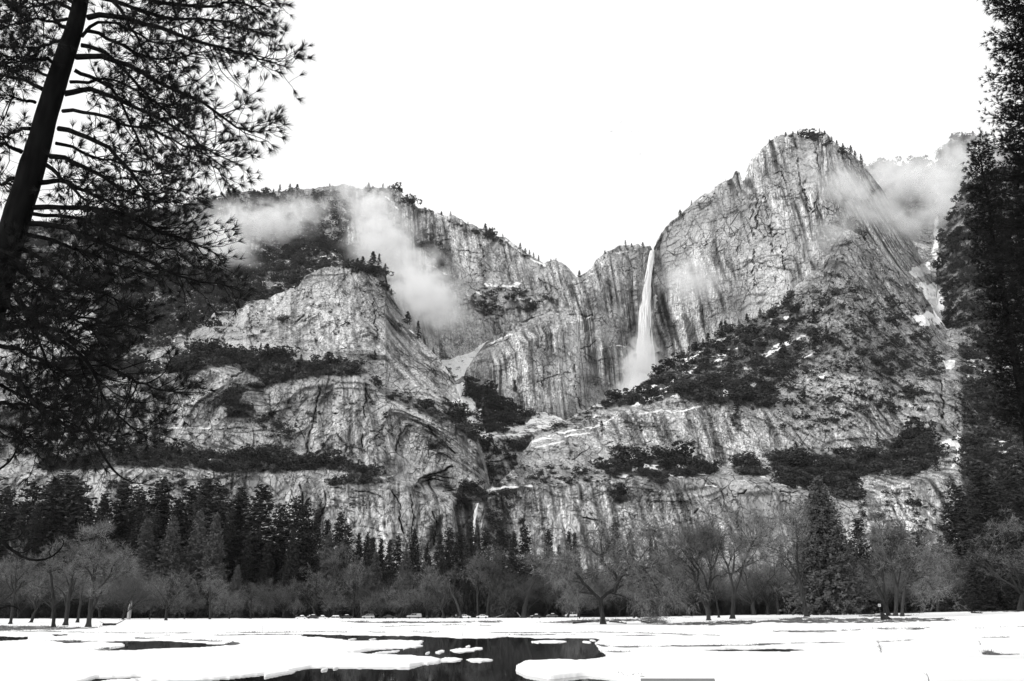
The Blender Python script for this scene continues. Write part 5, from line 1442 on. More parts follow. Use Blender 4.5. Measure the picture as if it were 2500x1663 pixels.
def oak_meshes(limbs, H, seed, dens=1.0, up=.25, droop=0.0):
    """limbs: list of (points, base radius, tip radius, twiggy from level); first is the trunk."""
    r = np.random.default_rng(seed)
    bt, bl, tw = Build(), Build(), []
    for k, (pts, ra, rb, start) in enumerate(limbs):
        pts = np.asarray(pts, float)
        n = len(pts)
        tt = np.linspace(0, n - 1, (n - 1) * 3 + 1)
        fine = np.column_stack([np.interp(tt, np.arange(n), pts[:, i]) for i in range(3)])
        fine[1:-1] = .25 * fine[:-2] + .5 * fine[1:-1] + .25 * fine[2:]
        fine += r.normal(size=fine.shape) * ra * .10
        rad = np.linspace(ra, rb, len(fine))
        if k == 0:
            rad[0] *= 1.5
        (bt if k == 0 or rb > H * .006 else bl).tube(fine, rad, 8 if ra > H * .008 else 5, True)
        if start is not None:
            sprout(bl, tw, fine, (ra + rb) / 2, start, r, H, dens, up, droop)
    tw = np.array(tw).reshape(-1, 3)
    return bt.mesh("oak_trunk"), (bl.mesh("oak_limbs") if bl.n else None), mesh_np("oak_twigs", tw, np.arange(len(tw)).reshape(-1, 3))


def generic_oak(seed, form):
    """A bare deciduous tree one metre tall."""
    r = np.random.default_rng(seed)
    limbs = []
    if form == 'tall':
        tr = wavy((0, 0, 0), (r.normal() * .06, r.normal() * .06, 1), .62, 5, r, .06)
        limbs.append((tr, .022, .010, None))
        for k in range(6):
            p, tg = along(tr, r.uniform(.5, 1))
            a = r.uniform(0, 6.28)
            limbs.append((wavy(p, (math.cos(a) * .5, math.sin(a) * .5, .9), r.uniform(.28, .42), 4, r, .16), .009, .003, 1))
        limbs.append((wavy(tr[-1], (0, 0, 1), .38, 4, r, .12), .01, .003, 1))
    elif form == 'spread':
        tr = wavy((0, 0, 0), (r.normal() * .15, r.normal() * .15, 1), .3, 3, r, .08)
        limbs.append((tr, .03, .02, None))
        for k in range(7):
            a = k * .9 + r.uniform(-.3, .3)
            p, tg = along(tr, r.uniform(.6, 1))
            limbs.append((wavy(p, (math.cos(a) * .8, math.sin(a) * .8, r.uniform(.5, 1.2)), r.uniform(.5, .74), 5, r, .17, .03), .014, .004, 0))
    else:                                                        # a low whippy bush-like tree
        tr = wavy((0, 0, 0), (0, 0, 1), .25, 3, r, .08)
        limbs.append((tr, .02, .012, None))
        for k in range(9):
            a = r.uniform(0, 6.28)
            p, tg = along(tr, r.uniform(.3, 1))
            limbs.append((wavy(p, (math.cos(a) * .8, math.sin(a) * .8, r.uniform(.5, 1.5)), r.uniform(.5, .8), 4, r, .15, .04), .008, .002, 1))
    return oak_meshes(limbs, 1.0, seed + 7, 1.0 if form != 'spread' else .62)


OAK = {}
for form, nvar in (('tall', 4), ('spread', 4), ('bushy', 3)):
    for k in range(nvar):
        ms = generic_oak(700 + 20 * k + len(form), form)
        ms[0].materials.append(OAK_BARK); ms[1].materials.append(OAK_BARK); ms[2].materials.append(TWIG)
        OAK[form, k] = ms
OV = dict(tall=4, spread=4, bushy=3)


def oak(x, top, foot, form, wide=1.0, d=None, look=None):
    P = ground_at(x, foot) if d is None else np.array([float(ray(x, 1508)[0]) * d, d, float(ground_z(d, float(ray(x, 1508)[0]) * d))])
    zt = EYE + float(ray(x, top)[1]) * P[1]
    H = max(3.0, zt - P[2])
    root = empty("bare_oak", tuple(P - np.array([0, 0, .1])), cat="tree", group="bare oaks along the meadow edge", rot=(0, 0, rng.uniform(0, 6.28)))
    ms = OAK[form, int(rng.integers(OV[form]))]
    sx, sy = rng.uniform(.72, 1.3, 2)
    for nm, me in zip(("trunk", "limbs", "twigs"), ms):
        obj(nm, me, parent=root, scale=(H * wide * sx, H * wide * sy, H))
    word = {'tall': "tall high crowned bare oak", 'spread': "spreading bare oak", 'bushy': "low twiggy bare tree"}[form]
    NAMED.setdefault(look or f"{word} {zone(x)}", []).append((x, root))


OAKS = [(25, 1340, 1524, 'tall', 1.1), (75, 1375, 1520, 'spread', 1.0), (-40, 1350, 1522, 'spread', 1.2), (300, 1395, 1513, 'bushy', 1.1), (405, 1395, 1515, 'spread', .9), (365, 1420, 1512, 'bushy', 1.0), (450, 1440, 1511, 'bushy', 1.0), (512, 1398, 1512, 'tall', 1.2),
        (560, 1430, 1511, 'bushy', 1.0), (612, 1425, 1511, 'tall', 1.2), (655, 1440, 1510, 'bushy', 1.0), (690, 1415, 1510, 'bushy', 1.0), (724, 1450, 1510, 'bushy', .8), (770, 1400, 1510, 'spread', 1.0), (815, 1335, 1510, 'tall', 1.2), (826, 1440, 1510, 'bushy', 1.3), (862, 1370, 1510, 'tall', 1.0),
        (900, 1420, 1510, 'spread', .9), (926, 1440, 1510, 'bushy', 1.2), (975, 1385, 1510, 'spread', 1.0), (1018, 1410, 1509, 'bushy', 1.1), (1043, 1385, 1510, 'tall', 1.2), (1085, 1400, 1510, 'spread', 1.0), (1190, 1342, 1509, 'tall', 1.3), (1166, 1355, 1509, 'tall', 1.1), (1230, 1400, 1508, 'spread', 1.0),
        (1278, 1335, 1508, 'tall', 1.5), (1330, 1400, 1508, 'spread', 1.1), (1385, 1390, 1507, 'spread', 1.1), (1415, 1430, 1510, 'bushy', 1.0), (1548, 1420, 1509, 'tall', 1.0), (1560, 1390, 1508, 'spread', 1.0), (1600, 1370, 1508, 'spread', 1.1), (1633, 1415, 1504, 'spread', 1.0), (1622, 1440, 1504, 'tall', 1.0),
        (1660, 1360, 1502, 'spread', 1.1), (1755, 1390, 1508, 'tall', 1.1), (1840, 1370, 1502, 'spread', 1.2), (1875, 1400, 1502, 'spread', 1.1), (1900, 1360, 1500, 'tall', 1.3), (1995, 1390, 1502, 'spread', 1.0), (2250, 1400, 1495, 'spread', 1.2), (2290, 1390, 1494, 'spread', 1.2), (2343, 1400, 1492, 'tall', 1.1),
        (2395, 1380, 1490, 'spread', 1.1), (2110, 1400, 1500, 'spread', 1.0), (2490, 1330, 1492, 'spread', 1.3)]
for x, top, foot, form, w in OAKS:
    oak(x, top, foot, form, w)
for x in np.arange(-60, 2560, 62):                       # a fainter rank of bare crowns before the conifers
    xx = float(x + rng.uniform(-22, 22))
    if 560 < xx < 1240 and rng.random() < .6:
        continue
    oak(xx, float(np.interp(xx, [0, 250, 420, 720, 900, 1300, 1900, 2500], [1385, 1370, 1425, 1420, 1385, 1370, 1365, 1350]) + rng.uniform(-30, 40)), 1508, ['spread', 'bushy', 'tall'][int(rng.integers(3))], float(rng.uniform(1.0, 1.4)), d=float(rng.uniform(385, 420)))


def traced_oak(base, limbs, seed, label, dens=1.0, up=.25, droop=0.0, d=None, twig=TWIG):
    """limbs: (list of photo (x, y, metres nearer/farther), base radius px, tip radius px, twig level)."""
    P = ground_at(*base) if d is None else np.array([float(ray(*base)[0]) * d, d, float(ground_z(d))])
    m = P[1] / PXF * 1.04
    L = []
    for pts, ra, rb, st in limbs:
        L.append(([at(q[0], q[1], P[1] + (q[2] if len(q) > 2 else 0)) - P for q in pts], ra * m, rb * m, st))
    L[0][0][0][2] = -.15
    H = max(q[2] for pts, *_ in L for q in pts) * 1.15
    ms = oak_meshes(L, H, seed, dens * 1.36, up, droop)
    root = empty("bare_oak", tuple(P), label=label, cat="tree", group="bare oaks along the meadow edge")
    for nm, me, mt in zip(("trunk", "limbs", "twigs"), ms, (OAK_BARK, OAK_BARK, twig)):
        if me is not None:
            obj(nm, me, mt, parent=root)


traced_oak((1473, 1524), [
    ([(1473, 1524), (1470, 1495), (1466, 1465)], 6, 5, None), ([(1466, 1465), (1450, 1450), (1425, 1425, -2), (1408, 1400, -4), (1385, 1390, -5), (1375, 1385, -6)], 4.5, 1.5, 0), ([(1408, 1400, -3), (1398, 1380, -4), (1388, 1372, -5)], 2, 1, 1),
    ([(1450, 1450), (1420, 1446, -3), (1402, 1448, -4)], 2.5, 1, 1), ([(1466, 1465), (1480, 1450, 2), (1500, 1440, 3), (1508, 1420, 4), (1502, 1400, 4), (1478, 1382, 3), (1470, 1372, 2)], 4, 3, 1),
    ([(1470, 1374, 2), (1468, 1352, 1), (1480, 1348, 0), (1492, 1340, -1), (1512, 1340, -1)], 4.5, 1.2, 0), ([(1468, 1358, 1), (1452, 1350, 2), (1440, 1338, 3), (1434, 1332, 3)], 3, 1.2, 0), ([(1470, 1350), (1466, 1330), (1470, 1305), (1474, 1290)], 2.2, .8, 0), ([(1478, 1350), (1490, 1325), (1498, 1310)], 2, .8, 0),
    ([(1502, 1445, 3), (1506, 1425, 1), (1522, 1395, -1), (1540, 1382, -2), (1560, 1382, -3), (1580, 1398, -4), (1598, 1425, -5), (1612, 1455, -5)], 4.5, 1.2, 0), ([(1512, 1415, 0), (1522, 1402, 2), (1540, 1408, 3), (1556, 1420, 3), (1578, 1422, 3)], 3.5, 1.2, 0),
    ([(1505, 1440, 1), (1520, 1428, 1), (1530, 1422, 0)], 2, 1, 1), ([(1545, 1385, -2), (1565, 1372, -3), (1578, 1368, -3)], 1.6, .7, 1), ([(1560, 1384), (1565, 1405), (1562, 1440)], 1.2, .6, 1)],
    31, "big arching oak with drooping limbs standing on the snow", .95, .1, .35)
traced_oak((1730, 1515), [
    ([(1730, 1516), (1728, 1496), (1722, 1478)], 5, 4, None), ([(1722, 1478), (1712, 1452), (1702, 1425), (1692, 1395), (1678, 1378), (1660, 1362), (1648, 1355)], 4, 1, 0), ([(1700, 1420), (1706, 1396), (1695, 1382), (1682, 1366), (1668, 1345), (1655, 1338)], 3.2, 1, 0),
    ([(1726, 1490), (1730, 1450, 2), (1734, 1420, 3), (1737, 1385, 3), (1730, 1362, 3), (1720, 1345, 3), (1710, 1335, 3)], 4.2, 1.2, 0), ([(1728, 1440, 2), (1720, 1405, 1), (1708, 1385, 0), (1690, 1360, 0), (1682, 1336, 0)], 2.6, 1, 0),
    ([(1732, 1440, 2), (1738, 1415, -1), (1752, 1404, -2), (1765, 1408, -3)], 2.2, 1, 1), ([(1737, 1390, 3), (1748, 1370, 2), (1752, 1350, 1), (1760, 1330, 1)], 1.8, .7, 0), ([(1715, 1460), (1700, 1440), (1684, 1445)], 1.5, .6, 1)],
    32, "spreading oak with fanned stems, left of the two big oaks", .85)
traced_oak((1788, 1511), [
    ([(1788, 1512), (1790, 1480), (1790, 1462)], 5, 4.2, None), ([(1790, 1462), (1798, 1430), (1808, 1405), (1815, 1380), (1826, 1350), (1838, 1325), (1848, 1310)], 4, 1, 0), ([(1792, 1456), (1786, 1420), (1783, 1405), (1776, 1380), (1764, 1356), (1758, 1335), (1756, 1322)], 3.4, 1, 0),
    ([(1784, 1410), (1792, 1385), (1793, 1355), (1792, 1335)], 3, .9, 0), ([(1808, 1400), (1800, 1392, -2), (1788, 1402, -3)], 1.6, .8, 1), ([(1815, 1382), (1806, 1388, 2), (1796, 1398, 3)], 2, 1, 1), ([(1783, 1405), (1772, 1395), (1764, 1385)], 1.8, .8, 0)],
    33, "tall forked oak with a long right stem, right of the two big oaks", .85)
traced_oak((1968, 1506), [
    ([(1970, 1507), (1966, 1480), (1958, 1450), (1950, 1415)], 5, 4, None), ([(1950, 1415), (1938, 1390), (1930, 1372), (1912, 1358), (1898, 1345), (1885, 1338)], 3.5, 1, 0), ([(1950, 1415), (1948, 1385), (1945, 1350), (1946, 1320), (1942, 1290), (1938, 1275)], 3, .9, 0), ([(1945, 1345), (1948, 1310), (1950, 1285)], 1.6, .7, 0),
    ([(1958, 1445), (1953, 1410), (1946, 1380), (1944, 1360)], 2.2, 1, 0), ([(1948, 1425), (1928, 1395), (1910, 1375)], 1.8, .7, 0), ([(1955, 1400), (1965, 1385), (1975, 1380)], 1.3, .6, 1)],
    34, "leaning oak with a tall split trunk left of the broad cedar", .8)
traced_oak((2168, 1503), [
    ([(2170, 1504), (2162, 1470), (2157, 1430), (2153, 1395)], 4, 3, None), ([(2153, 1395), (2148, 1360), (2140, 1335), (2132, 1315)], 2.6, .9, 0), ([(2164, 1480), (2150, 1450), (2136, 1415), (2118, 1390), (2095, 1370)], 4, 2.6, None), ([(2136, 1414), (2122, 1412), (2104, 1416)], 1.3, .6, 1), ([(2155, 1410), (2146, 1404), (2136, 1412)], 1.2, .6, 1), ([(2160, 1470), (2148, 1455), (2138, 1436)], 2, 1, 1)],
    35, "leaning stem with a bare sawn limb, left stem of the many stemmed oak", .9)
traced_oak((2187, 1504), [
    ([(2187, 1505), (2188, 1470), (2190, 1440)], 4.5, 3.8, None), ([(2190, 1440), (2184, 1410), (2176, 1385), (2174, 1360), (2178, 1338), (2182, 1325)], 3.6, 2.2, 1), ([(2174, 1362), (2166, 1345), (2158, 1330), (2158, 1318), (2170, 1314), (2182, 1318)], 2.6, 1, 1), ([(2190, 1440), (2196, 1410), (2198, 1390), (2190, 1350), (2195, 1320)], 2, .8, 0), ([(2182, 1326), (2190, 1305), (2200, 1285)], 1.6, .6, 0), ([(2160, 1325), (2150, 1300), (2146, 1280)], 1.4, .6, 0)],
    36, "dark forked central stem of the many stemmed oak", 1.0)
traced_oak((2202, 1505), [
    ([(2202, 1506), (2205, 1460), (2213, 1420), (2222, 1395), (2230, 1376)], 3.6, 2.2, None), ([(2220, 1400), (2236, 1404, -2), (2246, 1396, -3)], 2, 1.2, 1), ([(2212, 1420), (2228, 1420, -2), (2240, 1412, -3), (2255, 1408, -4), (2266, 1422, -4), (2285, 1450, -5), (2300, 1468, -5)], 2.4, .9, 0), ([(2230, 1378), (2245, 1345), (2262, 1325)], 1.8, .7, 0), ([(2226, 1388), (2240, 1360), (2280, 1360), (2310, 1380)], 1.4, .6, 0)],
    37, "right hand stem of the many stemmed oak with a hooked branch", .95, .15, .25)
traced_oak((216, 1531), [
    ([(214, 1532), (220, 1500), (224, 1460), (228, 1430)], 5.5, 4, None), ([(228, 1430), (232, 1400), (236, 1380), (240, 1365), (248, 1352)], 3.2, 1, 0), ([(228, 1430), (224, 1405), (214, 1390), (204, 1382), (192, 1384)], 2.6, 1, 0), ([(226, 1455), (240, 1435), (255, 1425), (268, 1405), (277, 1380), (290, 1365)], 2.4, .8, 0),
    ([(232, 1395), (226, 1378), (221, 1365), (222, 1355)], 1.6, .7, 0), ([(218, 1510), (232, 1480), (242, 1455), (247, 1445)], 2.4, 1.2, 1), ([(240, 1380), (256, 1365), (275, 1356)], 1.6, .6, 0), ([(225, 1420), (235, 1340), (230, 1322)], 1.5, .6, 0)],
    38, "big forked oak nearest the water at left", .95)
traced_oak((131, 1531), [([(131, 1532), (131, 1500), (130, 1450), (126, 1420), (122, 1385)], 4, 2.6, None), ([(128, 1430), (122, 1395), (118, 1372)], 2, .8, 0), ([(126, 1395), (140, 1392), (148, 1402)], 1.8, .9, 1), ([(122, 1385), (132, 1360), (140, 1340)], 1.6, .6, 0), ([(126, 1436), (100, 1435), (80, 1440)], 1.2, .6, 1)],
           39, "thin dark upright oak left of the forked oak", .95)
traced_oak((162, 1527), [([(160, 1528), (164, 1495), (168, 1460), (174, 1425)], 5, 3.2, None), ([(174, 1425), (180, 1390), (188, 1365), (192, 1350)], 2.4, .8, 0), ([(166, 1475), (178, 1440), (186, 1410)], 2, .8, 0), ([(161, 1480), (158, 1452), (146, 1440), (134, 1430)], 2, 1.2, None), ([(172, 1440), (160, 1405), (150, 1385)], 1.8, .7, 0)],
           40, "oak with a broken pale branch beside the thin upright oak", .95)
traced_oak((190, 1520), [([(189, 1521), (194, 1490), (198, 1460), (201, 1430)], 3, 2, None), ([(201, 1430), (203, 1412), (202, 1400)], 1.6, .8, 1), ([(198, 1455), (206, 1425), (214, 1400)], 1.4, .6, 1)], 41, "slanting grey oak just behind the forked oak", .9)
traced_oak((1126, 1510), [([(1126, 1511), (1117, 1475), (1104, 1450), (1098, 1430), (1092, 1414)], 3, 1.6, None), ([(1104, 1450), (1110, 1425), (1112, 1400)], 1.3, .6, 0)], 42, "pale leaning bare trunk right of the parked pickup", .8)
traced_oak((884, 1510), [([(884, 1511), (881, 1480), (878, 1445), (877, 1420)], 2.4, 1.3, None), ([(877, 1430), (872, 1405), (868, 1390)], 1.2, .5, 0)], 43, "slender pale bare trunk behind the silver wagon", .8)
traced_oak((2482, 1490), [([(2482, 1491), (2475, 1465), (2468, 1435), (2458, 1400), (2445, 1370), (2436, 1350), (2430, 1338)], 5.5, 2.2, None), ([(2466, 1430), (2468, 1400), (2466, 1390)], 2, 1.2, None), ([(2445, 1372), (2425, 1345), (2410, 1330)], 1.6, .6, 0), ([(2436, 1350), (2450, 1310), (2470, 1290)], 1.6, .6, 0), ([(2460, 1405), (2490, 1380), (2510, 1370)], 1.4, .6, 0)],
           44, "thick pale oak trunk leaning left at the right edge", 1.0, .1, .2)

# a broken pale trunk, straight stems and dead wood
SN = ground_at(314, 1512)
b = Build()
b.tube([(0, 0, -.1), (.05, 0, 5), (.0, 0, 9.0)], [.72, .62, .55], 9)
root = empty("snag", tuple(SN), label="pale broken tree trunk standing alone at the meadow edge", cat="tree snag")
obj("trunk", b.mesh("snag_trunk"), PALE_BARK, parent=root)
b = Build()
b.tube([(0, 0, 9.0), (.1, 0, 10.4), (.35, 0, 11.6)], [.5, .42, .1], 7)
obj("charred_top", b.mesh("snag_top"), OAK_BARK, parent=root)


def log(x0, y0, x1, y1, r, label, seed, branches=0, lift=0.0, mat=None, name="fallen_log"):
    A, Bp = ground_at(x0, y0), ground_at(x1, y1)
    Bp = Bp + np.array([0, 0, lift])
    rr = np.random.default_rng(seed)
    t = np.linspace(0, 1, 6)[:, None]
    pts = A * (1 - t) + Bp * t + np.array([0, 0, r * .7]) + rr.normal(size=(6, 3)) * r * .25
    c = pts.mean(0) * np.array([1, 1, 0]) + np.array([0, 0, A[2]])
    b = Build()
    b.tube(pts - c, np.linspace(r, r * .6, 6), 7)
    for k in range(branches):
        p, tg = along(pts - c, rr.uniform(.2, 1))
        b.tube(wavy(p, rr.normal(size=3) * (1, 1, .6) + (0, 0, .7), rr.uniform(.8, 2.4), 4, rr, .3), np.linspace(r * .3, r * .06, 5), 4, False)
    obj(name, b.mesh(name), mat or OAK_BARK, loc=tuple(c), label=label, cat="log", group="dead wood on the snow")


log(252, 1528, 282, 1527, .28, "dark fallen log right of the forked oak", 1, 4, .1)
log(280, 1527, 305, 1524, .1, "thin pole lying behind the dark fallen log", 2, 1, 1.0)
log(1398, 1523, 1440, 1519, .2, "tangled dead branches left of the arching oak", 3, 14)
log(1420, 1520, 1462, 1517, .16, "second tangle of dead branches at the arching oak's foot", 4, 12)
log(1490, 1519, 1530, 1523, .18, "broken branches right of the arching oak's foot", 5, 10)
log(1566, 1520, 1596, 1522, .2, "low log before the soil mound", 6, 5)
log(1655, 1505, 1690, 1504, .2, "straight log left of the two big oaks", 7, 3)
log(2098, 1500, 2135, 1501, .3, "dark heap of branches right of the broad cedar", 8, 10)
log(2205, 1498, 2256, 1497, .22, "long log lying right of the many stemmed oak", 9, 4)
log(2220, 1494, 2262, 1492, .25, "snowy log in front of the right hand trees", 10, 6)
log(2372, 1497, 2398, 1498, .25, "low dark brush pile on the right meadow", 11, 10)
log(1205, 1508, 1228, 1504, .16, "pale slanted pole right of the white cars", 12, 0, 1.2, PALE_BARK)
log(1272, 1507, 1262, 1508, .15, "pale upright dead branch by the high crowned oak", 13, 2, 2.2, PALE_BARK)
log(1560, 1509, 1575, 1508, .45, "dark broken stump right of the arching oak", 14, 6, .4)
P = ground_at(2160, 1513)
b = Build()
b.add([(-.9, -.5, -.1), (.9, -.4, -.1), (2.0, .2, -.1), (-.8, .6, -.1), (-1.0, -.2, 2.0), (-.2, -.1, 1.5), (1.9, .1, .25), (-.7, .3, 1.7)],
      [(0, 1, 5, 4), (1, 2, 6, 5), (2, 3, 7, 6), (3, 0, 4, 7), (4, 5, 6, 7)])
obj("broken_stump", b.mesh("broken_stump"), OAK_BARK, loc=tuple(P), rot=(0, 0, .1), label="big wedge shaped broken stump before the many stemmed oak", cat="stump")


def tuft(x, y, h, label, seed, n=26, spread=.5, lean=.35, name="grass_tuft", group="dry tufts poking through the snow"):
    P = ground_at(x, y)
    r = np.random.default_rng(seed)
    b = Build()
    for k in range(n):
        p = np.array([r.normal() * spread, r.normal() * spread * .6, -.08])
        c = wavy(p, (r.normal() * lean, r.normal() * lean, 1), h * r.uniform(.4, 1), 3, r, .12)
        b.tube(c, [.014, .012, .01, .004], 3, False)
    obj(name, b.mesh(name), DRYGRASS, loc=tuple(P), label=label, cat="plant", group=group)


tuft(2166, 1537, .8, "dry grass tuft in the snow below the wedge stump", 1, 60, 1.6)
tuft(2228, 1537, .8, "dry grass tuft right of the one below the stump", 2, 50, 1.2)
tuft(2391, 1535, .6, "faint dry tuft on the far right snow", 3, 30, .7)
tuft(1587, 1516, .5, "dark grass mound left of the big oaks", 4, 80, 1.6)
tuft(1620, 1516, .5, "second dark grass mound left of the big oaks", 5, 80, 1.5)
tuft(1012, 1543, .5, "little dark tuft on the far pool bank", 6, 24, .4)
tuft(1640, 1512, .5, "dark plant clump in snow before the straight log", 7, 50, .7)
tuft(1628, 1506, .5, "dark plant clump farther left of the straight log", 8, 50, .8)
tuft(1678, 1508, .5, "dark plant clump right under the straight log", 9, 50, .8)
tuft(1975, 1516, .9, "thorny bush at the foot of the leaning oak", 10, 60, .8, .6)
tuft(2412, 1592, .3, "small dark plants on the right foreground snow", 11, 40, .22)
tuft(245, 1531, 1.1, "thin dead stems before the dark fallen log", 12, 14, .5, .5)


def sprig(x0, y0, x1, y1, label, seed, leafy):
    """A bent young stem standing in the snow."""
    P = ground_at(x0, y0)
    T = at(x1, y1, P[1]) - P
    r = np.random.default_rng(seed)
    b = Build()
    t = np.linspace(0, 1, 6)[:, None]
    pts = t * T + np.array([0, 0, -.05]) + np.sin(t * 3.1) * np.array([.03, 0, .02])
    b.tube(pts, np.linspace(.018, .006, 6), 4)
    for k in range(leafy):
        p, tg = along(pts, r.uniform(.05, 1))
        b.tube(wavy(p, tg * .4 + r.normal(size=3) * .7 + (0, 0, -.3), r.uniform(.08, .25), 3, r, .3), [.008, .007, .005, .003], 3, False)
    obj("sapling", b.mesh("sapling"), OAK_BARK, loc=tuple(P), label=label, cat="plant", group="young stems in the snow")


sprig(2152, 1593, 2140, 1560, "bent feathery sapling in the right foreground snow", 1, 44)
sprig(2394, 1575, 2390, 1564, "tiny sapling near the right edge", 2, 18)
sprig(2268, 1668, 2261, 1640, "bare stick at the bottom right of the snow", 3, 2)
sprig(641, 1545, 640, 1519, "thin upright stake beyond the left snow", 4, 0)
sprig(1129, 1553, 1129, 1538, "short thin stake on the far pool bank", 5, 0)
# ------------------------------------------------------------------ parked cars, posts, signs, birds
def paint(name, v, rough=0.3):
    m, nt, p = new_mat(name)
    n = nt.nodes.new("ShaderNodeTexNoise"); n.inputs["Scale"].default_value = 6
    mr = nt.nodes.new("ShaderNodeMapRange"); mr.inputs[3].default_value, mr.inputs[4].default_value = v * .85, v * 1.12
    nt.links.new(n.outputs[0], mr.inputs[0])
    cc = nt.nodes.new("ShaderNodeCombineColor")
    for i in range(3):
        nt.links.new(mr.outputs[0], cc.inputs[i])
    nt.links.new(cc.outputs[0], p.inputs["Base Color"])
    p.inputs["Roughness"].default_value = rough
    return m


BLACKP, SILVERP, WHITEP, GREYP = paint("black_paint", .02), paint("silver_paint", .34), paint("white_paint", .78), paint("grey_paint", .12)
GLASS, RUBBER, CHROME = paint("car_glass", .02, .08), paint("tyre_rubber", .02, .8), paint("wheel_metal", .4, .35)
SIDES = dict(   # side outline (length, height), front to the left; then the glass house
    sedan=([(-2.3, .35), (-2.3, .72), (-2.1, .84), (-1.1, .95), (1.45, .98), (2.2, .92), (2.3, .7), (2.3, .35)], [(-1.05, .95), (-.35, 1.4), (.75, 1.42), (1.5, .97)]),
    wagon=([(-2.35, .4), (-2.35, .85), (-2.2, .98), (-1.2, 1.1), (2.2, 1.12), (2.35, .95), (2.35, .4)], [(-1.2, 1.1), (-.5, 1.68), (1.95, 1.7), (2.25, 1.12)]),
    pickup=([(-2.85, .5), (-2.85, 1.0), (-2.7, 1.15), (-1.4, 1.25), (2.8, 1.27), (2.85, 1.2), (2.85, .5)], [(-1.35, 1.25), (-.75, 1.85), (.75, 1.88), (.95, 1.26)]),
    van=([(-2.5, .4), (-2.5, .95), (-2.3, 1.1), (-1.7, 1.25), (2.4, 1.25), (2.5, 1.1), (2.5, .4)], [(-1.65, 1.25), (-1.1, 2.05), (2.3, 2.08), (2.42, 1.25)]))


def prism(b, outline, w0, w1):
    """Side outline swept across the car, a little narrower at the top."""
    o = np.array(outline)
    n = len(o)
    zt = o[:, 1].max()
    zb = o[:, 1].min()
    ww = w0 + (w1 - w0) * (o[:, 1] - zb) / (zt - zb)
    v = np.concatenate([np.column_stack([o[:, 0], -ww, o[:, 1]]), np.column_stack([o[:, 0], ww, o[:, 1]])])
    b.v.append(v)
    k = b.n
    b.n += 2 * n
    b.f.setdefault(4, []).append(np.array([(k + i, k + (i + 1) % n, k + n + (i + 1) % n, k + n + i) for i in range(n)]))
    b.f.setdefault(n, []).append(np.array([[k + n - 1 - i for i in range(n)], [k + n + i for i in range(n)]]))


def car(x, kind, mat, label, d=372, flip=False, snow=.0, buried=0.0):
    X = float(ray(x, 1512)[0]) * d
    z = float(ground_z(d, X)) - buried
    root = empty("parked_car", (X, d, z), label=label, cat="car", group="cars parked along the road", rot=(0, 0, math.pi if flip else rng.normal() * .03))
    body, house = SIDES[kind]
    b = Build(); prism(b, body, .9, .86)
    obj("body", b.mesh("car_body"), mat, parent=root)
    b = Build(); prism(b, house, .84, .66)
    obj("window", b.mesh("car_window"), GLASS, parent=root, label="dark glass all round the cabin")
    h = np.array(house)
    b = Build()
    top = [(h[1][0] - .05, h[1][1] - .02), (h[1][0] + .1, h[1][1] + .05), (h[2][0] - .1, h[2][1] + .05), (h[2][0] + .06, h[2][1] - .02)]
    prism(b, top, .69, .62)
    for px_, pz in ((0, 1), (3, 2)):
        for s in (-1, 1):
            b.tube([(h[px_][0], s * .85, h[px_][1]), (h[pz][0], s * .675, h[pz][1])], .05, 4)
    xm = (h[1][0] + h[2][0]) / 2
    for s in (-1, 1):
        b.tube([(xm, s * .85, h[0][1]), (xm, s * .675, h[1][1])], .05, 4)
    obj("roof", b.mesh("car_roof"), mat, parent=root)
    if kind == 'pickup':
        b = Build(); prism(b, [(1.0, 1.27), (1.05, 1.9), (2.7, 1.88), (2.8, 1.27)], .84, .7)
        obj("canopy", b.mesh("car_canopy"), mat, parent=root)
    L = abs(body[0][0])
    for sx in (-L * .62, L * .62):
        for s in (-1, 1):
            b = Build()
            b.tube([(sx, s * .68, .33), (sx, s * .92, .33)], .34, 14)
            w = obj("wheel", b.mesh("car_wheel"), RUBBER, parent=root)
            b = Build()
            b.tube([(sx, s * .9, .33), (sx, s * .935, .33)], .2, 10)
            obj("rim", b.mesh("car_rim"), CHROME, parent=w)
    for s in (-1, 1):
        b = Build(); b.box((-L, s * .62, body[1][1] - .06), (.06, .36, .15))
        obj("headlight", b.mesh("car_headlight"), CHROME, parent=root)
    if snow:
        b = Build()
        prism(b, [(h[1][0] - .05, h[1][1] + .05), (h[1][0] + .05, h[1][1] + .05 + snow), (h[2][0] - .05, h[2][1] + .05 + snow), (h[2][0] + .1, h[2][1] + .05)], .66, .5)
        if snow > .12:
            prism(b, [(-L + .1, body[2][1] + .02), (-L + .3, body[2][1] + .12), (h[0][0] - .1, h[0][1] + .14), (h[0][0], h[0][1] + .03)], .82, .7)
        obj("snow_cap", b.mesh("car_snow"), SNOWM, parent=root)


car(763, 'sedan', BLACKP, "leftmost black sedan with a snow capped roof", snow=.16)
car(736, 'sedan', WHITEP, "snow buried white car left of the leftmost black sedan", snow=.3, buried=.4, d=378)
car(786, 'sedan', WHITEP, "snow buried car between the two black sedans", snow=.3, buried=.45, d=380)
car(845, 'sedan', BLACKP, "black sedan with snow on its roof left of the silver wagon", snow=.12)
car(815, 'wagon', WHITEP, "snow covered wagon low behind the bank left of the black sedan", snow=.3, buried=.8, d=382)
car(899, 'wagon', SILVERP, "silver wagon between two dark sedans")
car(950, 'sedan', BLACKP, "dark sedan between the silver wagon and the pickup", flip=True)
car(1011, 'pickup', SILVERP, "silver pickup truck with a canopy over its bed")
car(1135, 'sedan', WHITEP, "white sedan right of the pale leaning trunk", flip=True)
car(1177, 'sedan', WHITEP, "rightmost white sedan in the roadside row")
car(1308, 'sedan', BLACKP, "dark car with a snowy roof left of the arching oak", snow=.2, buried=.1)
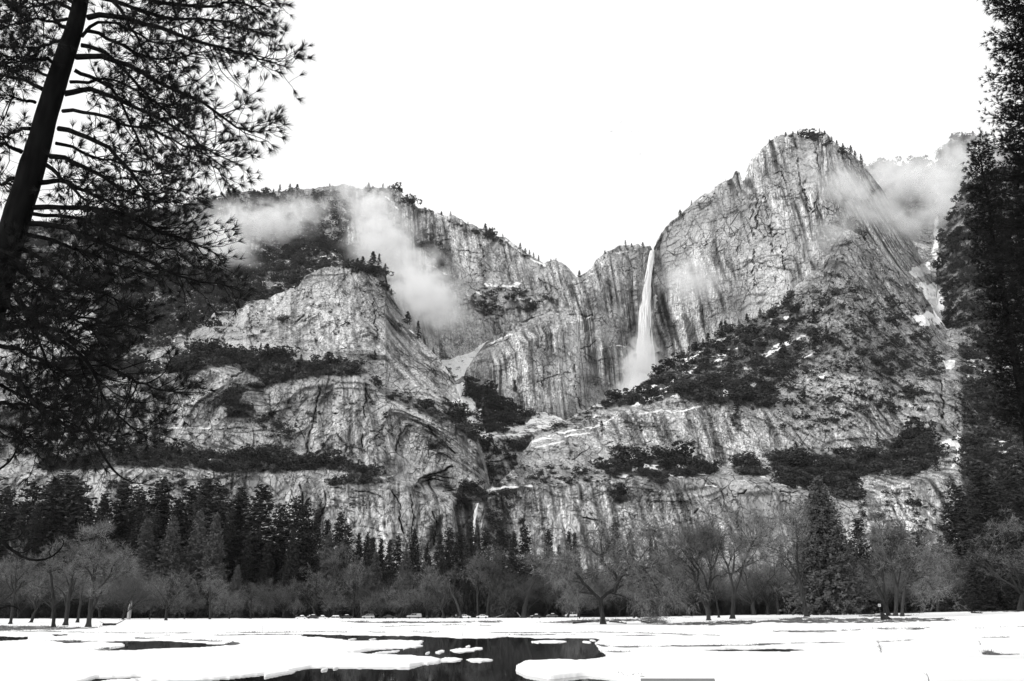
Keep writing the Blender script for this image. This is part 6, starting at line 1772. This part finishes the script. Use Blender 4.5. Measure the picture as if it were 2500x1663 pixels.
car(1348, 'sedan', GREYP, "grey snow dusted car nearer the arching oak", snow=.2, buried=-.1, d=390)
car(1394, 'van', WHITEP, "boxy white van behind the arching oak", d=395, buried=-.1)

WOOD = grey_mat("post_wood", 0.08, 0.18, 2.0)
PLACE = ["leftmost, nearest the pickup", "second from the pickup", "third from the pickup", "fourth from the pickup", "in the middle of the row", "fourth from the white sedans", "third from the white sedans", "second from the white sedans", "rightmost, nearest the white sedans"]
for k, x in enumerate(np.linspace(1030, 1128, 9)):
    b = Build(); b.box((0, 0, .45), (.14, .14, 1.0)); b.box((0, 0, .97), (.17, .17, .06))
    obj("fence_post", b.mesh("fence_post"), WOOD, loc=(float(ray(x, 1512)[0]) * 362, 362, float(ground_z(362))), label="short wooden roadside post, " + PLACE[k], cat="post", group="short posts along the road")

P = np.array([float(ray(2148, 1490)[0]) * 345, 345.0, float(ground_z(345, float(ray(2148, 1490)[0]) * 345))])
root = empty("road_sign", tuple(P), label="small white square sign before the dark right hand trees", cat="sign")
b = Build(); b.box((0, 0, 1.4), (.08, .08, 3.0)); obj("post", b.mesh("sign_post"), WOOD, parent=root)
b = Build(); b.box((0, -.08, 2.9), (1.0, .04, 1.0)); obj("panel", b.mesh("sign_panel"), WHITEP, parent=root)
b = Build(); b.box((0, -.105, 3.0), (.62, .012, .12)); b.box((0, -.105, 2.72), (.5, .012, .12)); obj("lettering", b.mesh("sign_lettering"), GREYP, parent=root)

# low interpretive panel at the bottom edge, seen from behind its upper rim
d = 12.0
c0, c1 = at(1564, 1656.5, d), at(1734, 1653, d + .25)
root = empty("information_panel", (float(c0[0] + c1[0]) / 2, d, 0.6), label="framed information panel at the bottom edge of the snow", cat="sign")
W = float(c1[0] - c0[0])
zt = float(c0[2]) - 0.6
tilt = .75
FRAME = paint("panel_frame", .16, .45)
PANEL = grey_mat("printed_panel", 0.45, 0.6, 3.0, rough=.35)


def slant(u, v, t):                                      # u across, v down the slope towards the viewer, t out of the face
    return np.array([u, -v * math.cos(tilt) + t * math.sin(tilt) * 0, zt - v * math.sin(tilt) + t])


b = Build()
for (u0, u1, v0, v1) in ((-W / 2, W / 2, 0, .045), (-W / 2, W / 2, .56, .6), (-W / 2, -W / 2 + .04, .045, .56), (W / 2 - .04, W / 2, .045, .56)):
    q = [slant(u, v, t) for t in (0, -.05) for (u, v) in ((u0, v0), (u1, v0), (u1, v1), (u0, v1))]
    b.add(q, [(3, 2, 1, 0), (4, 5, 6, 7), (0, 1, 5, 4), (1, 2, 6, 5), (2, 3, 7, 6), (3, 0, 4, 7)])
obj("frame", b.mesh("panel_frame"), FRAME, parent=root)
b = Build()
b.add([slant(u, v, -.015) for (u, v) in ((-W / 2 + .04, .045), (W / 2 - .04, .045), (W / 2 - .04, .56), (-W / 2 + .04, .56))], [(3, 2, 1, 0)])
obj("panel", b.mesh("panel_sheet"), PANEL, parent=root)
for s in (-1, 1):
    b = Build(); b.box((s * W * .36, -.25, (zt - .3) / 2 - .3), (.07, .07, zt - .25 + .6)); obj("leg", b.mesh("panel_leg"), FRAME, parent=root)

# birds
BIRDM = grey_mat("bird_feathers", 0.04, 0.12, 4)
for k, (x, y, s, pale) in enumerate([(1517, 298, 1, 0), (1493, 321, .9, 0), (1542, 321, 1, 0), (1559, 321, 1, 0), (1599, 327, .8, 0), (1577, 347, .7, 0), (1456, 376, .8, 0), (1563, 376, .8, 0)]):
    P = at(x, y, 330)
    root = empty("bird", tuple(P), cat="bird", group="birds circling above the falls", rot=(rng.normal() * .2, -.5 + rng.normal() * .3, rng.uniform(-.6, .6)),
                 label=["topmost bird in the white sky", "bird at left in the upper row of birds", "middle left bird of the close pair", "middle right bird of the close pair", "rightmost bird in the sky", "bird just below the close pair's right", "lowest bird at far left", "lowest bird under the close pair"][k])
    b = Build()
    b.tube(np.array([(0, -.24, 0), (0, -.1, .01), (0, .08, .015), (0, .2, .01), (0, .3, 0)]) * s, np.array([.015, .05, .06, .035, .01]) * s, 6)
    obj("body", b.mesh("bird_body"), BIRDM, parent=root)
    for sd in (-1, 1):
        b = Build()
        v = np.array([(sd * .03, -.06, .02), (sd * .03, .1, .02), (sd * .3, .12, .12), (sd * .3, -.06, .11), (sd * .62, .02, .07), (sd * .6, -.08, .07)]) * s
        b.add(np.concatenate([v, v - np.array([0, 0, .012])]), [(0, 1, 2, 3), (3, 2, 4, 5), (9, 8, 7, 6), (11, 10, 8, 9), (0, 3, 9, 6), (1, 7, 8, 2), (3, 5, 11, 9), (2, 8, 10, 4)])
        obj("wing", b.mesh("bird_wing"), BIRDM, parent=root)

# distant walkers near the road
SKIN, COAT, DARKC = paint("skin", .35, .6), paint("pale_coat", .6, .8), paint("dark_trousers", .05, .9)


def walker(x, d, label):
    P = np.array([float(ray(x, 1508)[0]) * d, d, float(ground_z(d, float(ray(x, 1508)[0]) * d))])
    root = empty("person", tuple(P), label=label, cat="person", group="people by the road")
    b = Build()
    for s in (-1, 1):
        b.tube([(s * .1, .05 * s, 0), (s * .1, 0, .45), (s * .08, 0, .88)], [.06, .07, .09], 7)
        b.tube([(s * .2, 0, 1.42), (s * .25, .02, 1.15), (s * .24, -.05, .9)], [.06, .05, .04], 6)
    b.tube([(0, 0, .85), (0, 0, 1.1), (0, 0, 1.4), (0, 0, 1.52)], [.16, .15, .19, .07], 9)
    b.tube([(0, 0, 1.5), (0, -.01, 1.58), (0, -.01, 1.68), (0, 0, 1.76)], [.05, .09, .1, .06], 8)
    obj("body", b.mesh("person_body"), DARKC, parent=root)
    b = Build()
    b.tube([(0, 0, .8), (0, 0, 1.1), (0, 0, 1.42), (0, 0, 1.5)], [.2, .18, .21, .09], 10)
    obj("coat", b.mesh("person_coat"), COAT, parent=root)


walker(756, 384, "person in a pale coat behind the leftmost black sedan")
walker(1113, 384, "person in a pale coat left of the white sedans")
# ------------------------------------------------------------------ the near pine at the left
def spline(pts, n):
    """Smooth curve through control points."""
    p = np.asarray(pts, float)
    m = len(p)
    t = np.linspace(0, m - 1, n)
    k = np.clip(t.astype(int), 0, m - 2)
    f = (t - k)[:, None]
    e = np.concatenate([[2 * p[0] - p[1]], p, [2 * p[-1] - p[-2]]])
    a, b_, c, d_ = e[k], e[k + 1], e[k + 2], e[k + 3]
    return .5 * ((2 * b_) + (-a + c) * f + (2 * a - 5 * b_ + 4 * c - d_) * f ** 2 + (-a + 3 * b_ - 3 * c + d_) * f ** 3)


def needle_tuft(p, d, length, n, width, r, spread=.75):
    """A brush of long needles round the end of a twig: thin triangles."""
    d = d / (np.linalg.norm(d) + 1e-9)
    v = r.normal(size=(n, 3))
    v -= (v @ d)[:, None] * d
    v /= np.linalg.norm(v, axis=1, keepdims=True) + 1e-9
    k = r.uniform(.15, 1.25, n)[:, None] * spread
    nd = d + v * k
    nd /= np.linalg.norm(nd, axis=1, keepdims=True)
    root = p - d * r.uniform(0, .45, n)[:, None] * length * .5
    L = length * r.uniform(.7, 1.1, n)[:, None]
    tip = root + nd * L + np.array([0, 0, -.12]) * L * r.uniform(0, 1, n)[:, None]
    w = np.cross(nd, r.normal(size=(n, 3)))
    w /= np.linalg.norm(w, axis=1, keepdims=True) + 1e-9
    return np.stack([root - w * width, root + w * width, tip], 1).reshape(-1, 3)


PD = 20.0
PM = PD / PXF * 1.04                                       # metres per photo pixel at the pine


def needles_obj(tris, parent, mat=None):
    v = np.concatenate(tris)
    obj("needles", mesh_np("needles", v, np.arange(len(v)).reshape(-1, 3)), mat or NEEDLE_NEAR, parent=parent)


def pine_branch(root, origin, px, r0, seed, bushy=1.0, first=.28, depth=0.0, name="branch", label=None):
    """px: photo points of one main limb; it leans `depth` metres towards (-) or away from the viewer at its end."""
    r = np.random.default_rng(seed)
    n0 = len(px)
    P = np.array([at(q[0], q[1], PD + depth * (i / (n0 - 1)) ** 1.1) for i, q in enumerate(px)]) - origin
    c = spline(P, 16)
    c[1:-1] += r.normal(size=(14, 3)) * .02
    Ltot = np.linalg.norm(np.diff(c, axis=0), axis=1).sum()
    b, tr = Build(), []
    b.tube(c, np.linspace(r0, .009, 16) ** 1.0, 7)
    out = (c[-1] - c[0]) / Ltot
    nsec = int(Ltot * 6.0 * bushy) + 4
    for k in range(nsec):
        t = first + (1 - first) * (k + r.uniform(0, 1)) / nsec
        p, tg = along(c, min(.999, t))
        side = np.cross(tg, np.array([0, 1.0, 0])) * (1 if r.random() < .5 else -1)
        side = side * r.uniform(.3, 1.0) + np.array([0, 1, 0]) * r.normal() * .8
        L2 = (.14 + 1.25 * math.sin(math.pi * min(1, max(0, (1 - t) * .92 + .06))) ** .9) * r.uniform(.5, 1.1)
        d = tg * r.uniform(.5, 1.1) + side * .9 + np.array([0, 0, -.12])
        s = wavy(p, d, L2, 6, r, .17, .07)
        rr = max(.006, .014 * L2)
        b.tube(s, np.linspace(rr, .005, 7), 4, False)
        nt_ = max(2, int(L2 * 5.0))
        for q in range(nt_):
            u = (q + r.uniform(.2, 1)) / nt_
            if u < .3 and r.random() < .55:
                continue
            p2, t2 = along(s, min(.999, u))
            sd = np.cross(t2, r.normal(size=3))
            dd = t2 * .7 + sd * .7 + np.array([0, 0, .05])
            tw = wavy(p2, dd, r.uniform(.12, .42), 4, r, .25, .14)
            b.tube(tw, np.linspace(.0055, .004, 5), 3, False)
            if r.random() < .82:
                tr.append(needle_tuft(tw[-1], tw[-1] - tw[-2], r.uniform(.19, .29), 33, .0052, r))
        tr.append(needle_tuft(s[-1], s[-1] - s[-2], r.uniform(.22, .30), 42, .0052, r))
    for e in range(3):
        tr.append(needle_tuft(c[-1 - e], c[-1] - c[-2], .28, 42, .0052, r))
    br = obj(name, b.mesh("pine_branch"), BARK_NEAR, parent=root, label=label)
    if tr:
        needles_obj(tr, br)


TR = [(206, -60, 44), (197, 0, 46), (181, 71, 54), (156, 143, 60), (134, 214, 63), (113, 286, 66), (94, 357, 71), (72, 429, 77), (50, 500, 78), (33, 557, 80), (-8, 700, 84), (-60, 880, 88), (-130, 1120, 93), (-230, 1450, 98), (-290, 1640, 112), (-312, 1700, 130)]
foot = at(TR[-1][0], TR[-1][1], PD)
origin = np.array([foot[0], PD, .1])
pine = empty("pine_tree", tuple(origin), label="big near pine leaning in from the left edge, black against the sky", cat="tree")
tp = np.array([at(x, y, PD) for x, y, w in TR]) - origin
b = Build()
c = spline(tp[::-1], 60)
w = np.interp(np.linspace(0, 1, 60), np.linspace(0, 1, len(TR)), [q[2] for q in TR[::-1]]) * PM * .41
ring_r = np.random.default_rng(4)
sides = 20
b.tube(c, w, sides)
vv = b.v[0].reshape(60, sides, 3)
ctr = c[:, None]
nn = 1 + .07 * fbm(vv[..., 0] * 5, vv[..., 1] * 5, vv[..., 2] * 1.6, 3, 91)
b.v[0] = (ctr + (vv - ctr) * nn[..., None]).reshape(-1, 3)
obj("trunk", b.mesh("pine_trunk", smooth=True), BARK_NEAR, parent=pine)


def z1(*p):                                              # points read off an enlarged crop of the photograph
    return [(x / 2.8, y / 2.8) for x, y in p]


def z2(*p):
    return [(x / 2.8, 500 + y / 2.8) for x, y in p]


LIMBS = [
    (z1((600, 120), (720, 105), (850, 120), (1050, 175), (1220, 235), (1400, 290), (1560, 330), (1720, 365), (1830, 400), (1930, 430), (2030, 462)), .085, 1.0, .3, -1.0),
    (z1((585, 210), (660, 225), (780, 290), (900, 345), (1050, 395), (1170, 405), (1290, 380), (1440, 340), (1600, 350)), .06, 1.1, .25, 1.5),
    (z1((555, 310), (640, 330), (730, 360), (800, 430), (900, 530), (1000, 640), (1090, 720), (1200, 800), (1290, 850), (1380, 960), (1440, 1030)), .065, 1.0, .3, .8),
    (z1((520, 390), (640, 380), (760, 400), (870, 440), (1000, 520), (1180, 600), (1330, 670), (1480, 740), (1580, 820), (1700, 880), (1800, 900), (1900, 890)), .085, 1.0, .3, -1.5),
    (z1((510, 480), (600, 520), (700, 560), (790, 650), (870, 780), (950, 950), (1010, 1050), (1080, 1130), (1220, 1180)), .06, .9, .25, 1.8),
    (z1((440, 640), (530, 625), (620, 610), (740, 650), (880, 710), (1010, 770), (1150, 830), (1300, 920), (1420, 1010), (1560, 1070), (1690, 1130)), .085, 1.05, .3, .4),
    (z1((400, 880), (520, 910), (660, 960), (780, 1050), (880, 1150), (960, 1270), (1050, 1340), (1200, 1290), (1280, 1310)), .075, .95, .25, -1.2),
    (z1((340, 1070), (430, 1080), (560, 1130), (700, 1200), (800, 1270), (920, 1330), (1080, 1380), (1220, 1390), (1360, 1400)), .075, 1.1, .2, .6),
    (z1((320, 1130), (400, 1200), (480, 1270), (560, 1350), (650, 1440), (800, 1520), (950, 1580)), .06, 1.0, .2, -1.6),
    (z1((270, 1250), (380, 1235), (480, 1255), (620, 1330), (760, 1390), (900, 1480), (1050, 1560), (1180, 1620)), .075, 1.2, .2, 1.2),
    (z1((660, -60), (780, 20), (850, 110), (900, 200), (950, 290), (1010, 370), (1100, 450), (1230, 560)), .06, .9, .25, -.8),
    (z1((640, -80), (850, -60), (1100, 10), (1350, 45), (1550, 30), (1690, 10), (1800, 60), (1850, 100)), .075, 1.1, .2, 1.0),
    (z1((620, -30), (800, 10), (1000, 90), (1200, 120), (1450, 130), (1600, 150), (1750, 200), (1905, 245)), .07, 1.2, .25, 2.2),
    (z1((640, -150), (900, -160), (1200, -120), (1500, -60), (1750, -40), (1820, 10)), .08, 1.1, .25, -1.0),
    (z1((560, 250), (680, 150), (820, 170), (1000, 260), (1150, 300), (1300, 260), (1500, 240), (1680, 270)), .05, 1.0, .3, 2.6),
    (z1((480, 560), (620, 560), (760, 540), (900, 600), (1050, 690), (1200, 720), (1300, 740)), .05, 1.1, .25, 2.4),
    (z1((430, 760), (560, 760), (720, 800), (860, 860), (1000, 870), (1150, 930), (1300, 1000), (1500, 1090), (1600, 1160)), .055, 1.0, .3, -2.4),
    (z1((380, 980), (520, 1010), (650, 1080), (800, 1110), (980, 1180), (1120, 1200), (1250, 1260)), .05, 1.1, .25, 2.6),
    (z1((470, 190), (420, 180), (330, 70), (240, 0), (120, -60)), .07, .8, .35, -.8), (z1((290, 610), (200, 560), (100, 530), (0, 520), (-160, 500)), .065, 1.0, .2, .8), (z1((240, 700), (150, 680), (0, 670), (-150, 690)), .05, 1.0, .2, -1.6),
    (z1((210, 880), (120, 890), (0, 950), (-120, 1010)), .06, .9, .2, 1.4), (z1((150, 1040), (60, 1000), (0, 980), (-160, 950)), .065, .9, .2, -1.0), (z1((100, 1220), (40, 1250), (0, 1262), (-140, 1300)), .06, 1.0, .2, 1.0),
    (z1((430, 270), (340, 300), (220, 330), (100, 320), (-60, 300)), .055, 1.1, .2, 2.0), (z1((380, 420), (280, 400), (160, 420), (60, 400), (-80, 430)), .055, 1.1, .2, -2.0), (z1((480, 60), (380, 20), (250, 40), (120, 60), (-40, 90)), .055, 1.1, .2, 2.0),
    (z1((460, 130), (360, 150), (240, 130), (110, 170), (-60, 190)), .05, 1.1, .2, -2.4), (z1((500, 20), (400, -60), (240, -60), (80, -20), (-60, 10)), .05, 1.1, .2, .6), (z1((330, 520), (220, 470), (110, 470), (-30, 440)), .045, 1.0, .2, 2.6),
    (z2((200, 130), (330, 135), (450, 160), (560, 210), (680, 260), (800, 300), (950, 350), (1100, 430), (1250, 490), (1450, 530), (1600, 560), (1690, 590)), .08, 1.00, .25, -1.0),
    (z2((180, 200), (330, 230), (480, 290), (600, 330), (760, 400), (900, 440), (1060, 480)), .06, 0.88, .25, 1.2), (z2((230, 20), (450, 20), (700, 30), (900, 90), (1100, 170), (1300, 250), (1450, 300), (1550, 380)), .075, 1.00, .25, .4),
    (z2((210, 60), (420, 80), (640, 130), (850, 210), (1050, 260), (1230, 330), (1350, 420)), .055, 0.96, .2, 2.2), (z2((120, 640), (250, 800), (350, 900), (500, 980), (620, 1090), (680, 1250), (760, 1400), (900, 1530), (1000, 1580)), .08, 0.72, .25, -1.4),
    (z2((20, 700), (180, 720), (360, 760), (560, 770), (760, 820), (990, 850)), .065, 0.96, .2, .8), (z2((140, 300), (300, 380), (430, 480), (560, 560), (700, 600), (850, 680), (960, 720)), .06, 0.88, .2, 1.4), (z2((100, 420), (240, 520), (380, 640), (480, 760), (640, 860), (760, 900)), .06, 0.96, .15, -1.6),
    (z2((-60, 860), (150, 830), (280, 820), (420, 860), (560, 950), (700, 1020)), .06, 0.96, .1, 1.6), (z2((-100, 1090), (100, 1180), (180, 1280), (300, 1400), (450, 1500), (600, 1580), (760, 1660)), .085, .8, .25, -2.0), (z2((-100, 1350), (130, 1365), (270, 1390), (420, 1470), (520, 1600)), .06, 0.72, .2, .6),
    (z2((60, 560), (160, 700), (240, 860), (300, 1020), (360, 1150), (460, 1280)), .06, 0.88, .15, 2.2), (z2((560, 1000), (700, 1080), (850, 1170), (1000, 1230), (1160, 1270), (1300, 1300)), .045, 0.72, .25, -1.8), (z2((-60, 960), (100, 980), (260, 1050), (420, 1130), (560, 1240), (640, 1380)), .065, 0.88, .1, -.4),
    (z2((-60, 560), (60, 640), (100, 760), (200, 900), (330, 980)), .05, 0.96, .1, -2.2), (z2((-80, 1200), (60, 1260), (200, 1330), (320, 1380), (480, 1420), (620, 1500)), .05, 0.80, .1, 2.4), (z2((-100, 1480), (60, 1520), (200, 1580), (320, 1680)), .05, 0.80, .1, -1.0), (z2((-60, 280), (60, 330), (180, 450), (260, 580), (400, 660)), .05, 0.96, .1, -2.6)]
for k, (px, r0, bushy, first, depth) in enumerate(LIMBS):
    px = [(x - .06 * max(0, x - 320), y) for x, y in px]
    pine_branch(pine, origin, px, r0 * .9, 900 + k, bushy * (1.4 if max(q[0] for q in px) < 400 and px[-1][1] > 560 else 1.06), first * .45, depth)

# bare dead ends of the lowest branches
r = np.random.default_rng(5)
for pts, r0, subs in (([(-140, 1240), (-60, 1275), (0, 1318), (30, 1344), (65, 1364), (98, 1368), (128, 1358), (148, 1340), (156, 1325), (150, 1314)], .045, [((125, 1360), (120, 1348), (127, 1334), (122, 1318), (111, 1309)), ((45, 1352), (65, 1345), (80, 1335)), ((20, 1335), (36, 1336), (48, 1332), (52, 1322), (44, 1314)), ((10, 1320), (40, 1315), (54, 1300), (48, 1290)), ((5, 1315), (10, 1300), (2, 1285)), ((28, 1342), (52, 1350), (70, 1345))]),
                      ([(-140, 1500), (-60, 1490), (0, 1485), (22, 1479), (40, 1484), (52, 1493)], .035, []), ([(-60, 1180), (20, 1130), (50, 1080), (80, 1060), (118, 1046)], .03, [((60, 1070), (80, 1090), (100, 1096))]),
                      ([(210, 1040), (262, 1128), (290, 1160), (318, 1176), (345, 1180), (372, 1168)], .03, [((318, 1176), (340, 1160), (350, 1150)), ((345, 1180), (372, 1186), (388, 1182))])):
    P = spline(np.array([at(x, y, PD - 1) for x, y in pts]) - origin, 16)
    b = Build()
    b.tube(P, np.linspace(r0, .006, 16), 6)
    for s in subs:
        Q = spline(np.array([at(x, y, PD - 1) for x, y in s]) - origin, 9)
        b.tube(Q, np.linspace(.012, .005, 9), 5)
    obj("branch", b.mesh("dead_branch"), BARK_NEAR, parent=pine, label="bare dead branch curling at its tip")


# ------------------------------------------------------------------ tall conifers closing the view at the right
def near_conifer(xf, yf, xt, yt, d, seed, label, R, low=.1, crown_lo=0.0, tuft_len=.34, dens=1.0):
    """A tall conifer; foot and top given as photo points at one distance."""
    r = np.random.default_rng(seed)
    F, T = at(xf, yf, d), at(xt, yt, d)
    T[1] = d
    o = np.array([F[0], d, min(F[2], float(ground_z(d, F[0])))])
    H = T[2] - o[2]
    root = empty("conifer_tree", tuple(o), label=label, cat="tree", group="tall conifers at the right edge")
    t = np.linspace(0, 1, 14)[:, None]
    ax = (T - o) * t + np.concatenate([np.zeros((1, 3)), np.cumsum(r.normal(size=(13, 3)) * (.06, .06, 0), 0)])
    b = Build()
    b.tube(ax, np.linspace(H * .014, .03, 14), 9)
    obj("trunk", b.mesh("conifer_trunk"), BARK_NEAR, parent=root)
    tiers = int(H * 1.25 * dens)
    bb, tr = Build(), []
    for k in range(tiers):
        u = low + (1 - low) * (k + r.uniform(0, 1)) / tiers
        p, _ = along(ax, min(.995, u))
        vis = p + o
        px_, py_ = project(vis)
        if py_ < -160 or py_ > 1340:                                         # far above the picture
            continue
        rad = R * (1 - u) ** .62 * r.uniform(.75, 1.1) + .35
        for a in np.arange(5) * 1.257 + r.uniform(0, 6):
            L = rad * r.uniform(.5, 1.15)
            dirn = np.array([math.cos(a), math.sin(a), r.uniform(-.1, .35) - .35 * (1 - u)])
            s = wavy(p, dirn, L, 5, r, .1, .05)
            bb.tube(s, np.linspace(.022 + .012 * L, .01, 6), 4, False)
            nk = int(L * 3.2 * dens) + 2
            for q in range(nk):
                f = r.uniform(.25, 1.0)
                p2, t2 = along(s, min(.999, f))
                e = t2 * .8 + np.cross(t2, r.normal(size=3)) * .8 + np.array([0, 0, .25])
                tip = p2 + e * r.uniform(.15, .6)
                tr.append(needle_tuft(tip, e, tuft_len * r.uniform(.75, 1.15), 12, .021, r, 1.0))
            tr.append(needle_tuft(s[-1], s[-1] - s[-2], tuft_len, 14, .021, r, 1.0))
    br = obj("branches", bb.mesh("conifer_branches"), BARK_NEAR, parent=root)
    needles_obj(tr, br, NEEDLE_NEAR)


near_conifer(2575, 1560, 2384, 352, 62, 61, "tall conifer with a knobbly top before the misty gully", 2.6, .40, dens=1.8)
near_conifer(2650, 1600, 2485, -520, 52, 62, "taller dark conifer cut off by the top right corner", 5.4, .38, dens=2.4)
near_conifer(2640, 1570, 2468, 520, 58, 63, "dark conifer between the knobbly topped one and the edge", 2.2, .3, dens=1.4)
near_conifer(2700, 1570, 2560, 640, 56, 64, "dark conifer mostly outside the right edge", 2.4, .15, dens=1.1)
settle_labels()
